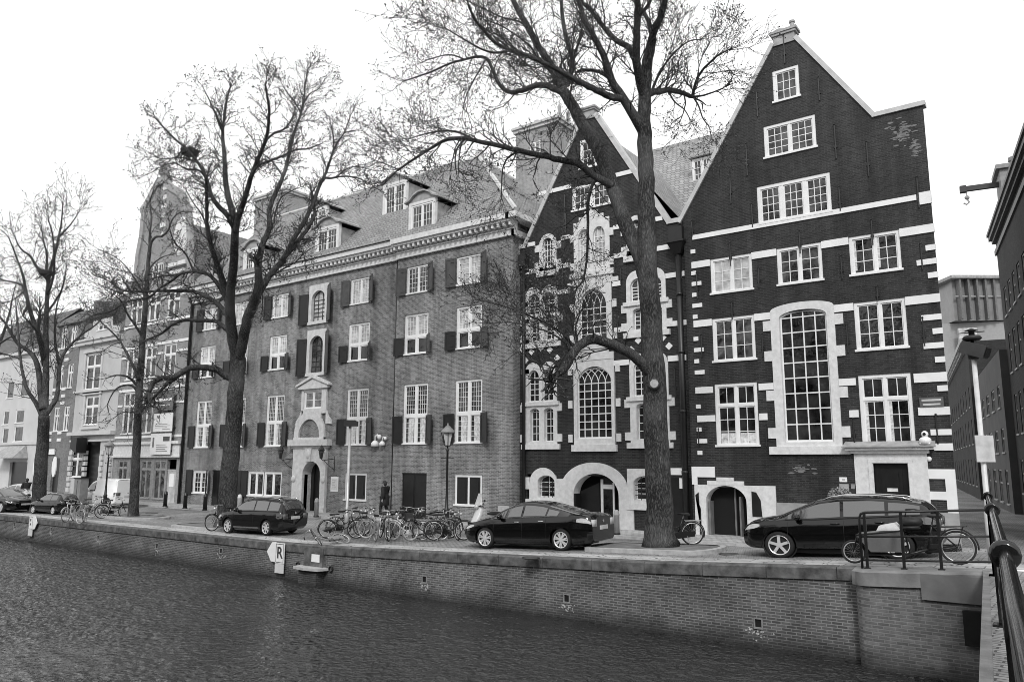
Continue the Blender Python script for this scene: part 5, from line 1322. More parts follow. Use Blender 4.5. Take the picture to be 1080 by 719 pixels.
# drain holes with lime runs
for px, py in ((16, 552.5), (54.5, 557.5), (104, 566), (166, 575), (233.5, 580), (448, 610), (598, 630), (800, 656)):
    X, Z = at(px, py, QY); t = thing('drain_hole', 'x', 'drain', (X, QY, Z)); 
    t['label'] = 'drain hole with lime run in the quay wall, ' + {16: 'leftmost, left of the small white sign', 54.5: 'just right of the small white sign', 104: 'below the left bicycles', 166: 'below the thin tree', 233.5: 'below the tree by the estate car', 448: 'below the parked bicycles', 598: 'below the black saloon', 800: 'nearest the bridge'}[px]
    t['group'] = 'drain holes in the quay wall'
    m = MB(); s = .075
    m.box(X-s-.03, X-s, QY-.03, QY+.01, Z-.1, Z+.1); m.box(X+s, X+s+.03, QY-.03, QY+.01, Z-.1, Z+.1); m.box(X-s, X+s, QY-.03, QY+.01, Z+.075, Z+.1); m.box(X-s-.03, X+s+.03, QY-.04, QY+.01, Z-.14, Z-.1); m.build('stone_rim', plain('limy_stone', .22, .8, var=.3, scale=6), t)
    m = MB(); m.quad((X-s, QY-.004, Z-.1), (X+s, QY-.004, Z-.1), (X+s, QY-.004, Z+.08), (X-s, QY-.004, Z+.08)); m.build('hole', M_black, t)
    rg = random.Random(int(px)); m = MB()
    for k in range(34):
        xx = X+rg.gauss(0, .12); zz_ = Z-.14-abs(rg.gauss(0, .11)); w_ = rg.uniform(.01, .045); h = rg.uniform(.008, .035)
        m.poly([(xx+w_*math.cos(6.283*q/7)*rg.uniform(.5, 1), QY-.003-.00005*k, zz_+h*math.sin(6.283*q/7)*rg.uniform(.5, 1)) for q in range(7)])
    o = m.build('lime_stain', plain('lime_stain', .42, .9, var=.4, scale=8), t); o['kind'] = 'stuff'
ab = thing('bridge_abutment', 'paler brick bridge abutment with a concrete cap at the right', 'wall', (CX, AY, -1.2))
BX = -1.72
def bz(x): return street_z(x, 18)
m = MB()
n = 10; r_ = .35
xa = [CX+.0+r_*(1-math.cos(i/n*math.pi/2)) for i in range(n+1)]; ya = [AY+r_*(1-math.sin(i/n*math.pi/2)) for i in range(n+1)]
path = [(CX, QY+.1)]+list(zip(xa, ya))+[(BX+.3, AY)]
for (a, b), (c, d) in zip(path, path[1:]): m.quad((a, b, -3), (c, d, -3), (c, d, bz(c)-.30), (a, b, bz(a)-.30))
m.build('brick_face', M_abut, ab)
m = MB(); cap = [(x-.06 if i < 4 else x, y-.06) for i, (x, y) in enumerate(path)]
for lo, hi, x0c, x1c in ((-.30, .012, -9, 9),):
    nn = len(cap)
    vs = [(x, y, bz(x)+lo) for x, y in cap]+[(x, y, bz(x)-.03) for x, y in cap]+[(x+.04, y+.05, bz(x)+hi) for x, y in cap]
    fs = [(i, i+1, nn+i+1, nn+i) for i in range(nn-1)]+[(nn+i, nn+i+1, 2*nn+i+1, 2*nn+i) for i in range(nn-1)]
    inner = [(x, AY+.75, bz(x)+hi) for x, y in cap]
    o = len(vs); vs += inner; fs += [(2*nn+i, 2*nn+i+1, o+i+1, o+i) for i in range(nn-1)]
    m.add(vs, fs)
m.build('cap', M_cap2, ab)
m = MB(); c = (CX+BX)/2+.1; m.box(c, BX+.2, AY-.068, AY-.03, bz(c)-.52, bz(c)-.02); m.build('cement_band', plain('cement_band', .15, .9, var=.25, scale=2), ab)
X, Z = at(1030, 662, AY); m = MB(); m.box(X-.2, X+.14, AY-.14, AY, Z-.32, Z+.32); m.build('iron_hatch', M_iron, ab)
# bridge: deck and edge beam run past the camera
br = thing('bridge', 'canal bridge with a stone edge beam under the near railing', 'bridge', (0, 0, 0))
edge = [depth_at(1041.5, 598, 16.5), depth_at(1046.5, 640, 10.3), depth_at(1053, 719, 6.2)]
def deck_z(y): return .90+.42*max(0, min(1, (17.6-y)/12))
ya_, yb_ = AY+.4, -12
e0 = (-1.62, ya_); dirx = (.02-(-1.62))/ya_           # edge line leans with the bridge axis
def ex_(y): return -.17-.0891*(y-2.24)
ysb = [17.9-1.0*i for i in range(31)]
m = MB()
for a, b in zip(ysb, ysb[1:]):
    za, zb = deck_z(a), deck_z(b); xa_, xb_ = ex_(a)-.19, ex_(b)-.19
    m.quad((xa_, a, za), (ex_(a)-.09, a, za), (ex_(b)-.09, b, zb), (xb_, b, zb)); m.quad((xa_, a, za-.6), (xa_, a, za), (xb_, b, zb), (xb_, b, zb-.6)); m.quad((xa_, a, za-.6), (xb_, b, zb-.6), (ex_(b)+.3, b, zb-.6), (ex_(a)+.3, a, za-.6))
m.build('edge_beam', plain('edge_stone', .2, .85, var=.3, scale=3, bump=.3), br)
m = MB()
for a, b in zip(ysb, ysb[1:]):
    za, zb = deck_z(a)+.004, deck_z(b)+.004; m.quad((ex_(a)-.091, a, za), (ex_(a)+14, a, za), (ex_(b)+14, b, zb), (ex_(b)-.091, b, zb))
m.build('deck', M_street, br)
# bridge railing: round top rail with collars on flat posts
rl = thing('bridge_railing', 'black iron bridge railing with collared round top rail, nearest the camera', 'railing', (0, 0, 0))
def rx_(y): return -1.40+(16.61-y)*.0742+.02
rp = [(-1.46, 16.9, deck_z(16.9)+1.1)]
ys_r = [16.6, 14, 11, 8, 5, 3, 1.5, .8, 0, -1, -3]
rail = []
for y in ys_r: rail.append((-.14+(2.24-y)*.0905 if y < 5 else -.39+(5.09-y)*.0925, y, 2.415+.02*max(0, 5-y)/5 if y < 10.2 else 2.415-(y-10.2)*.012+.0))
rail = [(-1.50, 16.9, 2.05), (-1.48, 16.85, 2.30)]+rail
MR = plain('gloss_black_iron', .010, .10, var=.3, scale=6, spec=.6)
m = MB(); m.tube(rail, .034, 14); m.build('top_rail', MR, rl, True)
def rail_at(y):
    for a, b in zip(rail[1:], rail[2:]):
        if a[1] >= y >= b[1]:
            t = (a[1]-y)/(a[1]-b[1]); return Vector(a)+(Vector(b)-Vector(a))*t
    return Vector(rail[-1])
rd = (Vector(rail[-2])-Vector(rail[4])).normalized()
def dist_for(py): 
    y = 16.5
    while y > .5:
        p = rail_at(y)-CO; yy = 359.5-FOC*(p.dot(CU))/(p.dot(CF))
        if yy >= py: return y
        y -= .05
    return y
posts_y = [dist_for(584), dist_for(537), dist_for(516), dist_for(509)]
for y in posts_y+[-1.5]:
    p = rail_at(y)
    m = MB(); m.tube([p-rd*.05, p-rd*.04, p+rd*.04, p+rd*.05], [.055, .078, .078, .055], 14); c_ = m.build('collar', MR, rl, True)
    m = MB(); m.box(p.x-.035, p.x+.035, p.y-.018, p.y+.018, deck_z(p.y)-.02, p.z-.03); m.box(p.x-.09, p.x+.09, p.y-.09, p.y+.09, deck_z(p.y), deck_z(p.y)+.03); m.build('post', MR, rl)
for dz in (.42, .82):
    m = MB(); m.tube([Vector(q)-Vector((0, 0, dz)) for q in rail[2:]], .018, 8); m.build('lower_rail', MR, rl, True)
m = MB()
y = 16.3
while y > 1.0:
    p = rail_at(y)
    m.tube([(p.x, p.y, deck_z(y)+.1), (p.x, p.y, p.z-.03)], .011, 5); y -= .16
bal = m.build('balusters', MR, rl); bal['kind'] = 'stuff'
# quay railing in front of the cargo bike
fe = thing('quay_railing', 'low black tube railing with three rails on the abutment in front of the cargo bike', 'railing', (CX+.1, AY+.3, bz(-4)))
fy = AY+.34; fx0 = at(907, 560, fy)[0]; fx1 = -1.52
ztp = at(907, 540, fy)[1]; ztr = at(1035, 537, fy)[1]; g0 = bz(fx0)
def fz(x, k): return (ztp-(ztp-g0-.02)*k)+(ztr-ztp)*(x-fx0)/(fx1-fx0)
m = MB(); m.tube([(fx0, fy, g0), (fx0, fy, ztp-.12), (fx0+.04, fy, ztp-.03), (fx0+.12, fy, ztp)]+[(fx1, fy, ztr)], .027, 8); m.build('top_rail', M_iron, fe, True)
for k in (.44, .86):
    m = MB(); m.tube([(fx0, fy, fz(fx0, k)), (fx1, fy, fz(fx1, k))], .022, 8); m.build('lower_rail', M_iron, fe, True)
for px in (912.5, 951, 990):
    X = at(px, 560, fy)[0]; m = MB(); m.box(X-.028, X+.028, fy-.02, fy+.02, bz(X)-.02, fz(X, 0)); m.box(X-.06, X+.06, fy-.05, fy+.05, bz(X), bz(X)+.03); m.build('post', M_iron, fe)
# signs fixed to the quay
def arrow_sign(px, py, sc_, lb, face_left):
    X, Z = at(px, py, QY-.12); t = thing('quay_sign', lb, 'sign', (X, QY, Z), group='white quay signs')
    w_, h = .50*sc_, .72*sc_
    m = MB(); m.box(X-w_/2, X+w_/2, QY-.14, QY-.11, Z-h/2, Z+h/2); m.build('board', M_sign, t)
    m = MB(); m.box(X-w_/2+.03, X+w_/2-.03, QY-.145, QY-.1405, Z+h/2-.05, Z+h/2-.03); m.box(X-w_/2+.03, X+w_/2-.03, QY-.145, QY-.1405, Z-h/2+.03, Z-h/2+.05); m.box(X-w_/2+.03, X-w_/2+.05, QY-.145, QY-.1405, Z-h/2+.05, Z+h/2-.05); m.box(X+w_/2-.05, X+w_/2-.03, QY-.145, QY-.1405, Z-h/2+.05, Z+h/2-.05); m.build('border_line', M_inkg, t)
    s = -1 if face_left else 1
    e = X+s*(w_/2+.005); m = MB(); m.prism([(e, Z-h/2+.03), (e, Z+h/2+.02), (e+s*.22*sc_, Z+h/2), (e+s*.50*sc_, Z+.02), (e+s*.24*sc_, Z-h/2+.04)], QY-.14, QY-.11); m.build('arrow_board', M_sign, t)
    m = MB(); m.box(X-w_/2, X+w_/2, QY-.138, QY-.112, Z-h/2-.34*sc_, Z-h/2-.012); m.build('lower_board', plain('aged_sign', .6, .5, var=.08), t)
    m = MB(); m.box(X-.03, X+.03, QY-.109, QY-.0, Z-.2, Z-.14); m.box(X-.03, X+.03, QY-.109, QY-.0, Z+.14, Z+.2); m.build('fixing', M_iron, t)
    return t, X, Z
t, X, Z = arrow_sign(295.5, 583, 1.0, 'white quay sign with a black letter R and an arrow pointing left', True)
letters(t, 'R', X, QY-.146, Z, .56, M_ink, bold=.012)
t, X, Z = arrow_sign(33, 551, .95, 'distant white quay sign with a rounded arrow pointing right, at the left', False)
m = MB(); m.box(X-.1, X+.02, QY-.146, QY-.1405, Z+.08, Z+.2); m.box(X-.1, X+.02, QY-.146, QY-.1405, Z-.12, Z-.02); m.build('worn_mark', M_ink, t)
# stone ledge with a plate below the parked bicycles
X, Z = at(326, 597.5, QY-.25)
t = thing('mooring_ledge', 'stone ledge on brackets with a small plate jutting from the quay wall', 'ledge', (X, QY, Z))
m = MB(); m.zprism([(X-.75, QY), (X+.75, QY), (X+.65, QY-.42), (X, QY-.52), (X-.65, QY-.42)], Z-.09, Z+.0); m.build('ledge', plain('ledge_stone', .4, .8, var=.2, scale=4), t)
m = MB(); m.box(X-.45, X+.5, QY-.34, QY, -1.6, Z-.091); m.build('pier', M_quay, t)
m = MB(); m.box(X-.5, X+.5, QY-.1, QY, Z+.001, Z+.62); m.build('back_stone', M_cap, t)
m = MB(); m.box(X-.05, X+.36, QY-.125, QY-.1005, Z+.16, Z+.42); m.build('plate', M_sign, t)
for s in (-1, 1): m = MB(); m.ring((X+s*.88, QY-.04, Z-.02), (0, 1, 0), .09, .025, 14, 6); m.build('mooring_ring', M_iron, t)
# kerbed tree islands along the quay
def island(x0, x1, y0, y1, lb):
    t = thing('tree_island', lb, 'kerb', ((x0+x1)/2, (y0+y1)/2, street_z((x0+x1)/2, y0)))
    n = 8; out = []
    for i in range(n+1): a = -math.pi/2+math.pi*i/n*1.0; out.append((x1-.5+.5*math.cos(a), (y0+y1)/2+(y1-y0)/2*math.sin(a)))
    for i in range(n+1): a = math.pi/2+math.pi*i/n; out.append((x0+.5+.5*math.cos(a), (y0+y1)/2+(y1-y0)/2*math.sin(a)))
    cx_, cy_ = (x0+x1)/2, (y0+y1)/2
    inn = [(cx_+(x-cx_)*(1-.16/max(.6, abs(x1-x0)/2)), cy_+(y-cy_)*(1-.16/((y1-y0)/2))) for x, y in out]
    k = len(out); m = MB(); zz_ = lambda x: street_z(x, cy_)
    vs = [(x, y, zz_(x)-.05) for x, y in out]+[(x, y, zz_(x)+.11) for x, y in out]+[(x, y, zz_(x)+.12) for x, y in inn]
    m.add(vs, [(i, (i+1) % k, k+(i+1) % k, k+i) for i in range(k)]+[(k+i, k+(i+1) % k, 2*k+(i+1) % k, 2*k+i) for i in range(k)]); m.build('kerb', M_kerb, t)
    m = MB(); m.poly([(x, y, zz_(x)+.10) for x, y in inn]); m.build('soil', plain('dry_soil', .16, .95, var=.4, scale=3, bump=.6), t)
    return t
# ---------------------------------------------------------------- elms on the quay: bare but budding
def bark(name, v):
    m, nt, b = newmat(name)
    vec = objvec(nt, 13, 13, 1.7)
    f = noise_n(nt, vec, 2.2, 6, .65); f2 = noise_n(nt, objvec(nt), .9, 4)
    rid = mathn(nt, 'ABSOLUTE', mathn(nt, 'SUBTRACT', f, .5))
    c = ramp_n(nt, mathn(nt, 'ADD', mathn(nt, 'MULTIPLY', rid, 3.2), mathn(nt, 'MULTIPLY', mathn(nt, 'SUBTRACT', f2, .5), .8)), [(.02, v*.22), (.2, v*.9), (.75, v*2.2)])
    nt.links.new(c, b.inputs['Base Color']); b.inputs['Roughness'].default_value = .95; b.inputs['Specular IOR Level'].default_value = .15
    bump_n(nt, rid, .8, .035, b)
    return m
M_bark = bark('elm_bark', .085)
M_twig = plain('dark_twigs', .06, .9, var=.2, spec=.1)
M_bud = plain('spring_buds', .09, .9, var=.3, spec=.1)
def smooth_path(pts, n=3):
    out = []
    for i in range(len(pts)-1):
        p0 = pts[max(i-1, 0)]; p1 = pts[i]; p2 = pts[i+1]; p3 = pts[min(i+2, len(pts)-1)]
        for k in range(n):
            t = k/n
            out.append(.5*((2*p1)+(p2-p0)*t+(2*p0-5*p1+4*p2-p3)*t*t+(3*p1-p0-3*p2+p3)*t**3))
    out.append(pts[-1]); return out
def elm(name, label, base, limbs, d0, seed, tip, dens, bud=.03, reach=1.0, group='elms along the quay', up=.35, nest=None):
    """limbs: (measured bearings, start radius, end radius); every limb leaves its parent's depth and spreads in depth as it grows"""
    rng = random.Random(seed)
    t = thing(name, label, 'tree', base, group=group)
    done = []; T = MB(); L = MB(); W = MB(); Bd = MB()
    for i, (pts, r0, r1) in enumerate(limbs):
        if i == 0: ds = [d0]*len(pts)
        else:
            best = None
            for path, _ in done:
                for q, px, py, dd in path:
                    k = (px-pts[0][0])**2+(py-pts[0][1])**2
                    if best is None or k < best[0]: best = (k, dd)
            dA = best[1]
            length = sum(math.hypot(pts[k+1][0]-pts[k][0], pts[k+1][1]-pts[k][1]) for k in range(len(pts)-1))*d0/FOC
            g = rng.uniform(.22, .5)*rng.choice((-1, 1))*length
            acc = 0; ds = [dA]
            for k in range(len(pts)-1):
                acc += math.hypot(pts[k+1][0]-pts[k][0], pts[k+1][1]-pts[k][1])*d0/FOC; ds.append(dA+g*acc/max(length, .01))
        P = [depth_at(x, y, d) for (x, y), d in zip(pts, ds)]
        S = smooth_path(P, 4)
        n = len(S); rad = [r0+(r1-r0)*(k/(n-1))**.8 for k in range(n)]
        if i == 0:
            S[0] = Vector((S[0].x, S[0].y, base[2]-.1)); 
            for k in range(3): rad[k] *= (1.38, 1.14, 1.04)[k]
        for k in range(1, n-1):
            S[k] = S[k]+Vector((rng.gauss(0, 1), rng.gauss(0, 1), rng.gauss(0, 1)))*rad[k]*(.04 if rad[k] > .12 else .1)
        (T if i == 0 else L).tube(S, rad, 16 if i == 0 else 9)
        done.append(([(q, x, y, d) for q, (x, y), d in zip(P, pts, ds)], (S, rad)))
    # twigs
    cnt = [0]
    def twig(p, d, ln, r, lev):
        n = 4 if lev < 2 else 3
        pts = [p]; q = p; dv = d.copy()
        for k in range(n):
            dv = (dv+Vector((rng.gauss(0, .24), rng.gauss(0, .24), rng.gauss(0, .2)+up*.22))).normalized()
            q = q+dv*ln/n; pts.append(q)
        W.tube(pts, [max(tip, r*(1-.75*k/n)) for k in range(n+1)], 3, cap=False); cnt[0] += 1
        if lev >= 2 or ln < .45:
            for k in range(2):
                if rng.random() < .6: budat(pts[-1-k], bud)
            return
        m_ = max(2, int(ln*2.6*dens))
        for _ in range(m_):
            f = rng.uniform(.2, 1); k = min(n-1, int(f*n)); s = pts[k].lerp(pts[k+1], f*n-k)
            ax = (pts[k+1]-pts[k]).normalized(); o = ax.orthogonal().normalized(); o.rotate(Matrix.Rotation(rng.uniform(0, 6.283), 3, ax))
            a = rng.uniform(.45, 1.0)
            twig(s, (ax*math.cos(a)+o*math.sin(a)).normalized(), ln*rng.uniform(.35, .6), r*.5, lev+1)
    def budat(p, s):
        a = Vector((rng.gauss(0, 1), rng.gauss(0, 1), rng.gauss(0, 1))).normalized()*s; b = a.orthogonal().normalized()*s*.8
        c = p+Vector((rng.gauss(0, 1), rng.gauss(0, 1), rng.gauss(0, 1)))*s*.6
        Bd.add([c-a, c+b, c+a, c-b], [(0, 1, 2, 3)])
    for i, (path, (S, rad)) in enumerate(done):
        if i == 0: continue
        n = len(S)
        for k in range(1, n):
            seg = (S[k]-S[k-1]).length
            if rad[k] > .16: continue
            m_ = seg*dens*(1.5 if rad[k] > .06 else 2.3)
            m_ = int(m_)+(1 if rng.random() < m_-int(m_) else 0)
            ax = (S[k]-S[k-1]).normalized()
            for _ in range(m_):
                o = ax.orthogonal().normalized(); o.rotate(Matrix.Rotation(rng.uniform(0, 6.283), 3, ax))
                a = rng.uniform(.5, 1.15)
                twig(S[k-1].lerp(S[k], rng.random()), (ax*math.cos(a)+o*math.sin(a)+Vector((0, 0, .15))).normalized(), reach*rng.uniform(.5, 1.7), max(tip, min(.028, rad[k]*.45)), 0)
        ax = (S[-1]-S[-2]).normalized()
        for _ in range(3): twig(S[-1], (ax+Vector((rng.gauss(0, .3), rng.gauss(0, .3), rng.gauss(0, .3)))).normalized(), reach*rng.uniform(.7, 1.5), max(tip, rad[-1]*.7), 0)
    if nest:
        p = depth_at(nest[0], nest[1], d0+nest[2]); nn = thing('bird_nest', nest[3], 'nest', p)
        m = MB(); m.lathe([(.1, -.2), (.35, -.1), (.42, .1), (.3, .16), (.1, .02)], p, 10); m.build('nest_bowl', M_twig, nn)
        m = MB()
        for _ in range(40):
            a = Vector((rng.gauss(0, 1), rng.gauss(0, 1), rng.gauss(0, .5))).normalized(); b = a.orthogonal()*.4; m.tube([p+a*.3-b, p+a*.42+b], .012, 3)
        o = m.build('nest_sticks', M_twig, nn); o['kind'] = 'stuff'
    T.build('trunk', M_bark, t, True); L.build('limbs', M_bark, t, True)
    o = W.build('twigs', M_twig, t, True); o['kind'] = 'stuff'
    if Bd.v: o = Bd.build('buds', M_bud, t); o['kind'] = 'stuff'
    return t
def tree_depth(px, py, z):
    d = ray(px, py); t = (z-HC)/d.z; return t
# big elm in front of the gabled houses
z1 = .53; dB = tree_depth(697, 575, z1); b = depth_at(697, 575, dB)
island(b.x-2.2, b.x+1.9, 20.0, 22.2, 'long kerbed tree pit with dry soil round the biggest trunk')
big_elm = elm('elm_tree', 'biggest elm with thick forked trunk in front of the ornate gabled house', (b.x, b.y, z1+.1), [
 ([(697,577),(695,520),(692,460),(689.5,400),(687,345),(684,300),(682,262),(681.5,225),(682,190),(680,150),(679,123),(680,98),(682,70),(685,55),(688,40)], .42, .13),
 ([(684,300),(675,270),(663,243),(650,208),(640,180),(627,152),(614,130),(603,110),(592.5,94)], .26, .17),
 ([(592.5,94),(583,72),(571,53),(556,28),(541,0),(532,-22),(520,-50)], .15, .06),
 ([(592.5,94),(598,86),(601,80),(604,66),(600,50),(596,35),(593,15),(592,-5),(590,-40)], .12, .05),
 ([(603,70),(608,52),(613.5,32)], .06, .03),
 ([(679,140),(666,118),(655,100),(645,84),(638,62),(630,45),(617,21),(610,0),(603,-25)], .16, .05),
 ([(680,104),(675,85),(671,63),(671.5,40),(672,18),(672,-5),(671,-40)], .15, .07),
 ([(671,66),(663,50),(652,44),(636,28),(624,12),(612,0),(600,-20)], .10, .04),
 ([(686,50),(688,40),(692,28),(696,20),(702,0),(708,-20),(714,-45)], .13, .06),
 ([(688,40),(684,22),(676,10),(668,0),(660,-18)], .08, .03),
 ([(683,99),(692,97),(704,95.5),(714,96.5),(723,100),(731,102)], .11, .06),
 ([(731,102),(731.5,96),(735,84),(741,74),(750,65),(758,58),(768,53)], .055, .02),
 ([(688,95),(694,80),(702,67),(712,55),(726,44),(738,42)], .045, .015),
 ([(731,102),(737,112),(741,124),(748,134)], .03, .015),
 ([(704,96),(712,108),(722,116),(730,130)], .03, .012),
 ([(646,196),(634,190),(622,182),(608,172),(592.5,169),(576,165),(561,162),(543,158),(525.6,154),(508,150),(490,146),(480,146),(469,148),(455,156),(441,165),(420,179)], .13, .03),
 ([(490,147),(482,157),(480,170),(482,185)], .035, .012),
 ([(548,160),(536,166),(530,180),(529,208)], .04, .012),
 ([(500,148),(485,140),(468,138),(450,141),(430,147)], .04, .015),
 ([(592,97),(583,93),(575,90),(566,90),(555,94),(545,97),(537,97),(529,92),(524,84),(519,72),(513,62),(502,60),(490,63),(472,68),(455,76),(440,81),(425,86)], .12, .02),
 ([(513,62),(507,72),(500,84),(492,100),(488,118)], .035, .012),
 ([(490,63),(476,58),(462,60),(444,66)], .03, .012),
 ([(656,103),(645,102),(632,97),(618,90),(606,84),(595,78),(585,72),(570,65),(554,58),(538,53),(522,45),(510,32),(501,21),(494,5)], .11, .03),
 ([(540,53),(524,56),(508,52),(490,42),(470,30)], .04, .015),
 ([(570,65),(560,50),(548,40),(530,28),(515,22)], .035, .013),
 ([(556,28),(545,22),(528,18),(508,8),(490,0)], .04, .015),
 ([(645,84),(632,76),(618,74),(609,76),(603,90),(600,112)], .06, .02),
 ([(688,402),(684,392),(677,383),(668,375),(658,369),(644,363),(628,358),(617,360),(608,367),(601,378),(596,387),(589,393)], .17, .12),
 ([(609,364),(606,354),(604,345)], .05, .03),
 ([(604,365),(594,352),(582,344),(570,338),(558,333),(540,326),(522,320)], .05, .015),
 ([(601,370),(592,358),(578,350),(566,346),(556,343),(540,340)], .035, .012),
 ([(609,358),(607,345),(612,330),(618,322)], .03, .012),
 ([(582,344),(574,330),(566,322)], .02, .01),
 ([(645,186),(636,184),(630,187),(623,200),(620,219),(620,240),(619.5,263),(618,280),(615,295),(609,303)], .07, .03),
 ([(609,303),(600,302),(588,301),(575,303),(562,305),(550,309)], .03, .012),
 ([(609,303),(606,298),(602,290)], .02, .01),
 ([(620,225),(608,228),(596,238),(585,240)], .025, .01),
 ([(594,90),(580,80),(560,70)], .03, .012),
 ([(672,18),(682,8),(690,-8),(700,-30)], .06, .03),
], dB, 5, .0050, 2.4, .03, .95)
# trunk scars of sawn limbs
for px, py in ((690, 404.5),):
    p = depth_at(px, py, dB-.42); sc_ = thing('sawn_limb', 'pale round scar of a sawn limb on the biggest elm trunk', 'stub', p)
    f_ = (CO-p); f_.z = 0; f_.normalize(); m = MB(); m.tube([p-f_*.25, p+f_*.02, p+f_*.05], [.2, .17, .14], 14); m.build('bark_collar', M_bark, sc_, True)
    m = MB(); m.disc(p+f_*.055, f_, .12, .012, 14); m.build('cut_face', plain('cut_wood', .38, .8, var=.2, scale=14), sc_)
# elm behind the estate car
dC = tree_depth(238, 557, .02); b = depth_at(238, 557, dC)
island(b.x-3.0, b.x+1.2, b.y-1.1, b.y+1.0, 'kerbed tree pit beside the dark estate car')
elm('elm_tree', 'tall elm with twin stems and wide crown behind the dark estate car', (b.x, b.y, .08), [
 ([(238,558),(240,525),(243,490),(246,450),(248.5,415),(250.5,390),(250.5,372)], .43, .31),
 ([(250,376),(246,360),(243.5,340),(242.5,322),(243.5,305),(246,285),(247.5,262),(248,241)], .26, .15),
 ([(250.5,380),(255,365),(258,350),(261,335),(266,322),(271,308),(272.5,295),(272,281)], .26, .15),
 ([(248,241),(244,220),(239,200),(237.5,180),(236.5,163),(235,145),(235.5,130),(239,106),(243,92)], .15, .03),
 ([(235,140),(228,122),(222,108),(214,92)], .05, .015),
 ([(248,244),(251,230),(256,215),(261,200),(265,185),(273,165),(280,148),(283,132),(284,118),(282,103),(280,90)], .14, .03),
 ([(265,187),(271,176),(283,170),(295,166),(312,158),(325,157),(338,152)], .07, .02),
 ([(280,148),(290,140),(300,136),(308,125),(312,112)], .05, .018),
 ([(247,240),(239,226),(228,215),(222,203),(218,189),(214,180),(209,172),(198,158),(186,148),(174,136),(164,125)], .12, .03),
 ([(209,172),(200,168),(188,166),(172,168),(160,162)], .05, .015),
 ([(218,189),(210,180),(196,178),(184,172),(170,176),(160,182)], .05, .015),
 ([(222,203),(213,196),(203,192),(190,190)], .04, .012),
 ([(241,318),(237,306),(234,294),(231,284),(227,272),(222,255),(218.5,238),(218,220),(218,203),(217,188)], .16, .05),
 ([(239,312),(238,300),(234,288),(229,274),(224,262)], .08, .04),
 ([(219,240),(212,225),(204,214),(196,200)], .04, .015),
 ([(272,283),(274,270),(277,258),(284,240),(284,223),(290,205),(299,185),(304,166),(308,148),(313,132),(318,118),(321,103),(321.5,91),(325,72)], .15, .025),
 ([(318,120),(311,108),(303,98),(296,86)], .04, .015),
 ([(320,108),(328,98),(336,94),(341,86)], .03, .012),
 ([(299,187),(290,174),(280,164),(270,160)], .05, .015),
 ([(263,332),(269,320),(274,307),(280,297),(286,288),(296,277),(304,267),(314,255),(325,240),(332,226),(330,214),(329,204)], .20, .05),
 ([(298,275),(308,256),(318,238),(328,220),(336,197),(341,188),(344,181),(348,170),(351.5,159),(357,149),(363,140),(370,121)], .13, .025),
 ([(341,187),(348,188),(355,187),(364,186),(374,187),(385,191),(393,196),(404,203)], .06, .015),
 ([(352,160),(352,148),(350,136),(347,124)], .04, .015),
 ([(363,140),(372,138),(382,138),(392,146)], .03, .012),
 ([(355,187),(366,178),(378,176),(394,180),(408,181)], .035, .012),
 ([(329,226),(327,240),(318,249),(312,262)], .04, .015),
 ([(277,266),(280,252),(288,236),(291,222),(297,208),(310,200)], .06, .02),
 ([(282,292),(291,288),(300,283),(312,276),(322,266),(336,258)], .05, .015),
 ([(315,265),(319,266),(321,270)], .04, .02),
 ([(246,400),(238,396),(228.7,390),(220,388),(210.6,387),(204,387.5),(198,389),(189,394),(180,398.5),(171,398.5),(165,401),(160.5,405),(157,413)], .16, .10),
 ([(198,390),(190,395),(182,401),(175,406),(168,413),(162,419)], .10, .06),
 ([(243,352),(237,346),(229,339.5),(220,338),(210,338),(198,337.5),(190,339),(182,342),(176,347),(169.6,352),(160,356),(150,361)], .11, .04),
 ([(243,338),(236,327),(226,318),(218,313),(209,309),(200,306.8),(188,306.5),(176.5,306.6),(165,307),(153,308),(142,307),(130.6,306.6),(124,303),(112.5,295),(100,291)], .12, .02),
 ([(240,320),(232,303),(222,291),(214,288),(206,286),(197,287),(190,289),(180,297),(167,305),(158.5,313),(148,315),(139,317),(128,321),(118,328),(100,332)], .09, .02),
 ([(195,288),(182,290),(169.6,291.5),(155.7,295),(144,297),(133,298),(120,302)], .045, .015),
 ([(204,286),(196,268),(186,258),(180,246),(178,232)], .045, .015),
 ([(139,317),(130,310),(118,306),(104,300)], .03, .012),
 ([(150,296),(138,288),(122,284),(106,276)], .03, .012),
 ([(130,307),(122,314),(112,318)], .03, .012),
 ([(276,300),(277,318),(276,330)], .03, .015),
], dC, 9, .0056, 3.0, .036, .68, nest=(200, 161, 1.0, 'dark bird nest high in the elm behind the estate car'))
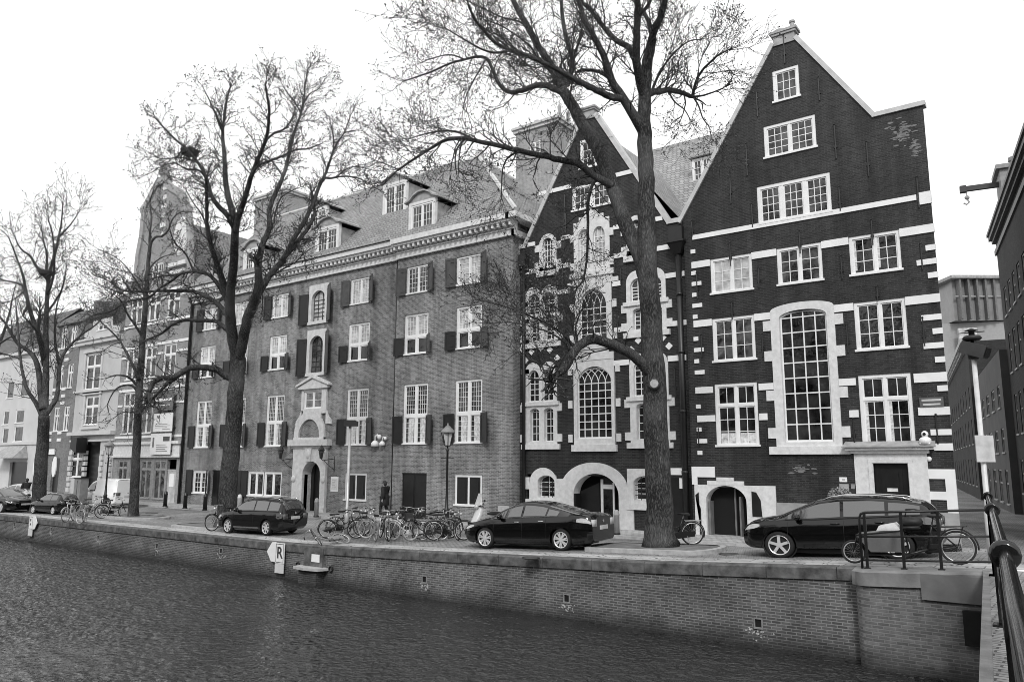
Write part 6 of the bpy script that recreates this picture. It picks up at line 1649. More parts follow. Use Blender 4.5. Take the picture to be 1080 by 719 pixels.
# thin elm by the left bicycles
dD = tree_depth(140, 546, 0); b = depth_at(140, 546, dD)
island(b.x-1.6, b.x+2.4, b.y-1.0, b.y+1.0, 'kerbed tree pit round the thin elm by the left bicycles')
elm('elm_tree', 'thin straight elm between the left bicycles and the brick gable house', (b.x, b.y, .08), [
 ([(140,547),(141.5,525),(143,490),(145,450),(147,408),(149.5,372),(151.5,345),(153.5,322),(155,298),(157,270),(159,254)], .27, .08),
 ([(159,256),(164,250),(171,249),(177,243),(180,236),(182,231),(188,225),(196,223),(206,224)], .07, .02),
 ([(158,262),(158,245),(160,230),(158,214),(162,200)], .07, .02),
 ([(147.5,410),(141,402),(134,397),(127,395.5),(120,396),(114,398)], .08, .03),
 ([(146.5,415),(140,407),(132,406),(124,409),(118,416),(113,427)], .07, .025),
 ([(146.5,400),(141,387),(134,373),(130,366),(127,360),(118,350),(107,340),(98,334)], .09, .025),
 ([(152,358),(144,345),(136,334),(132,326),(129,319),(122,312),(112,306)], .07, .02),
 ([(147,420),(151,432),(146,436),(138,434),(128,435),(121,440)], .05, .02),
 ([(148,410),(156,413),(157.5,420),(153,430),(146,436)], .06, .035),
 ([(154,315),(146,300),(138,288),(128,276),(116,268)], .05, .015),
 ([(156,285),(164,276),(174,270),(184,268)], .05, .015),
 ([(153,330),(160,318),(172,312),(186,311)], .04, .015),
 ([(128,361),(118,364),(106,372)], .03, .012),
 ([(107,340),(98,328),(86,318)], .03, .012),
], dD, 21, .006, 1.25, .036, 1.0)
# elm at the far left
dE = tree_depth(40, 540, 0); b = depth_at(40, 540, dE)
elm('elm_tree', 'many-stemmed elm at the far left among the parked cars', (b.x, b.y, .05), [
 ([(40,541),(41.5,515),(43.6,485),(45.5,460),(46.5,438)], .40, .29),
 ([(46.5,440),(47.5,420),(48.5,398),(48.5,370),(48.5,345),(49.5,320),(51,300),(53,285),(58,268),(62,250),(65,233),(66,216)], .23, .03),
 ([(51,300),(49,285),(49.5,268),(46,255),(44,240)], .10, .03),
 ([(49.5,310),(54,300),(57,285),(57,266),(55,245),(51,232)], .10, .03),
 ([(49,293),(43,286),(38,280),(32,270),(25,265),(19,258),(16,250)], .12, .03),
 ([(45,432),(43,412),(40,387),(34,374),(27,368),(18.5,362),(11,350),(5,340),(-4,330)], .20, .05),
 ([(44,438),(38,425),(29,411),(25,398),(22.5,385),(20,362),(18.5,340),(17,325)], .14, .04),
 ([(40,350),(34,335),(30,320),(27,305),(24,290),(19,276),(14,262),(9,250)], .15, .03),
 ([(47,385),(44,366),(40,350)], .16, .14),
 ([(47.5,438),(53,430),(59.5,419),(62,402),(63.5,385),(68,372),(76,362),(86,353),(98,345),(106,338)], .17, .03),
 ([(63.5,385),(60,372),(58,358),(58,340),(60,322),(64,310)], .10, .03),
 ([(49.5,330),(58,318),(64,308),(68,295),(70,280)], .08, .025),
 ([(26,302),(16,298),(6,296),(-6,292)], .07, .03),
 ([(62,250),(70,242),(78,232),(84,222)], .06, .02),
 ([(27,305),(20,312),(10,318),(-2,320)], .06, .02),
], dE, 31, .008, 1.2, .045, 1.3, nest=(48.5, 288, 0, 'small dark bird nest in the elm at the far left'))
# more crowns beyond, over the distant roofs
dF = tree_depth(-12, 538, 0)+14; b = depth_at(-14, 528, dF)
elm('elm_tree', 'distant elm crown at the left edge behind the many-stemmed elm', (b.x, b.y, 0), [
 ([(-14,530),(-13,470),(-12,420),(-10,390)], .5, .3),
 ([(-10,392),(-4,370),(4,350),(10,330),(14,310)], .2, .04),
 ([(-10,392),(-14,360),(-12,330),(-6,305)], .2, .04), ([(0,362),(10,356),(22,352)], .1, .03), ([(-4,372),(8,374),(20,378)], .1, .03)], dF, 41, .012, .6, .05, 1.8)
dG = dD+6; b = depth_at(112, 540, dG)
# ---------------------------------------------------------------- cars
def paint(name, v, rough=.08):
    return plain(name, v, rough, 0, .08, 1, .3, coat=.55 if v < .1 else 1)
P_black = paint('black_car_paint', .003); P_dark = paint('dark_grey_car_paint', .009); P_silver = paint('silver_car_paint', .42, .3); P_white = paint('white_van_paint', .82, .3)
P_trim = plain('black_plastic', .012, .6); P_rub = plain('tyre_rubber', .012, .85); P_alloy = plain('alloy_wheel', .66, .3, .35, .06, 2); P_chrome = plain('chrome_trim', .7, .15, .9, .05)
P_lamp = plain('lamp_glass', .5, .1, 0, .2, 12, 1.0); P_red = plain('tail_lamp_glass', .10, .12, 0, .3, 10, .8); P_plate = plain('plate_white', .55, .4)
def car_glass(name, v):
    m, nt, b = newmat(name); b.inputs['Base Color'].default_value = grey(v); b.inputs['Roughness'].default_value = .05; b.inputs['IOR'].default_value = 2.2; b.inputs['Specular IOR Level'].default_value = .55
    bump_n(nt, noise_n(nt, objvec(nt), 1.6, 2), .16, .05, b); return m
P_glass = car_glass('car_glass', .05); P_glass_dk = car_glass('tinted_car_glass', .01)
def interp(tab, x, k):
    if x <= tab[0][0]: return tab[0][k]
    for a, b in zip(tab, tab[1:]):
        if x <= b[0]:
            t = (x-a[0])/(b[0]-a[0]); return a[k]+(b[k]-a[k])*t
    return tab[-1][k]
def smooth_tab(tab, x, k, w=.10):
    return (interp(tab, x-w, k)+2*interp(tab, x-w/2, k)+2*interp(tab, x, k)+2*interp(tab, x+w/2, k)+interp(tab, x+w, k))/8
class Body:
    """tab rows: x, underside z, belt z, half width, roof z, half roof width; +x is the front"""
    def __init__(s, tab): s.tab = tab; s.x0 = tab[0][0]; s.x1 = tab[-1][0]
    def sec(s, x):
        g = lambda k: smooth_tab(s.tab, x, k)
        zb, zl, w, zt, wt = g(1), g(2), g(3), g(4), g(5)
        zt = max(zt, zl+.03)
        return [(0, zb), (w*.84, zb), (w*.97, zb+.09), (w*1.0, zb+(zl-zb)*.42), (w*.995, zb+(zl-zb)*.72), (w*.955, zl-.02), (w*.925, zl+.012), (wt+.02, zt-.075), (wt*.86, zt-.012), (wt*.45, zt+.012), (0, zt+.02)]
    def side(s, x, t, off=.006):
        q = s.sec(x); a, b = q[6], q[7]; n = Vector((b[1]-a[1], -(b[0]-a[0]))).normalized()
        return (a[0]+(b[0]-a[0])*t+n.x*off, a[1]+(b[1]-a[1])*t+n.y*off)
    def lower(s, x, t, off=.004):
        q = s.sec(x)[2:6]; f = t*3; i = min(2, int(f)); f -= i
        return (q[i][0]+(q[i+1][0]-q[i][0])*f+off, q[i][1]+(q[i+1][1]-q[i][1])*f)
    def top(s, x, u, off=.008):
        q = s.sec(x)[7:]; a = abs(u)*3; i = min(2, int(a)); f = a-i; q = q[::-1]
        y = q[i][0]+(q[i+1][0]-q[i][0])*f; z = q[i][1]+(q[i+1][1]-q[i][1])*f
        return (y*(1 if u >= 0 else -1), z+off)
    def mesh(s, n=90):
        m = MB(); vs = []; k = 20
        xs_ = [s.x0+(s.x1-s.x0)*i/n for i in range(n+1)]
        for x in xs_:
            q = s.sec(x); ring = [(x, y, z) for y, z in q]+[(x, -y, z) for y, z in q[-2:0:-1]]
            vs += ring
        k = len(ring)
        fs = [(i*k+j, i*k+(j+1) % k, (i+1)*k+(j+1) % k, (i+1)*k+j) for i in range(n) for j in range(k)]
        fs += [tuple(range(k-1, -1, -1)), tuple(n*k+j for j in range(k))]
        m.add(vs, fs); return m
def bool_cut(o, cuts):
    for c in cuts:
        md = o.modifiers.new('cut', 'BOOLEAN'); md.operation = 'DIFFERENCE'; md.object = c; md.solver = 'EXACT'
    dg = bpy.context.evaluated_depsgraph_get(); dg.update()
    me = bpy.data.meshes.new_from_object(o.evaluated_get(dg)); o.modifiers.clear(); old = o.data; o.data = me; me.name = old.name
    for c in cuts: bpy.data.objects.remove(c)
def wheel(par, x, y, r, spokes, side, rimm=None, twin=False, w=.2):
    t = MB(); prof = [(r*.71, -w/2), (r*.9, -w/2), (r*.98, -w/2+.03), (r, -w/2+.06), (r, w/2-.06), (r*.98, w/2-.03), (r*.9, w/2), (r*.71, w/2), (r*.71, -w/2)]
    n = 28; vs = []; fs = []
    for a_, b_ in prof:
        for k in range(n):
            a = 2*math.pi*k/n; vs.append((x+a_*math.cos(a), y+b_, r+a_*math.sin(a)))
    for i in range(len(prof)-1):
        for k in range(n): l = (k+1) % n; fs.append((i*n+k, i*n+l, (i+1)*n+l, (i+1)*n+k))
    t.add(vs, fs); W_ = t.build('wheel', P_rub, par, True)
    c = Vector((x, y, r)); ax = Vector((0, side, 0)); f = MB()
    f.ring(c+ax*(w/2-.02), ax, r*.72, .022, 28, 6)
    for k in range(spokes):
        for dd in ((-.10, .10) if twin else (0,)):
            a = 2*math.pi*k/spokes+.3; b_ = a+dd*1.6; u = Vector((math.cos(a), 0, math.sin(a))); v = Vector((math.cos(b_), 0, math.sin(b_)))
            f.bar(c+ax*(w/2-.012)+u*r*.1, c+ax*(w/2-.03)+v*r*.72, r*(.12 if twin else .2), .025, ax)
    f.disc(c+ax*(w/2-.01), ax, r*.16, .03, 14)
    f.build('rim', rimm or P_alloy, W_, False)
    d = MB(); d.disc(c+ax*(w/2-.07), ax, r*.70, .02, 20); d.build('dark_backing', P_trim, W_)  # dark background disc standing in for the shade behind the spokes
    return W_
def v_clear(label): return 'saloon' in label
def make_car(name, label, tab, xf, xr, wr, track, mat, wins, shield, rear, spokes, twin=False, group=None, glassm=None, rails=False, hatch=None, tail=None, head=None, cladding=False, lights_rear=True):
    t = thing(name, label, 'car', (0, 0, 0), rz=.0001, group=group)
    B = Body(tab); o = B.mesh().build('body', mat, t, True)
    cuts = []
    for x in (xf, xr):
        m = MB(); m.disc((x, 0, wr+.01), (0, 1, 0), wr*1.13, 4, 30); 
        me = m.build('cutter', P_trim); 
        # keep the middle of the floor: two short cylinders
        bpy.data.objects.remove(me)
        for s in (-1, 1):
            m = MB(); m.disc((x, s*(track/2+.12), wr+.01), (0, 1, 0), wr*1.14, .62, 32); cuts.append(m.build('cutter', P_trim))
    o.parent = None; bool_cut(o, cuts); o.parent = t
    o.data.polygons.foreach_set('use_smooth', [True]*len(o.data.polygons))
    md = o.modifiers.new('edges', 'EDGE_SPLIT'); md.split_angle = R(38)
    for x in (xf, xr):
        for s in (-1, 1): wheel(t, x, s*track/2, wr, spokes, s, twin=twin)
        m = MB()
        for s in (-1, 1):
            m.ring((x, s*(track/2+.02), wr+.01), (0, 1, 0), wr*1.13, .018, 30, 6) if cladding else None
        if m.v: m.build('arch_trim', P_trim, t)
    gm = glassm or P_glass
    for a, b, t0, t1 in wins:
        for s in (-1, 1):
            m = MB(); n = 12; vs = []
            for i in range(n+1):
                x = a+(b-a)*i/n
                for tt in (t0, t1): y, z = B.side(x, tt); vs.append((x, s*y, z))
            m.add(vs, [(2*i, 2*i+2, 2*i+3, 2*i+1) for i in range(n)]); m.build('side_window', gm, t, True)
    if wins:
        for s in (-1, 1):                                   # bright line under the windows
            m = MB(); n = 24; a, b = min(w_[0] for w_ in wins)-.05, max(w_[1] for w_ in wins)+.05
            m.tube([(a+(b-a)*i/n, s*B.side(a+(b-a)*i/n, .02, .008)[0], B.side(a+(b-a)*i/n, .02, .008)[1]) for i in range(n+1)], .011, 5); m.build('window_trim', P_chrome if not rails else P_trim, t)
    for (a, b), nm in ((shield, 'windscreen'), (rear, 'rear_window')):
        m = MB(); n = 8; k = 9; vs = []
        for i in range(n+1):
            x = a+(b-a)*i/n
            for j in range(k): y, z = B.top(x, -.9+1.8*j/(k-1)); vs.append((x, y, z))
        m.add(vs, [(i*k+j, i*k+j+1, (i+1)*k+j+1, (i+1)*k+j) for i in range(n) for j in range(k-1)]); m.build(nm, glassm or P_glass, t, True)
    # mirrors, handles, lamps, plates
    mx_ = shield[0]-.12 if False else (max(w_[1] for w_ in wins)-.28 if wins else 0)
    for s in (-1, 1):
        y, z = B.side(mx_, .12); m = MB(); m.ball((mx_+.02, s*(y+.13), z+.03), (.085, .14, .095), 10, 6); m.bar((mx_, s*y, z-.02), (mx_+.01, s*(y+.1), z), .05, .04); m.build('door_mirror', mat, t, True)
    hx = sorted(w_[0] for w_ in wins)[-1:]+sorted(w_[0] for w_ in wins)[-2:-1]
    for x in hx:
        for s in (-1, 1):
            y, z = B.lower(x+.12, .86); m = MB(); m.tube([(x+.02, s*(y+.0), z), (x+.06, s*(y+.03), z), (x+.18, s*(y+.03), z), (x+.22, s*y, z)], .014, 6); m.build('door_handle', P_chrome if not rails else mat, t, True)
    for x in [w_[1]+.03 for w_ in wins]:
        for s in (-1, 1):                                    # door shut lines
            m = MB(); vs = []
            for i in range(9): y, z = B.lower(x-.03*i/8, .12+.86*i/8, .0035); vs += [(x-.004-.03*i/8, s*y, z), (x+.004-.03*i/8, s*y, z)]
            m.add(vs, [(2*i, 2*i+1, 2*i+3, 2*i+2) for i in range(8)]); m.build('door_gap', P_trim, t)
    for s in (-1, 1):
        if head:
            x, tt, sz = head; m = MB(); n = 8; vs = []
            for i in range(n+1):
                xx = x-sz[0]/2+sz[0]*i/n; h = sz[1]*math.sin(math.pi*(.12+.8*i/n))
                for q in (-.5, .5): y, z = B.lower(xx, min(1, tt+q*h), .006); vs.append((xx, s*y, z))
            m.add(vs, [(2*i, 2*i+2, 2*i+3, 2*i+1) for i in range(n)]); m.build('headlamp', P_lamp, t, True)
        if tail:
            x, tt, sz = tail; m = MB(); n = 8; vs = []
            for i in range(n+1):
                xx = x-sz[0]/2+sz[0]*i/n; h = sz[1]*math.sin(math.pi*(.2+.6*i/n))
                for q in (-.5, .5): y, z = B.lower(xx, min(1, tt+q*h), .006); vs.append((xx, s*y, z))
            m.add(vs, [(2*i, 2*i+2, 2*i+3, 2*i+1) for i in range(n)])
            x0 = B.x0-.006; zc = B.lower(B.x0+.02, tt)[1]; yw = B.sec(B.x0+.05)[4][0]
            m.box(x0-.01, x0+.05, s*yw*.62, s*yw*.97, zc-.09, zc+.11); m.build('tail_lamp', P_lamp if v_clear(label) else P_red, t, True)
    zb = tab[0][1]; m = MB(); m.box(B.x0-.022, B.x0-.002, -.26, .26, zb+.30, zb+.42); m.build('number_plate', P_plate, t)
    m = MB(); m.box(B.x1+.002, B.x1+.02, -.26, .26, zb+.16, zb+.27); m.build('number_plate', P_plate, t)
    m = MB(); m.box(B.x1-.02, B.x1+.012, -.38, .38, zb+.32, zb+.46); m.build('grille', P_trim, t)
    m = MB(); m.ball((B.x0-.005, 0, zb+.55), (.012, .05, .05), 10, 6); m.build('badge', P_chrome, t)
    if rails:
        for s in (-1, 1):
            a, b = rails; m = MB(); pl = [(a+(b-a)*i/10, s*(B.sec(a+(b-a)*i/10)[8][0]), B.sec(a+(b-a)*i/10)[8][1]+(.045 if 0 < i < 10 else .0)) for i in range(11)]
            m.tube(pl, .018, 6); m.build('roof_rail', P_chrome, t, True)
    m = MB(); m.box(B.x0+.5, B.x1-.5, -track/2+.12, track/2-.12, .14, zb+.05); m.build('underbody', P_trim, t)
    return t
def place_car(t, front_px, rear_px, zf, zr, wb, xf, xr, track, scale=None):
    """puts the near wheels on their measured contact points on the street"""
    a = Vector((*ground_at(*front_px, zf), zf)); b = Vector((*ground_at(*rear_px, zr), zr))
    d = (a-b); s = d.length/wb if scale is None else scale
    ang = math.atan2(d.y, d.x); 
    # near side is the car's left or right: whichever faces the camera
    nx = Vector((-math.sin(ang), math.cos(ang), 0)); side = 1 if nx.dot(CO-a) > 0 else -1
    mid = (a+b)/2; loc = mid-Vector((math.cos(ang), math.sin(ang), 0))*((xf+xr)/2*s)-nx*side*(track/2+.06)*s
    pitch = math.atan2(d.z, Vector((d.x, d.y, 0)).length)
    t.location = loc; t.rotation_euler = (0, -pitch, ang); t.scale = (s, s, s)
    return t
# black hatchback saloon
tabS = [(-2.36,.30,.84,.74,.95,.50),(-2.30,.25,.97,.82,1.05,.56),(-2.05,.21,1.03,.87,1.075,.60),(-1.75,.18,1.01,.90,1.10,.60),(-1.2,.17,.99,.905,1.24,.56),(-.6,.16,.965,.905,1.39,.56),(-.1,.16,.95,.905,1.44,.57),(.35,.16,.93,.905,1.385,.58),(.9,.16,.91,.905,1.16,.62),(1.28,.16,.88,.90,.96,.66),(1.7,.17,.82,.88,.875,.66),(2.05,.19,.73,.83,.79,.60),(2.25,.22,.64,.72,.69,.5),(2.36,.34,.56,.52,.6,.35)]
P_mazda = make_car('black_car', 'black five-door saloon with bright many-spoked wheels', tabS, 1.38, -1.345, .325, 1.56, P_black,
    [(-1.22,-.86,.10,.84),(-.80,-.02,.10,.90),(.06,1.02,.10,.90)], (.40, 1.22), (-1.85, -.85), 7, True, None, tail=(-2.1,.82,(.42,.22)), head=(2.0,.86,(.42,.2)))
P_mazda['label'] = 'black saloon car with bright twin-spoked wheels parked in front of the ornate gabled house'
place_car(P_mazda, (512.0, 578.2), (592.3, 580.8), street_z(-15.6, 19.8), street_z(-13, 20), 2.725, 1.38, -1.345, 1.56)
# dark estate car
tabE = [(-2.22,.34,.80,.74,.9,.5),(-2.16,.30,.90,.80,1.05,.58),(-2.02,.22,.93,.855,1.34,.60),(-1.75,.18,.93,.865,1.42,.60),(-1,.17,.925,.868,1.46,.60),(-.2,.16,.92,.868,1.465,.60),(.35,.16,.91,.868,1.40,.60),(.9,.16,.90,.868,1.14,.64),(1.2,.16,.88,.86,.96,.66),(1.6,.17,.83,.85,.88,.66),(1.95,.19,.75,.81,.80,.60),(2.12,.24,.66,.72,.71,.5),(2.19,.36,.58,.55,.62,.4)]
P_golf = make_car('dark_estate_car', 'dark estate car parked between the second elm and the stone portal', tabE, 1.27, -1.245, .31, 1.49, P_dark,
    [(-1.93,-1.28,.10,.9),(-1.20,-.42,.10,.92),(-.34,.92,.10,.92)], (.42, 1.15), (-2.17, -1.98), 7, False, None, rails=(-1.8, .1), tail=(-2.02,.8,(.3,.45)), head=(1.9,.85,(.3,.26)))
place_car(P_golf, (241.8, 562.0), (282.0, 564.4), .0, .0, 2.515, 1.27, -1.245, 1.49); P_golf.scale = (P_golf.scale.x, P_golf.scale.x*1.13, P_golf.scale.x*1.19)
m = MB()
for s in (-1, 1): m = MB(); m.box(-.8, .85, s*.862-.015, s*.862+.015, .27, .32); m.build('sill_trim', P_chrome, P_golf)
# black crossover
tabK = [(-2.22,.40,.95,.74,1.0,.5),(-2.14,.34,1.06,.82,1.2,.56),(-1.95,.28,1.10,.89,1.42,.58),(-1.5,.25,1.08,.915,1.53,.60),(-.8,.24,1.05,.92,1.60,.61),(-.1,.24,1.03,.92,1.60,.62),(.4,.24,1.01,.92,1.53,.62),(.9,.24,1.02,.92,1.31,.66),(1.32,.24,1.02,.915,1.13,.70),(1.7,.25,1.0,.89,1.07,.70),(2.02,.27,.94,.84,1.0,.64),(2.17,.30,.86,.76,.91,.56),(2.25,.38,.74,.60,.78,.42)]
P_kia = make_car('black_crossover', 'black crossover car with silver roof rails behind the cargo bike', tabK, 1.33, -1.31, .36, 1.58, P_black,
    [(-1.85,-1.2,.10,.88),(-1.12,-.22,.10,.92),(-.14,1.08,.10,.92)], (.46, 1.28), (-2.1, -1.7), 5, False, None, rails=(-1.7, .25), glassm=car_glass('dark_car_glass', .02), tail=(-2.0,.85,(.3,.3)), head=(1.98,.86,(.42,.24)), cladding=True)  # this car gets a darker glass base
za = street_z(-6.6, 20.4); zb = street_z(-4.2, 20.6)
fx_, fy_ = ground_at(820.3, 588.6, za)
hd = R(5)
rpx = (fx_+2.64*math.cos(hd), fy_+2.64*math.sin(hd))
def ppx(p):
    v = Vector(p)-CO; z = v.dot(CF); return 540+FOC*v.dot(CR)/z, 359.5-FOC*v.dot(CU)/z
place_car(P_kia, (823.5, 588.6), ppx((rpx[0]+.1, rpx[1], zb)), za, zb, 2.64, 1.33, -1.31, 1.58); P_kia.scale = (P_kia.scale.x, P_kia.scale.y, P_kia.scale.z*.90)
# small dark hatchback on the left
tabH = [(-1.95,.42,.85,.66,.92,.48),(-1.9,.3,.95,.76,1.1,.55),(-1.7,.2,.97,.82,1.36,.56),(-1.2,.17,.95,.83,1.45,.57),(-.5,.16,.93,.835,1.48,.57),(.1,.16,.92,.835,1.44,.57),(.7,.16,.90,.835,1.16,.62),(1.05,.16,.88,.83,.97,.64),(1.4,.17,.83,.81,.89,.62),(1.7,.2,.74,.75,.79,.54),(1.85,.28,.64,.6,.69,.42),(1.9,.38,.58,.48,.62,.36)]
P_hat = make_car('dark_hatchback', 'small dark hatchback parked by the leftmost bicycles', tabH, 1.2, -1.2, .29, 1.44, P_dark,
    [(-1.45,-.75,.10,.88),(-.68,.72,.10,.92)], (.2, .98), (-1.88, -1.6), 7, False, None, rails=(-1.0,-.2), tail=(-1.78,.85,(.25,.3)), head=(1.62,.85,(.3,.24)))
place_car(P_hat, (34.8, 541.3), (55.6, 542.5), 0, 0, 2.4, 1.2, -1.2, 1.44)
P_sil = make_car('silver_saloon', 'silver saloon car half cut off by the left edge', tabS, 1.38, -1.345, .325, 1.56, P_silver,
    [(-1.60,-1.02,.10,.80),(-.95,-.05,.10,.90),(.03,1.02,.10,.90)], (.40, 1.22), (-1.85, -.95), 7, False, None, tail=(-2.1,.82,(.42,.22)), head=(2.0,.86,(.42,.2)))
p = ground_at(4, 534, 0); P_sil.location = (p[0]-1.0, p[1]+1.6, 0); P_sil.rotation_euler = (0, 0, R(12))
P_blk = copy_tree(P_mazda); P_blk['label'] = 'low black saloon at the left edge in front of the silver car'
p = ground_at(2, 541, 0); P_blk.location = (p[0]-2.2, p[1]+.9, 0); P_blk.rotation_euler = (0, 0, R(6)); P_blk.scale = (1, 1, .92)
# white van
tabV = [(-2.1,.40,1.0,.80,1.70,.68),(-2.05,.28,1.02,.86,1.80,.72),(-1.9,.22,1.02,.88,1.83,.74),(-.6,.2,1.01,.885,1.84,.74),(.2,.2,1.0,.885,1.80,.72),(.6,.2,.99,.885,1.66,.70),(1.15,.2,.97,.885,1.22,.70),(1.4,.2,.94,.87,1.04,.7),(1.75,.22,.85,.82,.93,.62),(2.0,.28,.72,.72,.8,.5),(2.08,.4,.62,.55,.68,.4)]
P_van = make_car('white_van', 'small white delivery van parked in front of the pale stone house', tabV, 1.32, -1.4, .31, 1.5, P_white,
    [(.12,.95,.08,.86)], (.52, 1.3), (-2.09, -2.04), 6, False, None, tail=(-1.98,.8,(.14,.5)), head=(1.8,.86,(.3,.26)), glassm=P_glass_dk)
P_van['category'] = 'van'
dv = Vector((-1, -.10, 0)).normalized(); a = ground_at(93, 535, 0); a = Vector((a[0], a[1], 0))
c_ = depth_at(114, 520, tree_depth(114, 534.5, 0)); P_van.location = (c_.x, c_.y, 0); P_van.rotation_euler = (0, 0, R(186))
m = MB(); m.box(-1.15, -.35, -.91, -.885, .62, .76); m.build('side_lettering_strip', P_trim, P_van)
# grey street cabinet and box by the hatchback
X, Y = ground_at(83.5, 535.5, 0); Y -= 1.85
t = thing('street_cabinet', 'grey steel street cabinet standing behind the small dark hatchback', 'cabinet', (X, Y+1.6, 0))
m = MB(); m.box(X-.42, X+.42, Y+1.6, Y+2.1, 0, 1.85); m.build('casing', plain('grey_cabinet', .2, .5), t)
m = MB(); m.box(X-.47, X+.47, Y+1.55, Y+2.15, 1.851, 1.91); m.build('lid', P_trim, t)
m = MB(); m.box(X-.01, X+.01, Y+1.585, Y+1.599, .1, 1.7); m.build('door_seam', P_trim, t)
# motor scooter behind the saloon
def scooter(loc, rz):
    t = thing('motor_scooter', 'pale motor scooter with tall windscreen behind the black saloon', 'scooter', loc, rz)
    P = plain('cream_scooter_paint', .6, .3, var=.08)
    m = MB()
    for sx in (-.62, .62): m.ring((sx, 0, .24), (0, 1, 0), .19, .055, 20, 8)
    for sx in (-.62, .62): m = MB(); m.ring((sx, 0, .24), (0, 1, 0), .19, .055, 20, 8); w_ = m.build('wheel', P_rub, t, True); h = MB(); h.disc((sx, 0, .24), (0, 1, 0), .13, .06, 14); h.build('hub', P_alloy, w_)
    m = MB(); prof = [(.78,.36,.18),(.62,.56,.29),(.50,.78,.30),(.42,1.0,.22),(.38,1.14,.11)]
    vs = []
    for x, z, w in prof: vs += [(x-.10, -w, z), (x, -w*.5, z+.02), (x+.03, 0, z+.03), (x, w*.5, z+.02), (x-.10, w, z), (x-.16, 0, z)]
    m.add(vs, [(6*i+k, 6*i+(k+1) % 6, 6*i+6+(k+1) % 6, 6*i+6+k) for i in range(4) for k in range(6)]); m.build('front_apron', P, t, True)
    m = MB(); m.prism([(.45, .3), (.45, .36), (-.15, .36), (-.3, .62), (-.75, .72), (-.85, .58), (-.55, .3)], -.17, .17); m.build('body', P, t)
    m = MB(); m.ball((-.42, 0, .78), (.42, .16, .08), 12, 6); m.build('saddle', P_trim, t, True)
    m = MB(); m.tube([(.36, -.34, 1.08), (.42, -.1, 1.1), (.42, .1, 1.1), (.36, .34, 1.08)], .025, 6); m.build('handlebar', P_trim, t, True)
    m = MB(); m.ball((.5, 0, 1.06), (.1, .11, .09), 10, 6); m.build('headlamp', P_lamp, t, True)
    for s in (-1, 1): m = MB(); m.tube([(.36, s*.25, 1.1), (.34, s*.32, 1.28)], .012, 5); m.ball((.33, s*.34, 1.32), (.02, .07, .05)); m.build('mirror', P_trim, t, True)
    m = MB(); vs = [(.46-.05*i, y, 1.12+.16*i) for i in range(4) for y in (-.2+.02*i, -.08, .08, .2-.02*i)]; m.add(vs, [(4*i+k, 4*i+k+1, 4*i+4+k+1, 4*i+4+k) for i in range(3) for k in range(3)]); m.build('windscreen', plain('milky_screen', .55, .2), t, True)
    m = MB(); m.box(-1.0, -.7, -.2, .2, .78, 1.06); m.build('top_box', P, t)
    return t
X, Y = ground_at(513, 562, .08); scooter((X, Y, .08), R(252))
# ---------------------------------------------------------------- bicycles
B_dark = plain('dark_bike_paint', .012, .35); B_grey = plain('grey_bike_paint', .22, .35); B_pale = plain('pale_bike_paint', .6, .35)
B_rub = plain('bike_tyre', .02, .85); B_rubp = plain('pale_bike_tyre', .2, .7); B_rim = plain('bike_rim', .62, .3, .5); B_spk = plain('spoke_steel', .4, .3, .6); B_sad = plain('saddle_leather', .02, .5)
def bike_wheel(par, x, r, tyre, steer=0, pivot=None, nm='wheel'):
    def S(p):
        p = Vector(p)
        if steer and pivot is not None:
            q = p-Vector((pivot, 0, 0)); q.rotate(Matrix.Rotation(steer, 3, 'Z')); p = q+Vector((pivot, 0, 0))
        return p
    ax = Vector((0, 1, 0)); ax.rotate(Matrix.Rotation(steer, 3, 'Z')); c = S((x, 0, r))
    m = MB(); m.ring(c, ax, r-.02, .022, 28, 6); w = m.build(nm, tyre, par, True)
    m = MB(); m.ring(c, ax, r-.052, .013, 28, 5); m.build('rim', B_rim, w, True)
    m = MB(); u = ax.orthogonal().normalized(); v = ax.cross(u)
    for k in range(18):
        a = 2*math.pi*k/18; d = u*math.cos(a)+v*math.sin(a); m.tube([c+ax*(.03 if k % 2 else -.03)+d*.02, c+d*(r-.05)], .0028, 3)
    m.tube([c-ax*.05, c+ax*.05], .028, 8); m.build('spokes', B_spk, w)
    return w
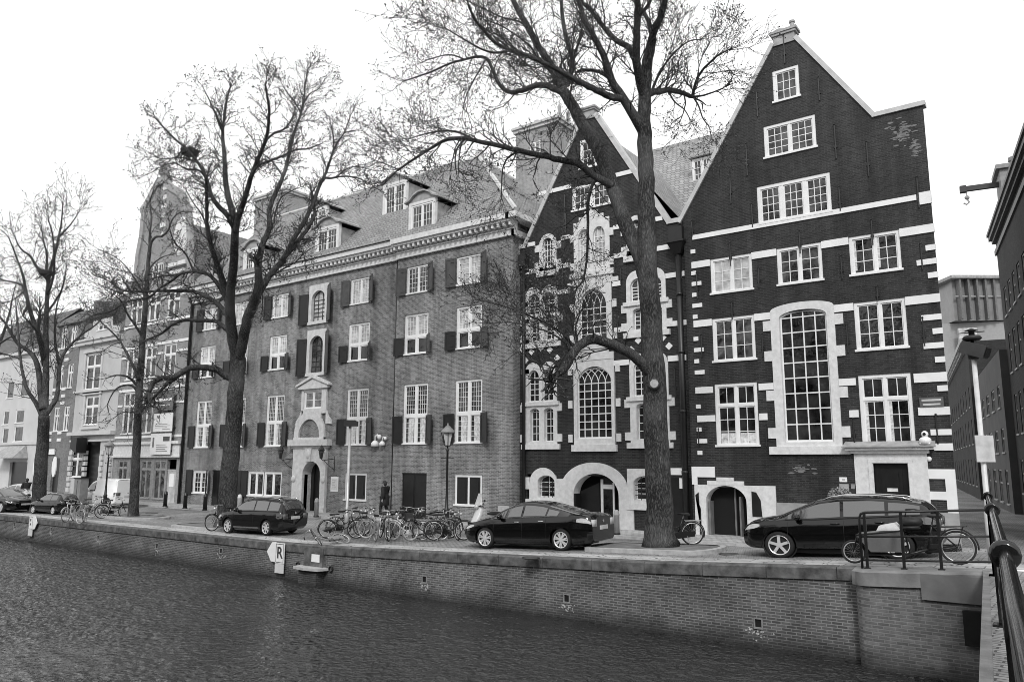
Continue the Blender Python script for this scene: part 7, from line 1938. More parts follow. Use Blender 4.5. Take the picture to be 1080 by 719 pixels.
def make_bike(label, paintm, tyre, step=True, steer=0., basket=None, crate=False, fender=None, name='bicycle'):
    t = thing(name, label, 'bicycle', (0, 0, 0), .0001); r = .35; xr, xf = -.53, .57
    fm = fender or paintm
    bike_wheel(t, xr, r, tyre, nm='rear_wheel'); bike_wheel(t, xf, r, tyre, steer, .42, nm='front_wheel')
    def S(p):
        q = Vector(p)-Vector((.42, 0, 0)); q.rotate(Matrix.Rotation(steer, 3, 'Z')); return q+Vector((.42, 0, 0))
    m = MB(); bb = (-.08, 0, .30); st = (-.25, 0, .78); ht = (.37, 0, .88); hb = (.42, 0, .66)
    m.tube([bb, st], .017, 7); m.tube([ht, hb], .02, 7)
    if step: m.tube([hb, (.22, 0, .42), (.02, 0, .31), bb], .019, 7); m.tube([(.40, 0, .76), (.18, 0, .58), (-.02, 0, .5), (-.17, 0, .56)], .014, 7)
    else: m.tube([hb, bb], .019, 7); m.tube([ht, st], .016, 7)
    for s in (-1, 1): m.tube([(bb[0], s*.03, bb[2]), (xr, s*.06, r)], .011, 6); m.tube([(st[0], s*.02, st[2]-.08), (xr, s*.06, r)], .009, 6)
    m.build('frame', paintm, t, True)
    m = MB()
    for s in (-1, 1): m.tube([S((.435, s*.03, .66)), S((.47, s*.055, .55)), S((xf, s*.055, r))], .012, 6)
    m.tube([S((.435, -.04, .66)), S((.435, .04, .66))], .018, 6); m.build('fork', paintm, t, True)
    m = MB(); m.tube([S((.37, 0, .88)), S((.34, 0, 1.04))], .013, 7); m.tube([S((.14, -.29, 1.02)), S((.24, -.27, 1.05)), S((.36, -.14, 1.07)), S((.37, 0, 1.05)), S((.36, .14, 1.07)), S((.24, .27, 1.05)), S((.14, .29, 1.02))], .012, 6); hbr = m.build('handlebar', B_spk, t, True)
    for s in (-1, 1): m = MB(); m.tube([S((.13, s*.29, 1.02)), S((.24, s*.272, 1.05))], .019, 7); m.build('grip', B_sad, hbr, True)
    m = MB(); m.ball(S((.44, 0, .93)), (.05, .04, .045), 8, 6); m.build('lamp', B_rim, t, True)
    m = MB(); m.tube([st, (-.275, 0, .9)], .013, 6); m.build('seat_post', B_spk, t)
    m = MB(); m.add([(-.45, -.1, .93), (-.45, .1, .93), (-.2, .07, .93), (-.06, 0, .94), (-.2, -.07, .93), (-.43, -.09, .87), (-.43, .09, .87), (-.1, 0, .90)], [(0, 4, 3, 2, 1), (0, 1, 6, 5), (1, 2, 3, 7, 6), (0, 5, 7, 3, 4), (5, 6, 7)]); m.build('saddle', B_sad, t)
    m = MB()
    for c, a0, a1, st_ in ((xr, 35, 200, 0), (xf, 25, 150, 1)):
        for s in (-1, 1):
            pl = []
            for k in range(13):
                a = R(a0+(a1-a0)*k/12); p = Vector((c+(r+.02)*math.cos(a), s*.018, r+(r+.02)*math.sin(a))); pl.append(S(p) if st_ else p)
            m.tube(pl, .012, 4)
    m.tube([S((.435, 0, .66)), S((xf+(r+.02)*math.cos(R(120)), 0, r+(r+.02)*math.sin(R(120))))], .008, 4); m.tube([(-.17, 0, .56), (xr+(r+.02)*math.cos(R(40)), 0, r+(r+.02)*math.sin(R(40)))], .008, 4)
    m.build('mudguards', fm, t, True)
    m = MB()
    for s in (-1, 1): m.tube([(-.3, s*.06, .72), (-.82, s*.06, .73)], .007, 5); m.tube([(xr, s*.07, r), (-.72, s*.06, .73)], .006, 5)
    for x in (-.4, -.55, -.7, -.82): m.tube([(x, -.06, .725), (x, .06, .725)], .006, 5)
    m.build('carrier', B_spk, t)
    m = MB(); m.prism([(-.60, r+.08), (-.60, r-.08), (-.10, .20), (.04, .24), (.04, .36), (-.1, .40)], .05, .075); m.disc((-.08, .085, .30), (0, 1, 0), .09, .01, 16); m.bar((-.08, .09, .3), (.02, .1, .15), .02, .015); m.box(-.02, .06, .1, .19, .135, .155); m.bar((-.08, -.06, .3), (-.18, -.08, .45), .02, .015); m.box(-.22, -.14, -.17, -.08, .445, .465); m.build('chain_guard', fm, t)
    m = MB(); m.tube([(-.36, .06, .3), (-.42, .22, .01)], .009, 5); m.build('kickstand', B_spk, t)
    if basket or crate:
        m = MB(); c = S((.60, 0, .86)); bm = basket or P_trim
        m.box(c.x-.15, c.x+.15, c.y-.19, c.y+.19, c.z-.1, c.z-.085)
        for z in (-.02, .05, .12): m.box(c.x-.16, c.x+.16, c.y-.2, c.y-.19, c.z+z-.05, c.z+z); m.box(c.x-.16, c.x+.16, c.y+.19, c.y+.2, c.z+z-.05, c.z+z); m.box(c.x-.16, c.x-.15, c.y-.19, c.y+.19, c.z+z-.05, c.z+z); m.box(c.x+.15, c.x+.16, c.y-.19, c.y+.19, c.z+z-.05, c.z+z)
        for a in (-.15, .15):
            for b in (-.19, .19): m.box(c.x+a-.01, c.x+a+.01, c.y+b-.01, c.y+b+.01, c.z-.1, c.z+.13)
        m.build('front_crate', bm, t)
    return t
pro = {
 'oma': make_bike('x', B_dark, B_rub, True, .2), 'pale': make_bike('x', B_pale, B_rubp, True, -.35, fender=B_pale), 'men': make_bike('x', B_grey, B_rub, False, .1),
 'crate': make_bike('x', B_dark, B_rubp, True, .5, crate=True), 'turn': make_bike('x', B_grey, B_rubp, True, .9)}
used = set()
def put_bike(kind, px, py, z, hd, label, lean=3, group='bicycles parked along the quay', sc_=1.0):
    o = pro[kind] if kind not in used else copy_tree(pro[kind]); used.add(kind)
    X, Y = ground_at(px, py, z); o.location = (X, Y, z-.005); o.rotation_euler = (R(lean), 0, R(hd)); o.scale = (sc_,)*3
    o['label'] = label; o['group'] = group; return o
zc = .10
cl = 'in the crowded row by the lamp post'
put_bike('oma', 360, 567.5, .06, 38, 'dark step-through bicycle at the left end of the crowded row', 6)
put_bike('men', 376, 565, .08, 200, 'grey diamond-frame bicycle second from the left in the crowded row', -5)
put_bike('turn', 392, 569, .10, 150, 'grey bicycle with a big pale front wheel turned aside, third in the crowded row', 3)
put_bike('oma', 404, 568, .10, 328, 'dark bicycle seen nearly end-on behind the turned pale wheel', -8)
put_bike('men', 414, 569, .12, 300, 'grey bicycle seen end-on in the middle of the crowded row', 6)
put_bike('pale', 430, 569.5, .13, 215, 'pale bicycle with pale tyres in the middle of the crowded row', 4)
put_bike('oma', 440, 566, .14, 120, 'dark bicycle partly hidden behind the pale one in the crowded row', -4)
put_bike('crate', 449, 570, .15, 225, 'bicycle with a black front crate and pale tyres left of the lamp post', 5)
put_bike('men', 459, 568, .16, 62, 'grey bicycle just left of the lamp post base', -6)
put_bike('oma', 473, 569.5, .17, 37, 'dark bicycle at the right end of the crowded row, past the lamp post', 4)
put_bike('pale', 384, 563, .10, 75, 'pale bicycle standing behind the third in the crowded row', -5)
put_bike('crate', 421, 564, .13, 110, 'bicycle with a black front crate in the rear of the crowded row', 6)
for px, py, hd, ln, lb in ((368, 564, 48, -7, 'dark bicycle standing behind the two leftmost ones of the crowded row'), (397, 564.5, 230, 6, 'dark bicycle behind the bicycle with the turned front wheel'), (435, 564.5, 52, -6, 'dark bicycle in the rear of the crowded row behind the pale one'), (455, 565, 226, 5, 'dark bicycle behind the front crate bicycle near the lamp post'), (466, 565.5, 60, -5, 'dark bicycle just behind the lamp post base'), (480, 568, 318, 5, 'dark bicycle seen end-on at the far right of the crowded row')):
    put_bike('oma', px, py, .12, hd, lb, ln)
put_bike('turn', 351, 574, .05, 262, 'grey bicycle tipped over onto the quay edge above the stone ledge', 62)
# leftmost group
g2 = 'bicycles by the thin elm'
put_bike('pale', 74, 549.5, .0, 322, 'pale bicycle seen end-on at the left of the group by the thin elm', 6, g2)
put_bike('turn', 84, 551, .0, 318, 'grey bicycle seen end-on, second of the group by the thin elm', -8, g2)
put_bike('oma', 97, 544, .0, 75, 'dark bicycle in the middle of the group by the thin elm', 5, g2)
put_bike('pale', 108, 545.5, .0, 238, 'pale-framed bicycle in front of the white van, by the thin elm', -5, g2)
put_bike('oma', 119, 546, .0, 62, 'dark bicycle nearest the thin elm trunk', 6, g2)
put_bike('oma', 237, 559, .06, 262, 'dark bicycle leaning against the elm behind the estate car', 8, 'bicycles at tree trunks')
put_bike('oma', 711.5, 574.3, street_z(-10, 21.5)+.1, 217, 'dark bicycle leaning against the biggest elm trunk', -6, 'bicycles at tree trunks')
put_bike('men', 866, 574, street_z(-6, 24)*1.0, 205, 'grey bicycle mostly hidden behind the black crossover', 4, 'bicycles at tree trunks')
# cargo bike
def cargo():
    t = thing('cargo_bike', 'long cargo bike with a pale tapered box behind the quay railing', 'bicycle', (0, 0, 0), .0001)
    bike_wheel(t, -1.0, .34, B_rub, nm='rear_wheel'); bike_wheel(t, 1.0, .25, B_rub, .15, .95, nm='front_wheel')
    m = MB(); m.tube([(-.45, 0, .3), (-.1, 0, .2), (.72, 0, .2), (.86, 0, .42), (.9, 0, .6)], .026, 8); m.tube([(-.45, 0, .3), (-.6, 0, .85)], .018, 7); m.tube([(-.1, 0, .2), (-.05, 0, .7), (-.1, 0, .95)], .02, 7); m.tube([(-.05, 0, .66), (-.5, 0, .5)], .018, 7)
    for s in (-1, 1): m.tube([(-.45, s*.03, .3), (-1.0, s*.06, .34)], .012, 6); m.tube([(-.58, s*.02, .78), (-1.0, s*.06, .34)], .01, 6); m.tube([(.9, s*.05, .56), (1.0, s*.06, .25)], .014, 6)
    m.build('frame', B_dark, t, True)
    m = MB(); a = [(.02, -.22, .26), (.62, -.2, .26), (.62, .2, .26), (.02, .22, .26), (-.02, -.31, .70), (.86, -.29, .62), (.86, .29, .62), (-.02, .31, .70)]
    m.add(a, [(0, 3, 2, 1), (0, 1, 5, 4), (1, 2, 6, 5), (2, 3, 7, 6), (3, 0, 4, 7)]); m.add([(x*.97+.01, y*.95, z+.02) for x, y, z in a], [(1, 2, 3, 0), (4, 5, 1, 0), (5, 6, 2, 1), (6, 7, 3, 2), (7, 4, 0, 3)]); bx = m.build('cargo_box', plain('pale_plywood', .17, .6, var=.12), t)
    m = MB(); m.tube([a[4], a[5], a[6], a[7]], .016, 6, closed=True); m.build('box_edge', P_trim, bx)
    m = MB(); m.add([(-.01, -.3, .705), (.45, -.29, .70), (.45, .29, .70), (-.01, .3, .705), (.1, -.24, .85), (.4, -.2, .8), (.4, .2, .8), (.1, .24, .85)], [(0, 1, 5, 4), (1, 2, 6, 5), (2, 3, 7, 6), (3, 0, 4, 7), (4, 5, 6, 7)]); m.build('folded_cover', plain('pale_cover', .55, .7, var=.15, scale=6), t)
    m = MB(); m.tube([(-.1, 0, .95), (-.14, 0, 1.1)], .015, 6); m.tube([(-.38, -.3, 1.08), (-.26, -.28, 1.11), (-.14, -.1, 1.12), (-.14, .1, 1.12), (-.26, .28, 1.11), (-.38, .3, 1.08)], .013, 6); m.build('handlebar', P_trim, t, True)
    m = MB(); m.tube([(-.6, 0, .85), (-.63, 0, .95)], .013, 6); m.ball((-.66, 0, .98), (.15, .1, .04)); m.build('saddle', B_sad, t, True)
    m = MB(); m.tube([(-.62, .07, .74), (-1.22, .07, .76)], .008, 5); m.tube([(-.62, -.07, .74), (-1.22, -.07, .76)], .008, 5); m.tube([(-1.0, .07, .34), (-1.15, .07, .76)], .007, 5); m.tube([(-1.0, -.07, .34), (-1.15, -.07, .76)], .007, 5); m.box(-1.2, -.7, -.07, .07, .755, .765); m.build('carrier', P_trim, t)
    m = MB()
    for s in (-1, 1): m.tube([(-1.0+.37*math.cos(R(a_)), s*.02, .34+.37*math.sin(R(a_))) for a_ in range(20, 200, 12)], .014, 4)
    m.build('mudguard', P_trim, t, True)
    m = MB(); m.prism([(-1.06, .40), (-1.06, .26), (-.4, .22), (-.34, .3), (-.4, .4)], -.08, -.05); m.disc((-.45, -.09, .3), (0, 1, 0), .1, .012, 16); m.build('chain_guard', P_trim, t)
    m = MB(); m.box(-.35, -.0, -.16, .16, .72, .78); m.ball((-.2, 0, .86), (.24, .17, .12), 10, 6); m.build('child_seat', P_trim, t, True)
    return t
cb = cargo()
zq = street_z(-4, 18.4)
a = Vector((*ground_at(902, 593.8, .73), .73)); b = Vector((*ground_at(1013, 595.2, .85), .85))
d = a-b; s = d.length/2.0; cb.location = (a+b)/2; cb.rotation_euler = (0, -math.atan2(d.z, math.hypot(d.x, d.y)), math.atan2(d.y, d.x)); cb.scale = (s, s, s)
# ---------------------------------------------------------------- lamps, posts, bollards, people
def lantern_post(label, px, py, z, H):
    X, Y = ground_at(px, py, z); t = thing('street_lamp', label, 'lamp', (X, Y, z), group='old lantern posts'); o = (X, Y, z)
    m = MB(); m.lathe([(.2, 0), (.2, .18), (.16, .22), (.15, .5), (.17, .54), (.12, .6), (.1, .95), (.12, 1.0), (.075, 1.06), (.05, 1.6), (.042, H-1.0), (.06, H-.97), (.06, H-.92), (.03, H-.9), (.03, H-.78)], o, 14); m.build('post', M_iron, t, True)
    m = MB(); m.tube([(X-.28, Y, z+H-1.25), (X+.28, Y, z+H-1.25)], .015, 6); m.ball((X-.29, Y, z+H-1.25), .03, 6, 4); m.ball((X+.29, Y, z+H-1.25), .03, 6, 4); m.build('ladder_bar', M_iron, t, True)
    m = MB(); 
    for k in range(4): a = math.pi/4+k*math.pi/2; m.tube([(X+.12*math.cos(a), Y+.12*math.sin(a), z+H-.78), (X+.25*math.cos(a), Y+.25*math.sin(a), z+H-.28)], .014, 5)
    m.lathe([(.14, H-.80), (.14, H-.76)], o, 4); m.build('lantern_cage', M_iron, t)
    m = MB(); m.lathe([(.11, H-.77), (.235, H-.29)], o, 4); m.build('lantern_glass', plain('lantern_glass', .55, .15, var=.2, scale=6), t)
    m = MB(); m.lathe([(.30, H-.28), (.29, H-.24), (.17, H-.10), (.13, H-.09), (.12, H-.04), (.04, H), (.02, H+.1)], o, 14); m.build('lantern_roof', plain('grey_lantern_roof', .2, .5), t, True)
    return t
zl = .10; X, Y = ground_at(470.5, 566, zl); H1 = 4.25
lantern_post('old street lantern on a slender black post among the parked bicycles', 470.5, 566, zl, H1)
lantern_post('distant old street lantern in front of the white van', 109.5, 541, 0, 4.1)
# pale pole with a dark head by the bicycles
z = .05; X, Y = ground_at(365, 566, z); dd = tree_depth(365, 566, z)
t = thing('parking_meter_pole', 'pale steel pole with a flat dark head among the bicycles', 'pole', (X, Y, z))
ztop = depth_at(366.5, 449, dd).z; m = MB(); m.lathe([(.09, 0), (.09, .9), (.06, .95), (.055, ztop-z)], (X, Y, z), 12); m.build('pole', plain('galvanised_steel', .42, .4, .3), t, True)
m = MB(); u = Vector((CR.x, CR.y, 0)).normalized(); m.obox((X+.05, Y, ztop+.12), u*.26, Vector((-u.y, u.x, 0))*.14, (0, 0, .10)); m.obox((X+.05, Y, ztop+.24), u*.18, Vector((-u.y, u.x, 0))*.1, (0, 0, .02)); m.build('dark_head', P_trim, t)
# camera post with a blank sign on the bridge corner
z = .88; X, Y = -1.95, 19.7; 
def post_xy(px, Y): return at(px, 480, Y)
X = post_xy(1036.5, Y)[0]
t = thing('camera_post', 'pale post with a blank square sign and surveillance cameras on top at the bridge corner', 'post', (X, Y, z))
zt = at(1036, 378, Y)[1]; m = MB(); m.lathe([(.08, 0), (.08, 1.0), (.055, 1.05), (.05, zt-z)], (X, Y, z), 12); m.build('post', plain('pale_post_paint', .58, .4), t, True)
m = MB(); zs0, zs1 = at(1036, 487, Y)[1], at(1036, 459, Y)[1]; w = (at(1051.5, 470, Y)[0]-at(1020.5, 470, Y)[0])/2; c = (at(1051.5, 470, Y)[0]+at(1020.5, 470, Y)[0])/2
u = Vector((CR.x, CR.y, 0)).normalized(); n_ = Vector((-u.y, u.x, 0)); w = w*.72
m.obox((c, Y-.02, (zs0+zs1)/2)-0*n_ if False else Vector((c, Y, (zs0+zs1)/2))-n_*.09, u*w, n_*.012, (0, 0, (zs1-zs0)/2)); m.build('sign_board', plain('sign_back', .55, .5), t)
m = MB()
for e in (-1, 1): m.obox(Vector((c, Y, (zs0+zs1)/2+e*(zs1-zs0)*.25))-n_*.065, u*.1, n_*.02, (0, 0, .03))
m.build('sign_clamp', P_trim, t)
m = MB(); m.lathe([(.10, zt-z), (.12, zt-z+.1), (.07, zt-z+.2)], (X, Y, z), 12); m.tube([(X, Y, zt+.15), (X, Y, zt+.42)], .035, 8); m.build('bracket', P_trim, t, True)
cm_ = MB(); q = Vector((X, Y, zt+.22)); f_ = (u*.55-n_*.75+Vector((0, 0, -.35))).normalized(); sd = f_.cross(Vector((0, 0, 1))).normalized(); up_ = sd.cross(f_)
cm_.obox(q+f_*.05+sd*.02, f_*.26, sd*.14, up_*.14); cm_.build('camera_housing', plain('grey_camera_case', .05, .4), t)
m = MB(); m.obox(q+f_*.322+sd*.02, f_*.012, sd*.11, up_*.10); m.build('camera_window', P_glass_dk, t)
m = MB(); m.lathe([(.16, .0), (.2, .04), (.16, .1), (.05, .12)], (X, Y, zt+.42), 12); m.lathe([(.06, .12), (.06, .2), (.14, .22), (.02, .27)], (X, Y, zt+.42), 12); m.tube([(X-.25, Y, zt+.6), (X+.25, Y, zt+.6)], .012, 5); m.build('beacon_cap', P_trim, t, True)
# wire holding a lamp over the alley
p0 = depth_at(1012, 344, 34); p1 = depth_at(1066, 340, 34)
# bollards along the pavement
def bollard(px, py, lb, v=None):
    X, Y = ground_at(px, py, .10); t = thing('bollard', lb, 'bollard', (X, Y, .10), group='bollards on the pavement')
    m = MB(); m.lathe([(.12, 0), (.115, .75), (.125, .76), (.125, .80), (.11, .82), (.10, .92), (.05, .97)], (X, Y, .1), 12); m.build('post', v or plain('bollard_stone', .30, .7, var=.2, scale=5), t, True)
    m = MB(); m.lathe([(.15, 0), (.15, .06), (.12, .07)], (X, Y, .1), 12); m.build('foot', M_iron, t, True)
bollard(650.5, 563.5, 'stone bollard in front of the big arched entrance')
bollard(333.4, 545, 'stone bollard at the foot of the stone portal')
bollard(252, 539, 'bollard just right of the elm behind the estate car', M_white)
bollard(216, 538, 'dark bollard under the leftmost window of the long brick house, right of two', M_iron)
bollard(195, 536, 'dark bollard at the left end of the long brick house, left of two', M_iron)
bollard(174, 534, 'dark bollard in front of the shop door of the curved gable house', M_iron)
X0, Y0 = ground_at(195, 536, .1); X1, Y1 = ground_at(216, 538, .1)
# ---------------------------------------------------------------- people
M_skin = plain('skin', .36, .6, var=.06); M_hair = plain('dark_hair', .02, .7); M_coat = plain('black_coat', .008, .8); M_trs = plain('dark_trousers', .016, .8); M_shoe = plain('dark_shoes', .01, .5); M_pale = plain('pale_jacket', .42, .8)
def person(label, loc, rz, H, coat, pose='walk', hair=M_hair, seed=1):
    """one skinned figure: clothes are separate shells over it; +x is where it faces"""
    t = thing('person', label, 'person', loc, rz)
    k = H/1.78; st = .26 if pose == 'walk' else .04
    J = dict(pel=(0,0,.95), wst=(0,0,1.10), chs=(.01,0,1.33), nck=(.02,0,1.49), hd0=(.035,0,1.57), hd1=(.05,0,1.67), hd2=(.04,0,1.755),
      hl=(0,.09,.92), kl=(st*.62,.10,.50), al=(st*.55,.10,.09), tl=(st*.55+.17,.115,.04), hr=(0,-.09,.92), kr=(-st*.1,-.10,.50), ar=(-st*1.0,-.10,.10), tr=(-st*1.0+.16,-.115,.04),
      sl=(.0,.19,1.43), el=(-.12 if pose == 'walk' else .02,.245,1.14), wl=(-.06 if pose == 'walk' else .12,.24,.90), gl=(-.03 if pose == 'walk' else .15,.235,.81), sr=(.0,-.19,1.43), er=(.06,-.245,1.14), wr=(.2,-.23,.93), gr=(.25,-.225,.85))
    rad = dict(pel=(.155,.13), wst=(.14,.115), chs=(.165,.125), nck=(.06,.06), hd0=(.07,.075), hd1=(.085,.10), hd2=(.06,.07), hl=(.10,.10), kl=(.065,.065), al=(.045,.045), tl=(.035,.04), sl=(.07,.07), el=(.048,.048), wl=(.034,.034), gl=(.03,.045))
    for a, b in (('hr','hl'),('kr','kl'),('ar','al'),('tr','tl'),('sr','sl'),('er','el'),('wr','wl'),('gr','gl')): rad[a] = rad[b]
    E = [('pel','wst'),('wst','chs'),('chs','nck'),('nck','hd0'),('hd0','hd1'),('hd1','hd2'),('pel','hl'),('hl','kl'),('kl','al'),('al','tl'),('pel','hr'),('hr','kr'),('kr','ar'),('ar','tr'),('chs','sl'),('sl','el'),('el','wl'),('wl','gl'),('chs','sr'),('sr','er'),('er','wr'),('wr','gr')]
    def skin(nm, keys, edges, grow, mat, root):
        ks = list(keys); me = bpy.data.meshes.new(nm); me.from_pydata([tuple(Vector(J[q])*k) for q in ks], [(ks.index(a), ks.index(b)) for a, b in edges], [])
        o = bpy.data.objects.new(nm, me); col.objects.link(o); md = o.modifiers.new('s', 'SKIN'); 
        for i, q in enumerate(ks):
            r_ = rad[q]; sv = me.skin_vertices[0].data[i]; sv.radius = ((r_[0]+grow)*k, (r_[1]+grow)*k); sv.use_root = (q == root)
        o.modifiers.new('u', 'SUBSURF').levels = 2; o.modifiers['u'].render_levels = 2
        dg = bpy.context.evaluated_depsgraph_get(); dg.update(); m2 = bpy.data.meshes.new_from_object(o.evaluated_get(dg)); bpy.data.objects.remove(o)
        q = bpy.data.objects.new(nm, m2); col.objects.link(q); q.parent = t; m2.materials.clear(); m2.materials.append(mat); m2.polygons.foreach_set('use_smooth', [True]*len(m2.polygons)); return q
    b = skin('body', J.keys(), E, 0, M_skin, 'pel')
    tk = ['pel','hl','kl','al','hr','kr','ar']; skin('trousers', tk, [e for e in E if e[0] in tk and e[1] in tk], .022, M_trs, 'pel')
    ck = ['pel','wst','chs','sl','el','wl','sr','er','wr']; skin('coat', ck, [e for e in E if e[0] in ck and e[1] in ck], .052, coat, 'chs')
    m = MB(); m.lathe([(.20*k, 1.15*k), (.215*k, .98*k), (.235*k, .80*k), (.25*k, .60*k), (.24*k, .595*k), (.17*k, .9*k)], (0, 0, 0), 16); m.build('coat_skirt', coat, t, True)
    m = MB(); m.ball((-.0*k+.025*k, 0, 1.70*k), (.115*k, .098*k, .10*k), 14, 10); m.ball((-.015*k, 0, 1.64*k), (.09*k, .092*k, .11*k), 12, 8); m.build('hair', hair, t, True)
    m = MB(); m.ball((.135*k, 0, 1.645*k), (.022*k, .016*k, .028*k), 8, 6); m.build('nose', M_skin, t, True)
    for s in (-1, 1):
        m = MB(); m.ball((.122*k, s*.035*k, 1.675*k), (.008*k, .014*k, .009*k), 8, 6); m.build('eye', M_hair, t)
        m = MB(); m.ball((.04*k, s*.098*k, 1.65*k), (.025*k, .012*k, .032*k), 8, 6); m.build('ear', M_skin, t, True)
    m = MB(); m.ball((.118*k, 0, 1.60*k), (.008*k, .025*k, .006*k), 8, 4); m.build('mouth', M_hair, t)
    for q, qq in (('gl', 'wl'), ('gr', 'wr')):
        g = Vector(J[q])*k; s = 1 if g.y > 0 else -1; m = MB()
        for f in range(4): y = (f-1.5)*.019*k; l = (.075, .085, .08, .06)[f]*k; m.tube([g+Vector((y, 0, 0)), g+Vector((y+.005, -s*.01*k, -l*.55)), g+Vector((y+.012, -s*.025*k, -l))], [.009*k, .0085*k, .007*k], 6)
        m.tube([g+Vector((.03*k, -s*.0, .03*k)), g+Vector((.055*k, -s*.02*k, -.005*k)), g+Vector((.06*k, -s*.03*k, -.035*k))], [.011*k, .010*k, .008*k], 6); m.build('fingers', M_skin, t, True)
    for q, p in (('al', 'tl'), ('ar', 'tr')):
        a, b_ = Vector(J[q])*k, Vector(J[p])*k; m = MB(); m.tube([a+Vector((-.07*k, 0, -.04*k)), a+Vector((.02*k, 0, -.035*k)), b_+Vector((.02*k, 0, .0)), b_+Vector((.08*k, 0, -.005*k))], [.045*k, .056*k, .05*k, .03*k], 10); m.build('shoe', M_shoe, t, True)
    return t
X, Y = ground_at(405, 545.5, .1); person('person in a black coat walking along the front of the long brick house', (X, Y, .1), R(188), 1.86, M_coat)
X, Y = ground_at(26, 533, .0); person('person in dark clothes standing beyond the silver car', (X, Y, 0), R(160), 1.8, M_coat, 'stand')
X, Y = ground_at(35, 533, .0); person('person in a pale jacket beside the far left elm', (X, Y, 0), R(200), 1.74, M_pale, 'stand')
# pale shrub in a tub behind the crossover
X, Y = at(887, 540, 28.3)[0], 28.3; zt = at(887, 510, 28.3)[1]
t = thing('potted_shrub', 'pale bushy shrub in a tall tub behind the black crossover', 'plant', (X, Y, .1))
m = MB(); m.lathe([(.2, 0), (.28, zt-1.1), (.3, zt-1.05), (.26, zt-1.04)], (X, Y, .1), 14); m.build('tub', M_cement, t, True)
rng = random.Random(4); m = MB()
for i in range(900):
    a = Vector((rng.gauss(0, 1), rng.gauss(0, 1), rng.gauss(0, 1))).normalized()*(.18+.17*rng.random()); c = Vector((X, Y, zt-.45))+Vector((a.x*1.15, a.y, a.z)); d1 = Vector((rng.gauss(0, 1), rng.gauss(0, 1), rng.gauss(0, 1))).normalized()*.045; d2 = d1.orthogonal()*.6
    m.add([c-d1, c+d2, c+d1, c-d2], [(0, 1, 2, 3)])
m.build('foliage', plain('pale_foliage', .22, .7, var=.5, scale=9), t)

# ironwork in the paving
for px, py, r_, lb in ((300, 556, .32, 'round iron manhole cover in the street left of the crowded bicycles'), (560, 590, .22, 'small round drain cover near the front wheel of the black saloon'), (160, 541, .3, 'round iron manhole cover in the street right of the thin elm'), (770, 590, .26, 'round iron manhole cover between the biggest elm and the black crossover')):
    X, Y = ground_at(px, py, .0); z = street_z(X, Y); X, Y = ground_at(px, py, z); z = street_z(X, Y)
    t = thing('manhole_cover', lb, 'manhole', (X, Y, z)); m = MB(); m.lathe([(r_, -.02), (r_, .010), (r_*.96, .012)], (X, Y, z), 20); m.build('lid', plain('worn_iron', .06, .5), t)
    m = MB(); m.ring((X, Y, z+.006), (0, 0, 1), r_+.03, .008, 24, 5); m.build('frame', M_iron, t)
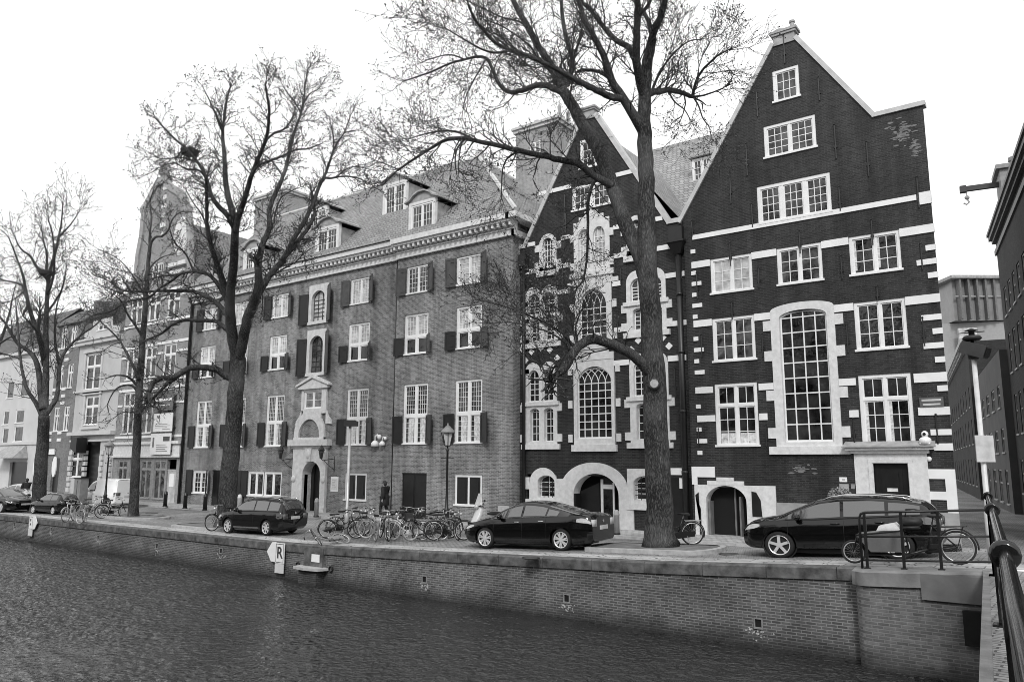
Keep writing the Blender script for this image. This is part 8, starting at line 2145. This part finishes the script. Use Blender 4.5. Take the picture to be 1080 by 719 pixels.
# ---------------------------------------------------------------- the other bank, added unseen behind the camera: it shades and is mirrored in glass, paint and water
OY = -17.0
m = MB(); m.quad((-300, -400, .02), (300, -400, .02), (300, -7, .02), (-300, -7, .02)); struct(m.build('added_bank_street', M_street))
t = thing('quay_wall', 'added brick quay wall, unseen behind the camera', 'wall', (0, -7, -1.2))
m = MB(); m.quad((300, -7, -3), (-300, -7, -3), (-300, -7, .02), (300, -7, .02)); m.build('brick_face', M_quay, t)
m = MB(); m.box(-300, 300, -7.3, -6.95, -.2, .06); m.build('cap_stone', M_cap, t)
rng = random.Random(3); x = -74.0
M_opp = [brick('opposite_brick_dark', .05, .09, .1, stain=.2), brick('opposite_brick_mid', .10, .16, .18, stain=.2), M_render]
ROW = [(-1, OY)]
while x < 60:
    w_ = rng.uniform(6, 8.5); h = rng.uniform(11.5, 15); mt = M_opp[rng.choice((0, 0, 1, 1, 2))]
    t = thing('added_canal_house', 'added gabled canal house, unseen behind the camera', 'house', (x, OY, 0), group='added houses behind the camera')
    hs = []; 
    for i in range(3):
        for j in range(4):
            c = x+w_*(.2+.3*i); z = .8+j*(h-1)/4; hs.append((c-.6, c+.6, z, z+2.0))
    f = MB(); wall_mesh(f, [(x, h), (x+w_*.25, h+.8), (x+w_*.35, h+3), (x+w_*.65, h+3), (x+w_*.75, h+.8), (x+w_, h)], -.2, hs, 0, .2)
    f.v = [(a, OY-b, c) for a, b, c in f.v]; f.build('wall', mt, t)
    m = MB(); m.quad((x, OY-.3, h-.2), (x, OY-12, h-.2), (x+w_/2, OY-12, h+3), (x+w_/2, OY-.3, h+3)); m.quad((x+w_/2, OY-.3, h+3), (x+w_/2, OY-12, h+3), (x+w_, OY-12, h-.2), (x+w_, OY-.3, h-.2)); m.build('roof', M_tileD, t)
    for xx in (x, x+w_): m = MB(); m.quad((xx, OY, -.2), (xx, OY-12, -.2), (xx, OY-12, h), (xx, OY, h)); m.build('side_wall', mt, t)
    for a, b, c, d in hs:
        m = MB(); m.box(a, a+.09, OY-.12, OY-.04, c, d); m.box(b-.09, b, OY-.12, OY-.04, c, d); m.box(a+.09, b-.09, OY-.12, OY-.04, c, c+.09); m.box(a+.09, b-.09, OY-.12, OY-.04, d-.09, d); m.box((a+b)/2-.03, (a+b)/2+.03, OY-.11, OY-.05, c+.09, d-.09); m.box(a+.09, b-.09, OY-.105, OY-.055, c+1.2, c+1.27); o = m.build('window', M_white, t)
        p = MB(); p.quad((a, OY-.1, c), (b, OY-.1, c), (b, OY-.1, d), (a, OY-.1, d)); p.build('pane', G_dark, o)
    x += w_+.02

# unseen houses added past the corner house, right of frame, for paint reflections
x = 10.0
while x < 60:
    w_ = rng.uniform(6, 8.5); h = rng.uniform(13, 16); mt = M_opp[rng.choice((0, 0, 1))]; y0 = 31.0
    t = thing('added_canal_house', 'added canal house, unseen beyond the right edge of the view', 'house', (x, y0, 0), group='added houses beyond the right edge')
    m = MB(); m.box(x, x+w_, y0, y0+12, -.2, h); m.build('wall', mt, t)
    m = MB(); m.quad((x, y0, h), (x+w_, y0, h), (x+w_, y0+6, h+4), (x, y0+6, h+4)); m.quad((x, y0+6, h+4), (x+w_, y0+6, h+4), (x+w_, y0+12, h), (x, y0+12, h)); m.build('roof', M_tileD, t)
    for i in range(3):
        for j in range(4):
            c = x+w_*(.2+.3*i); z = .8+j*(h-1)/4; m = MB(); m.box(c-.6, c+.6, y0-.04, y0+.05, z, z+2); o = m.build('window', M_white, t); p = MB(); p.quad((c-.5, y0-.045, z+.1), (c+.5, y0-.045, z+.1), (c+.5, y0-.045, z+1.9), (c-.5, y0-.045, z+1.9)); p.build('pane', G_dark, o)
    x += w_+.02

for x, rz in ((-10, 40), (-24, 130), (-37, 250)):  # unseen elms added so glass and paint mirror branches
    e = copy_tree(big_elm); e.location = (x, -9.5, .05); e.rotation_euler = (0, 0, R(rz)); e['label'] = 'added elm, unseen behind the camera'; e['group'] = 'added elms behind the camera'
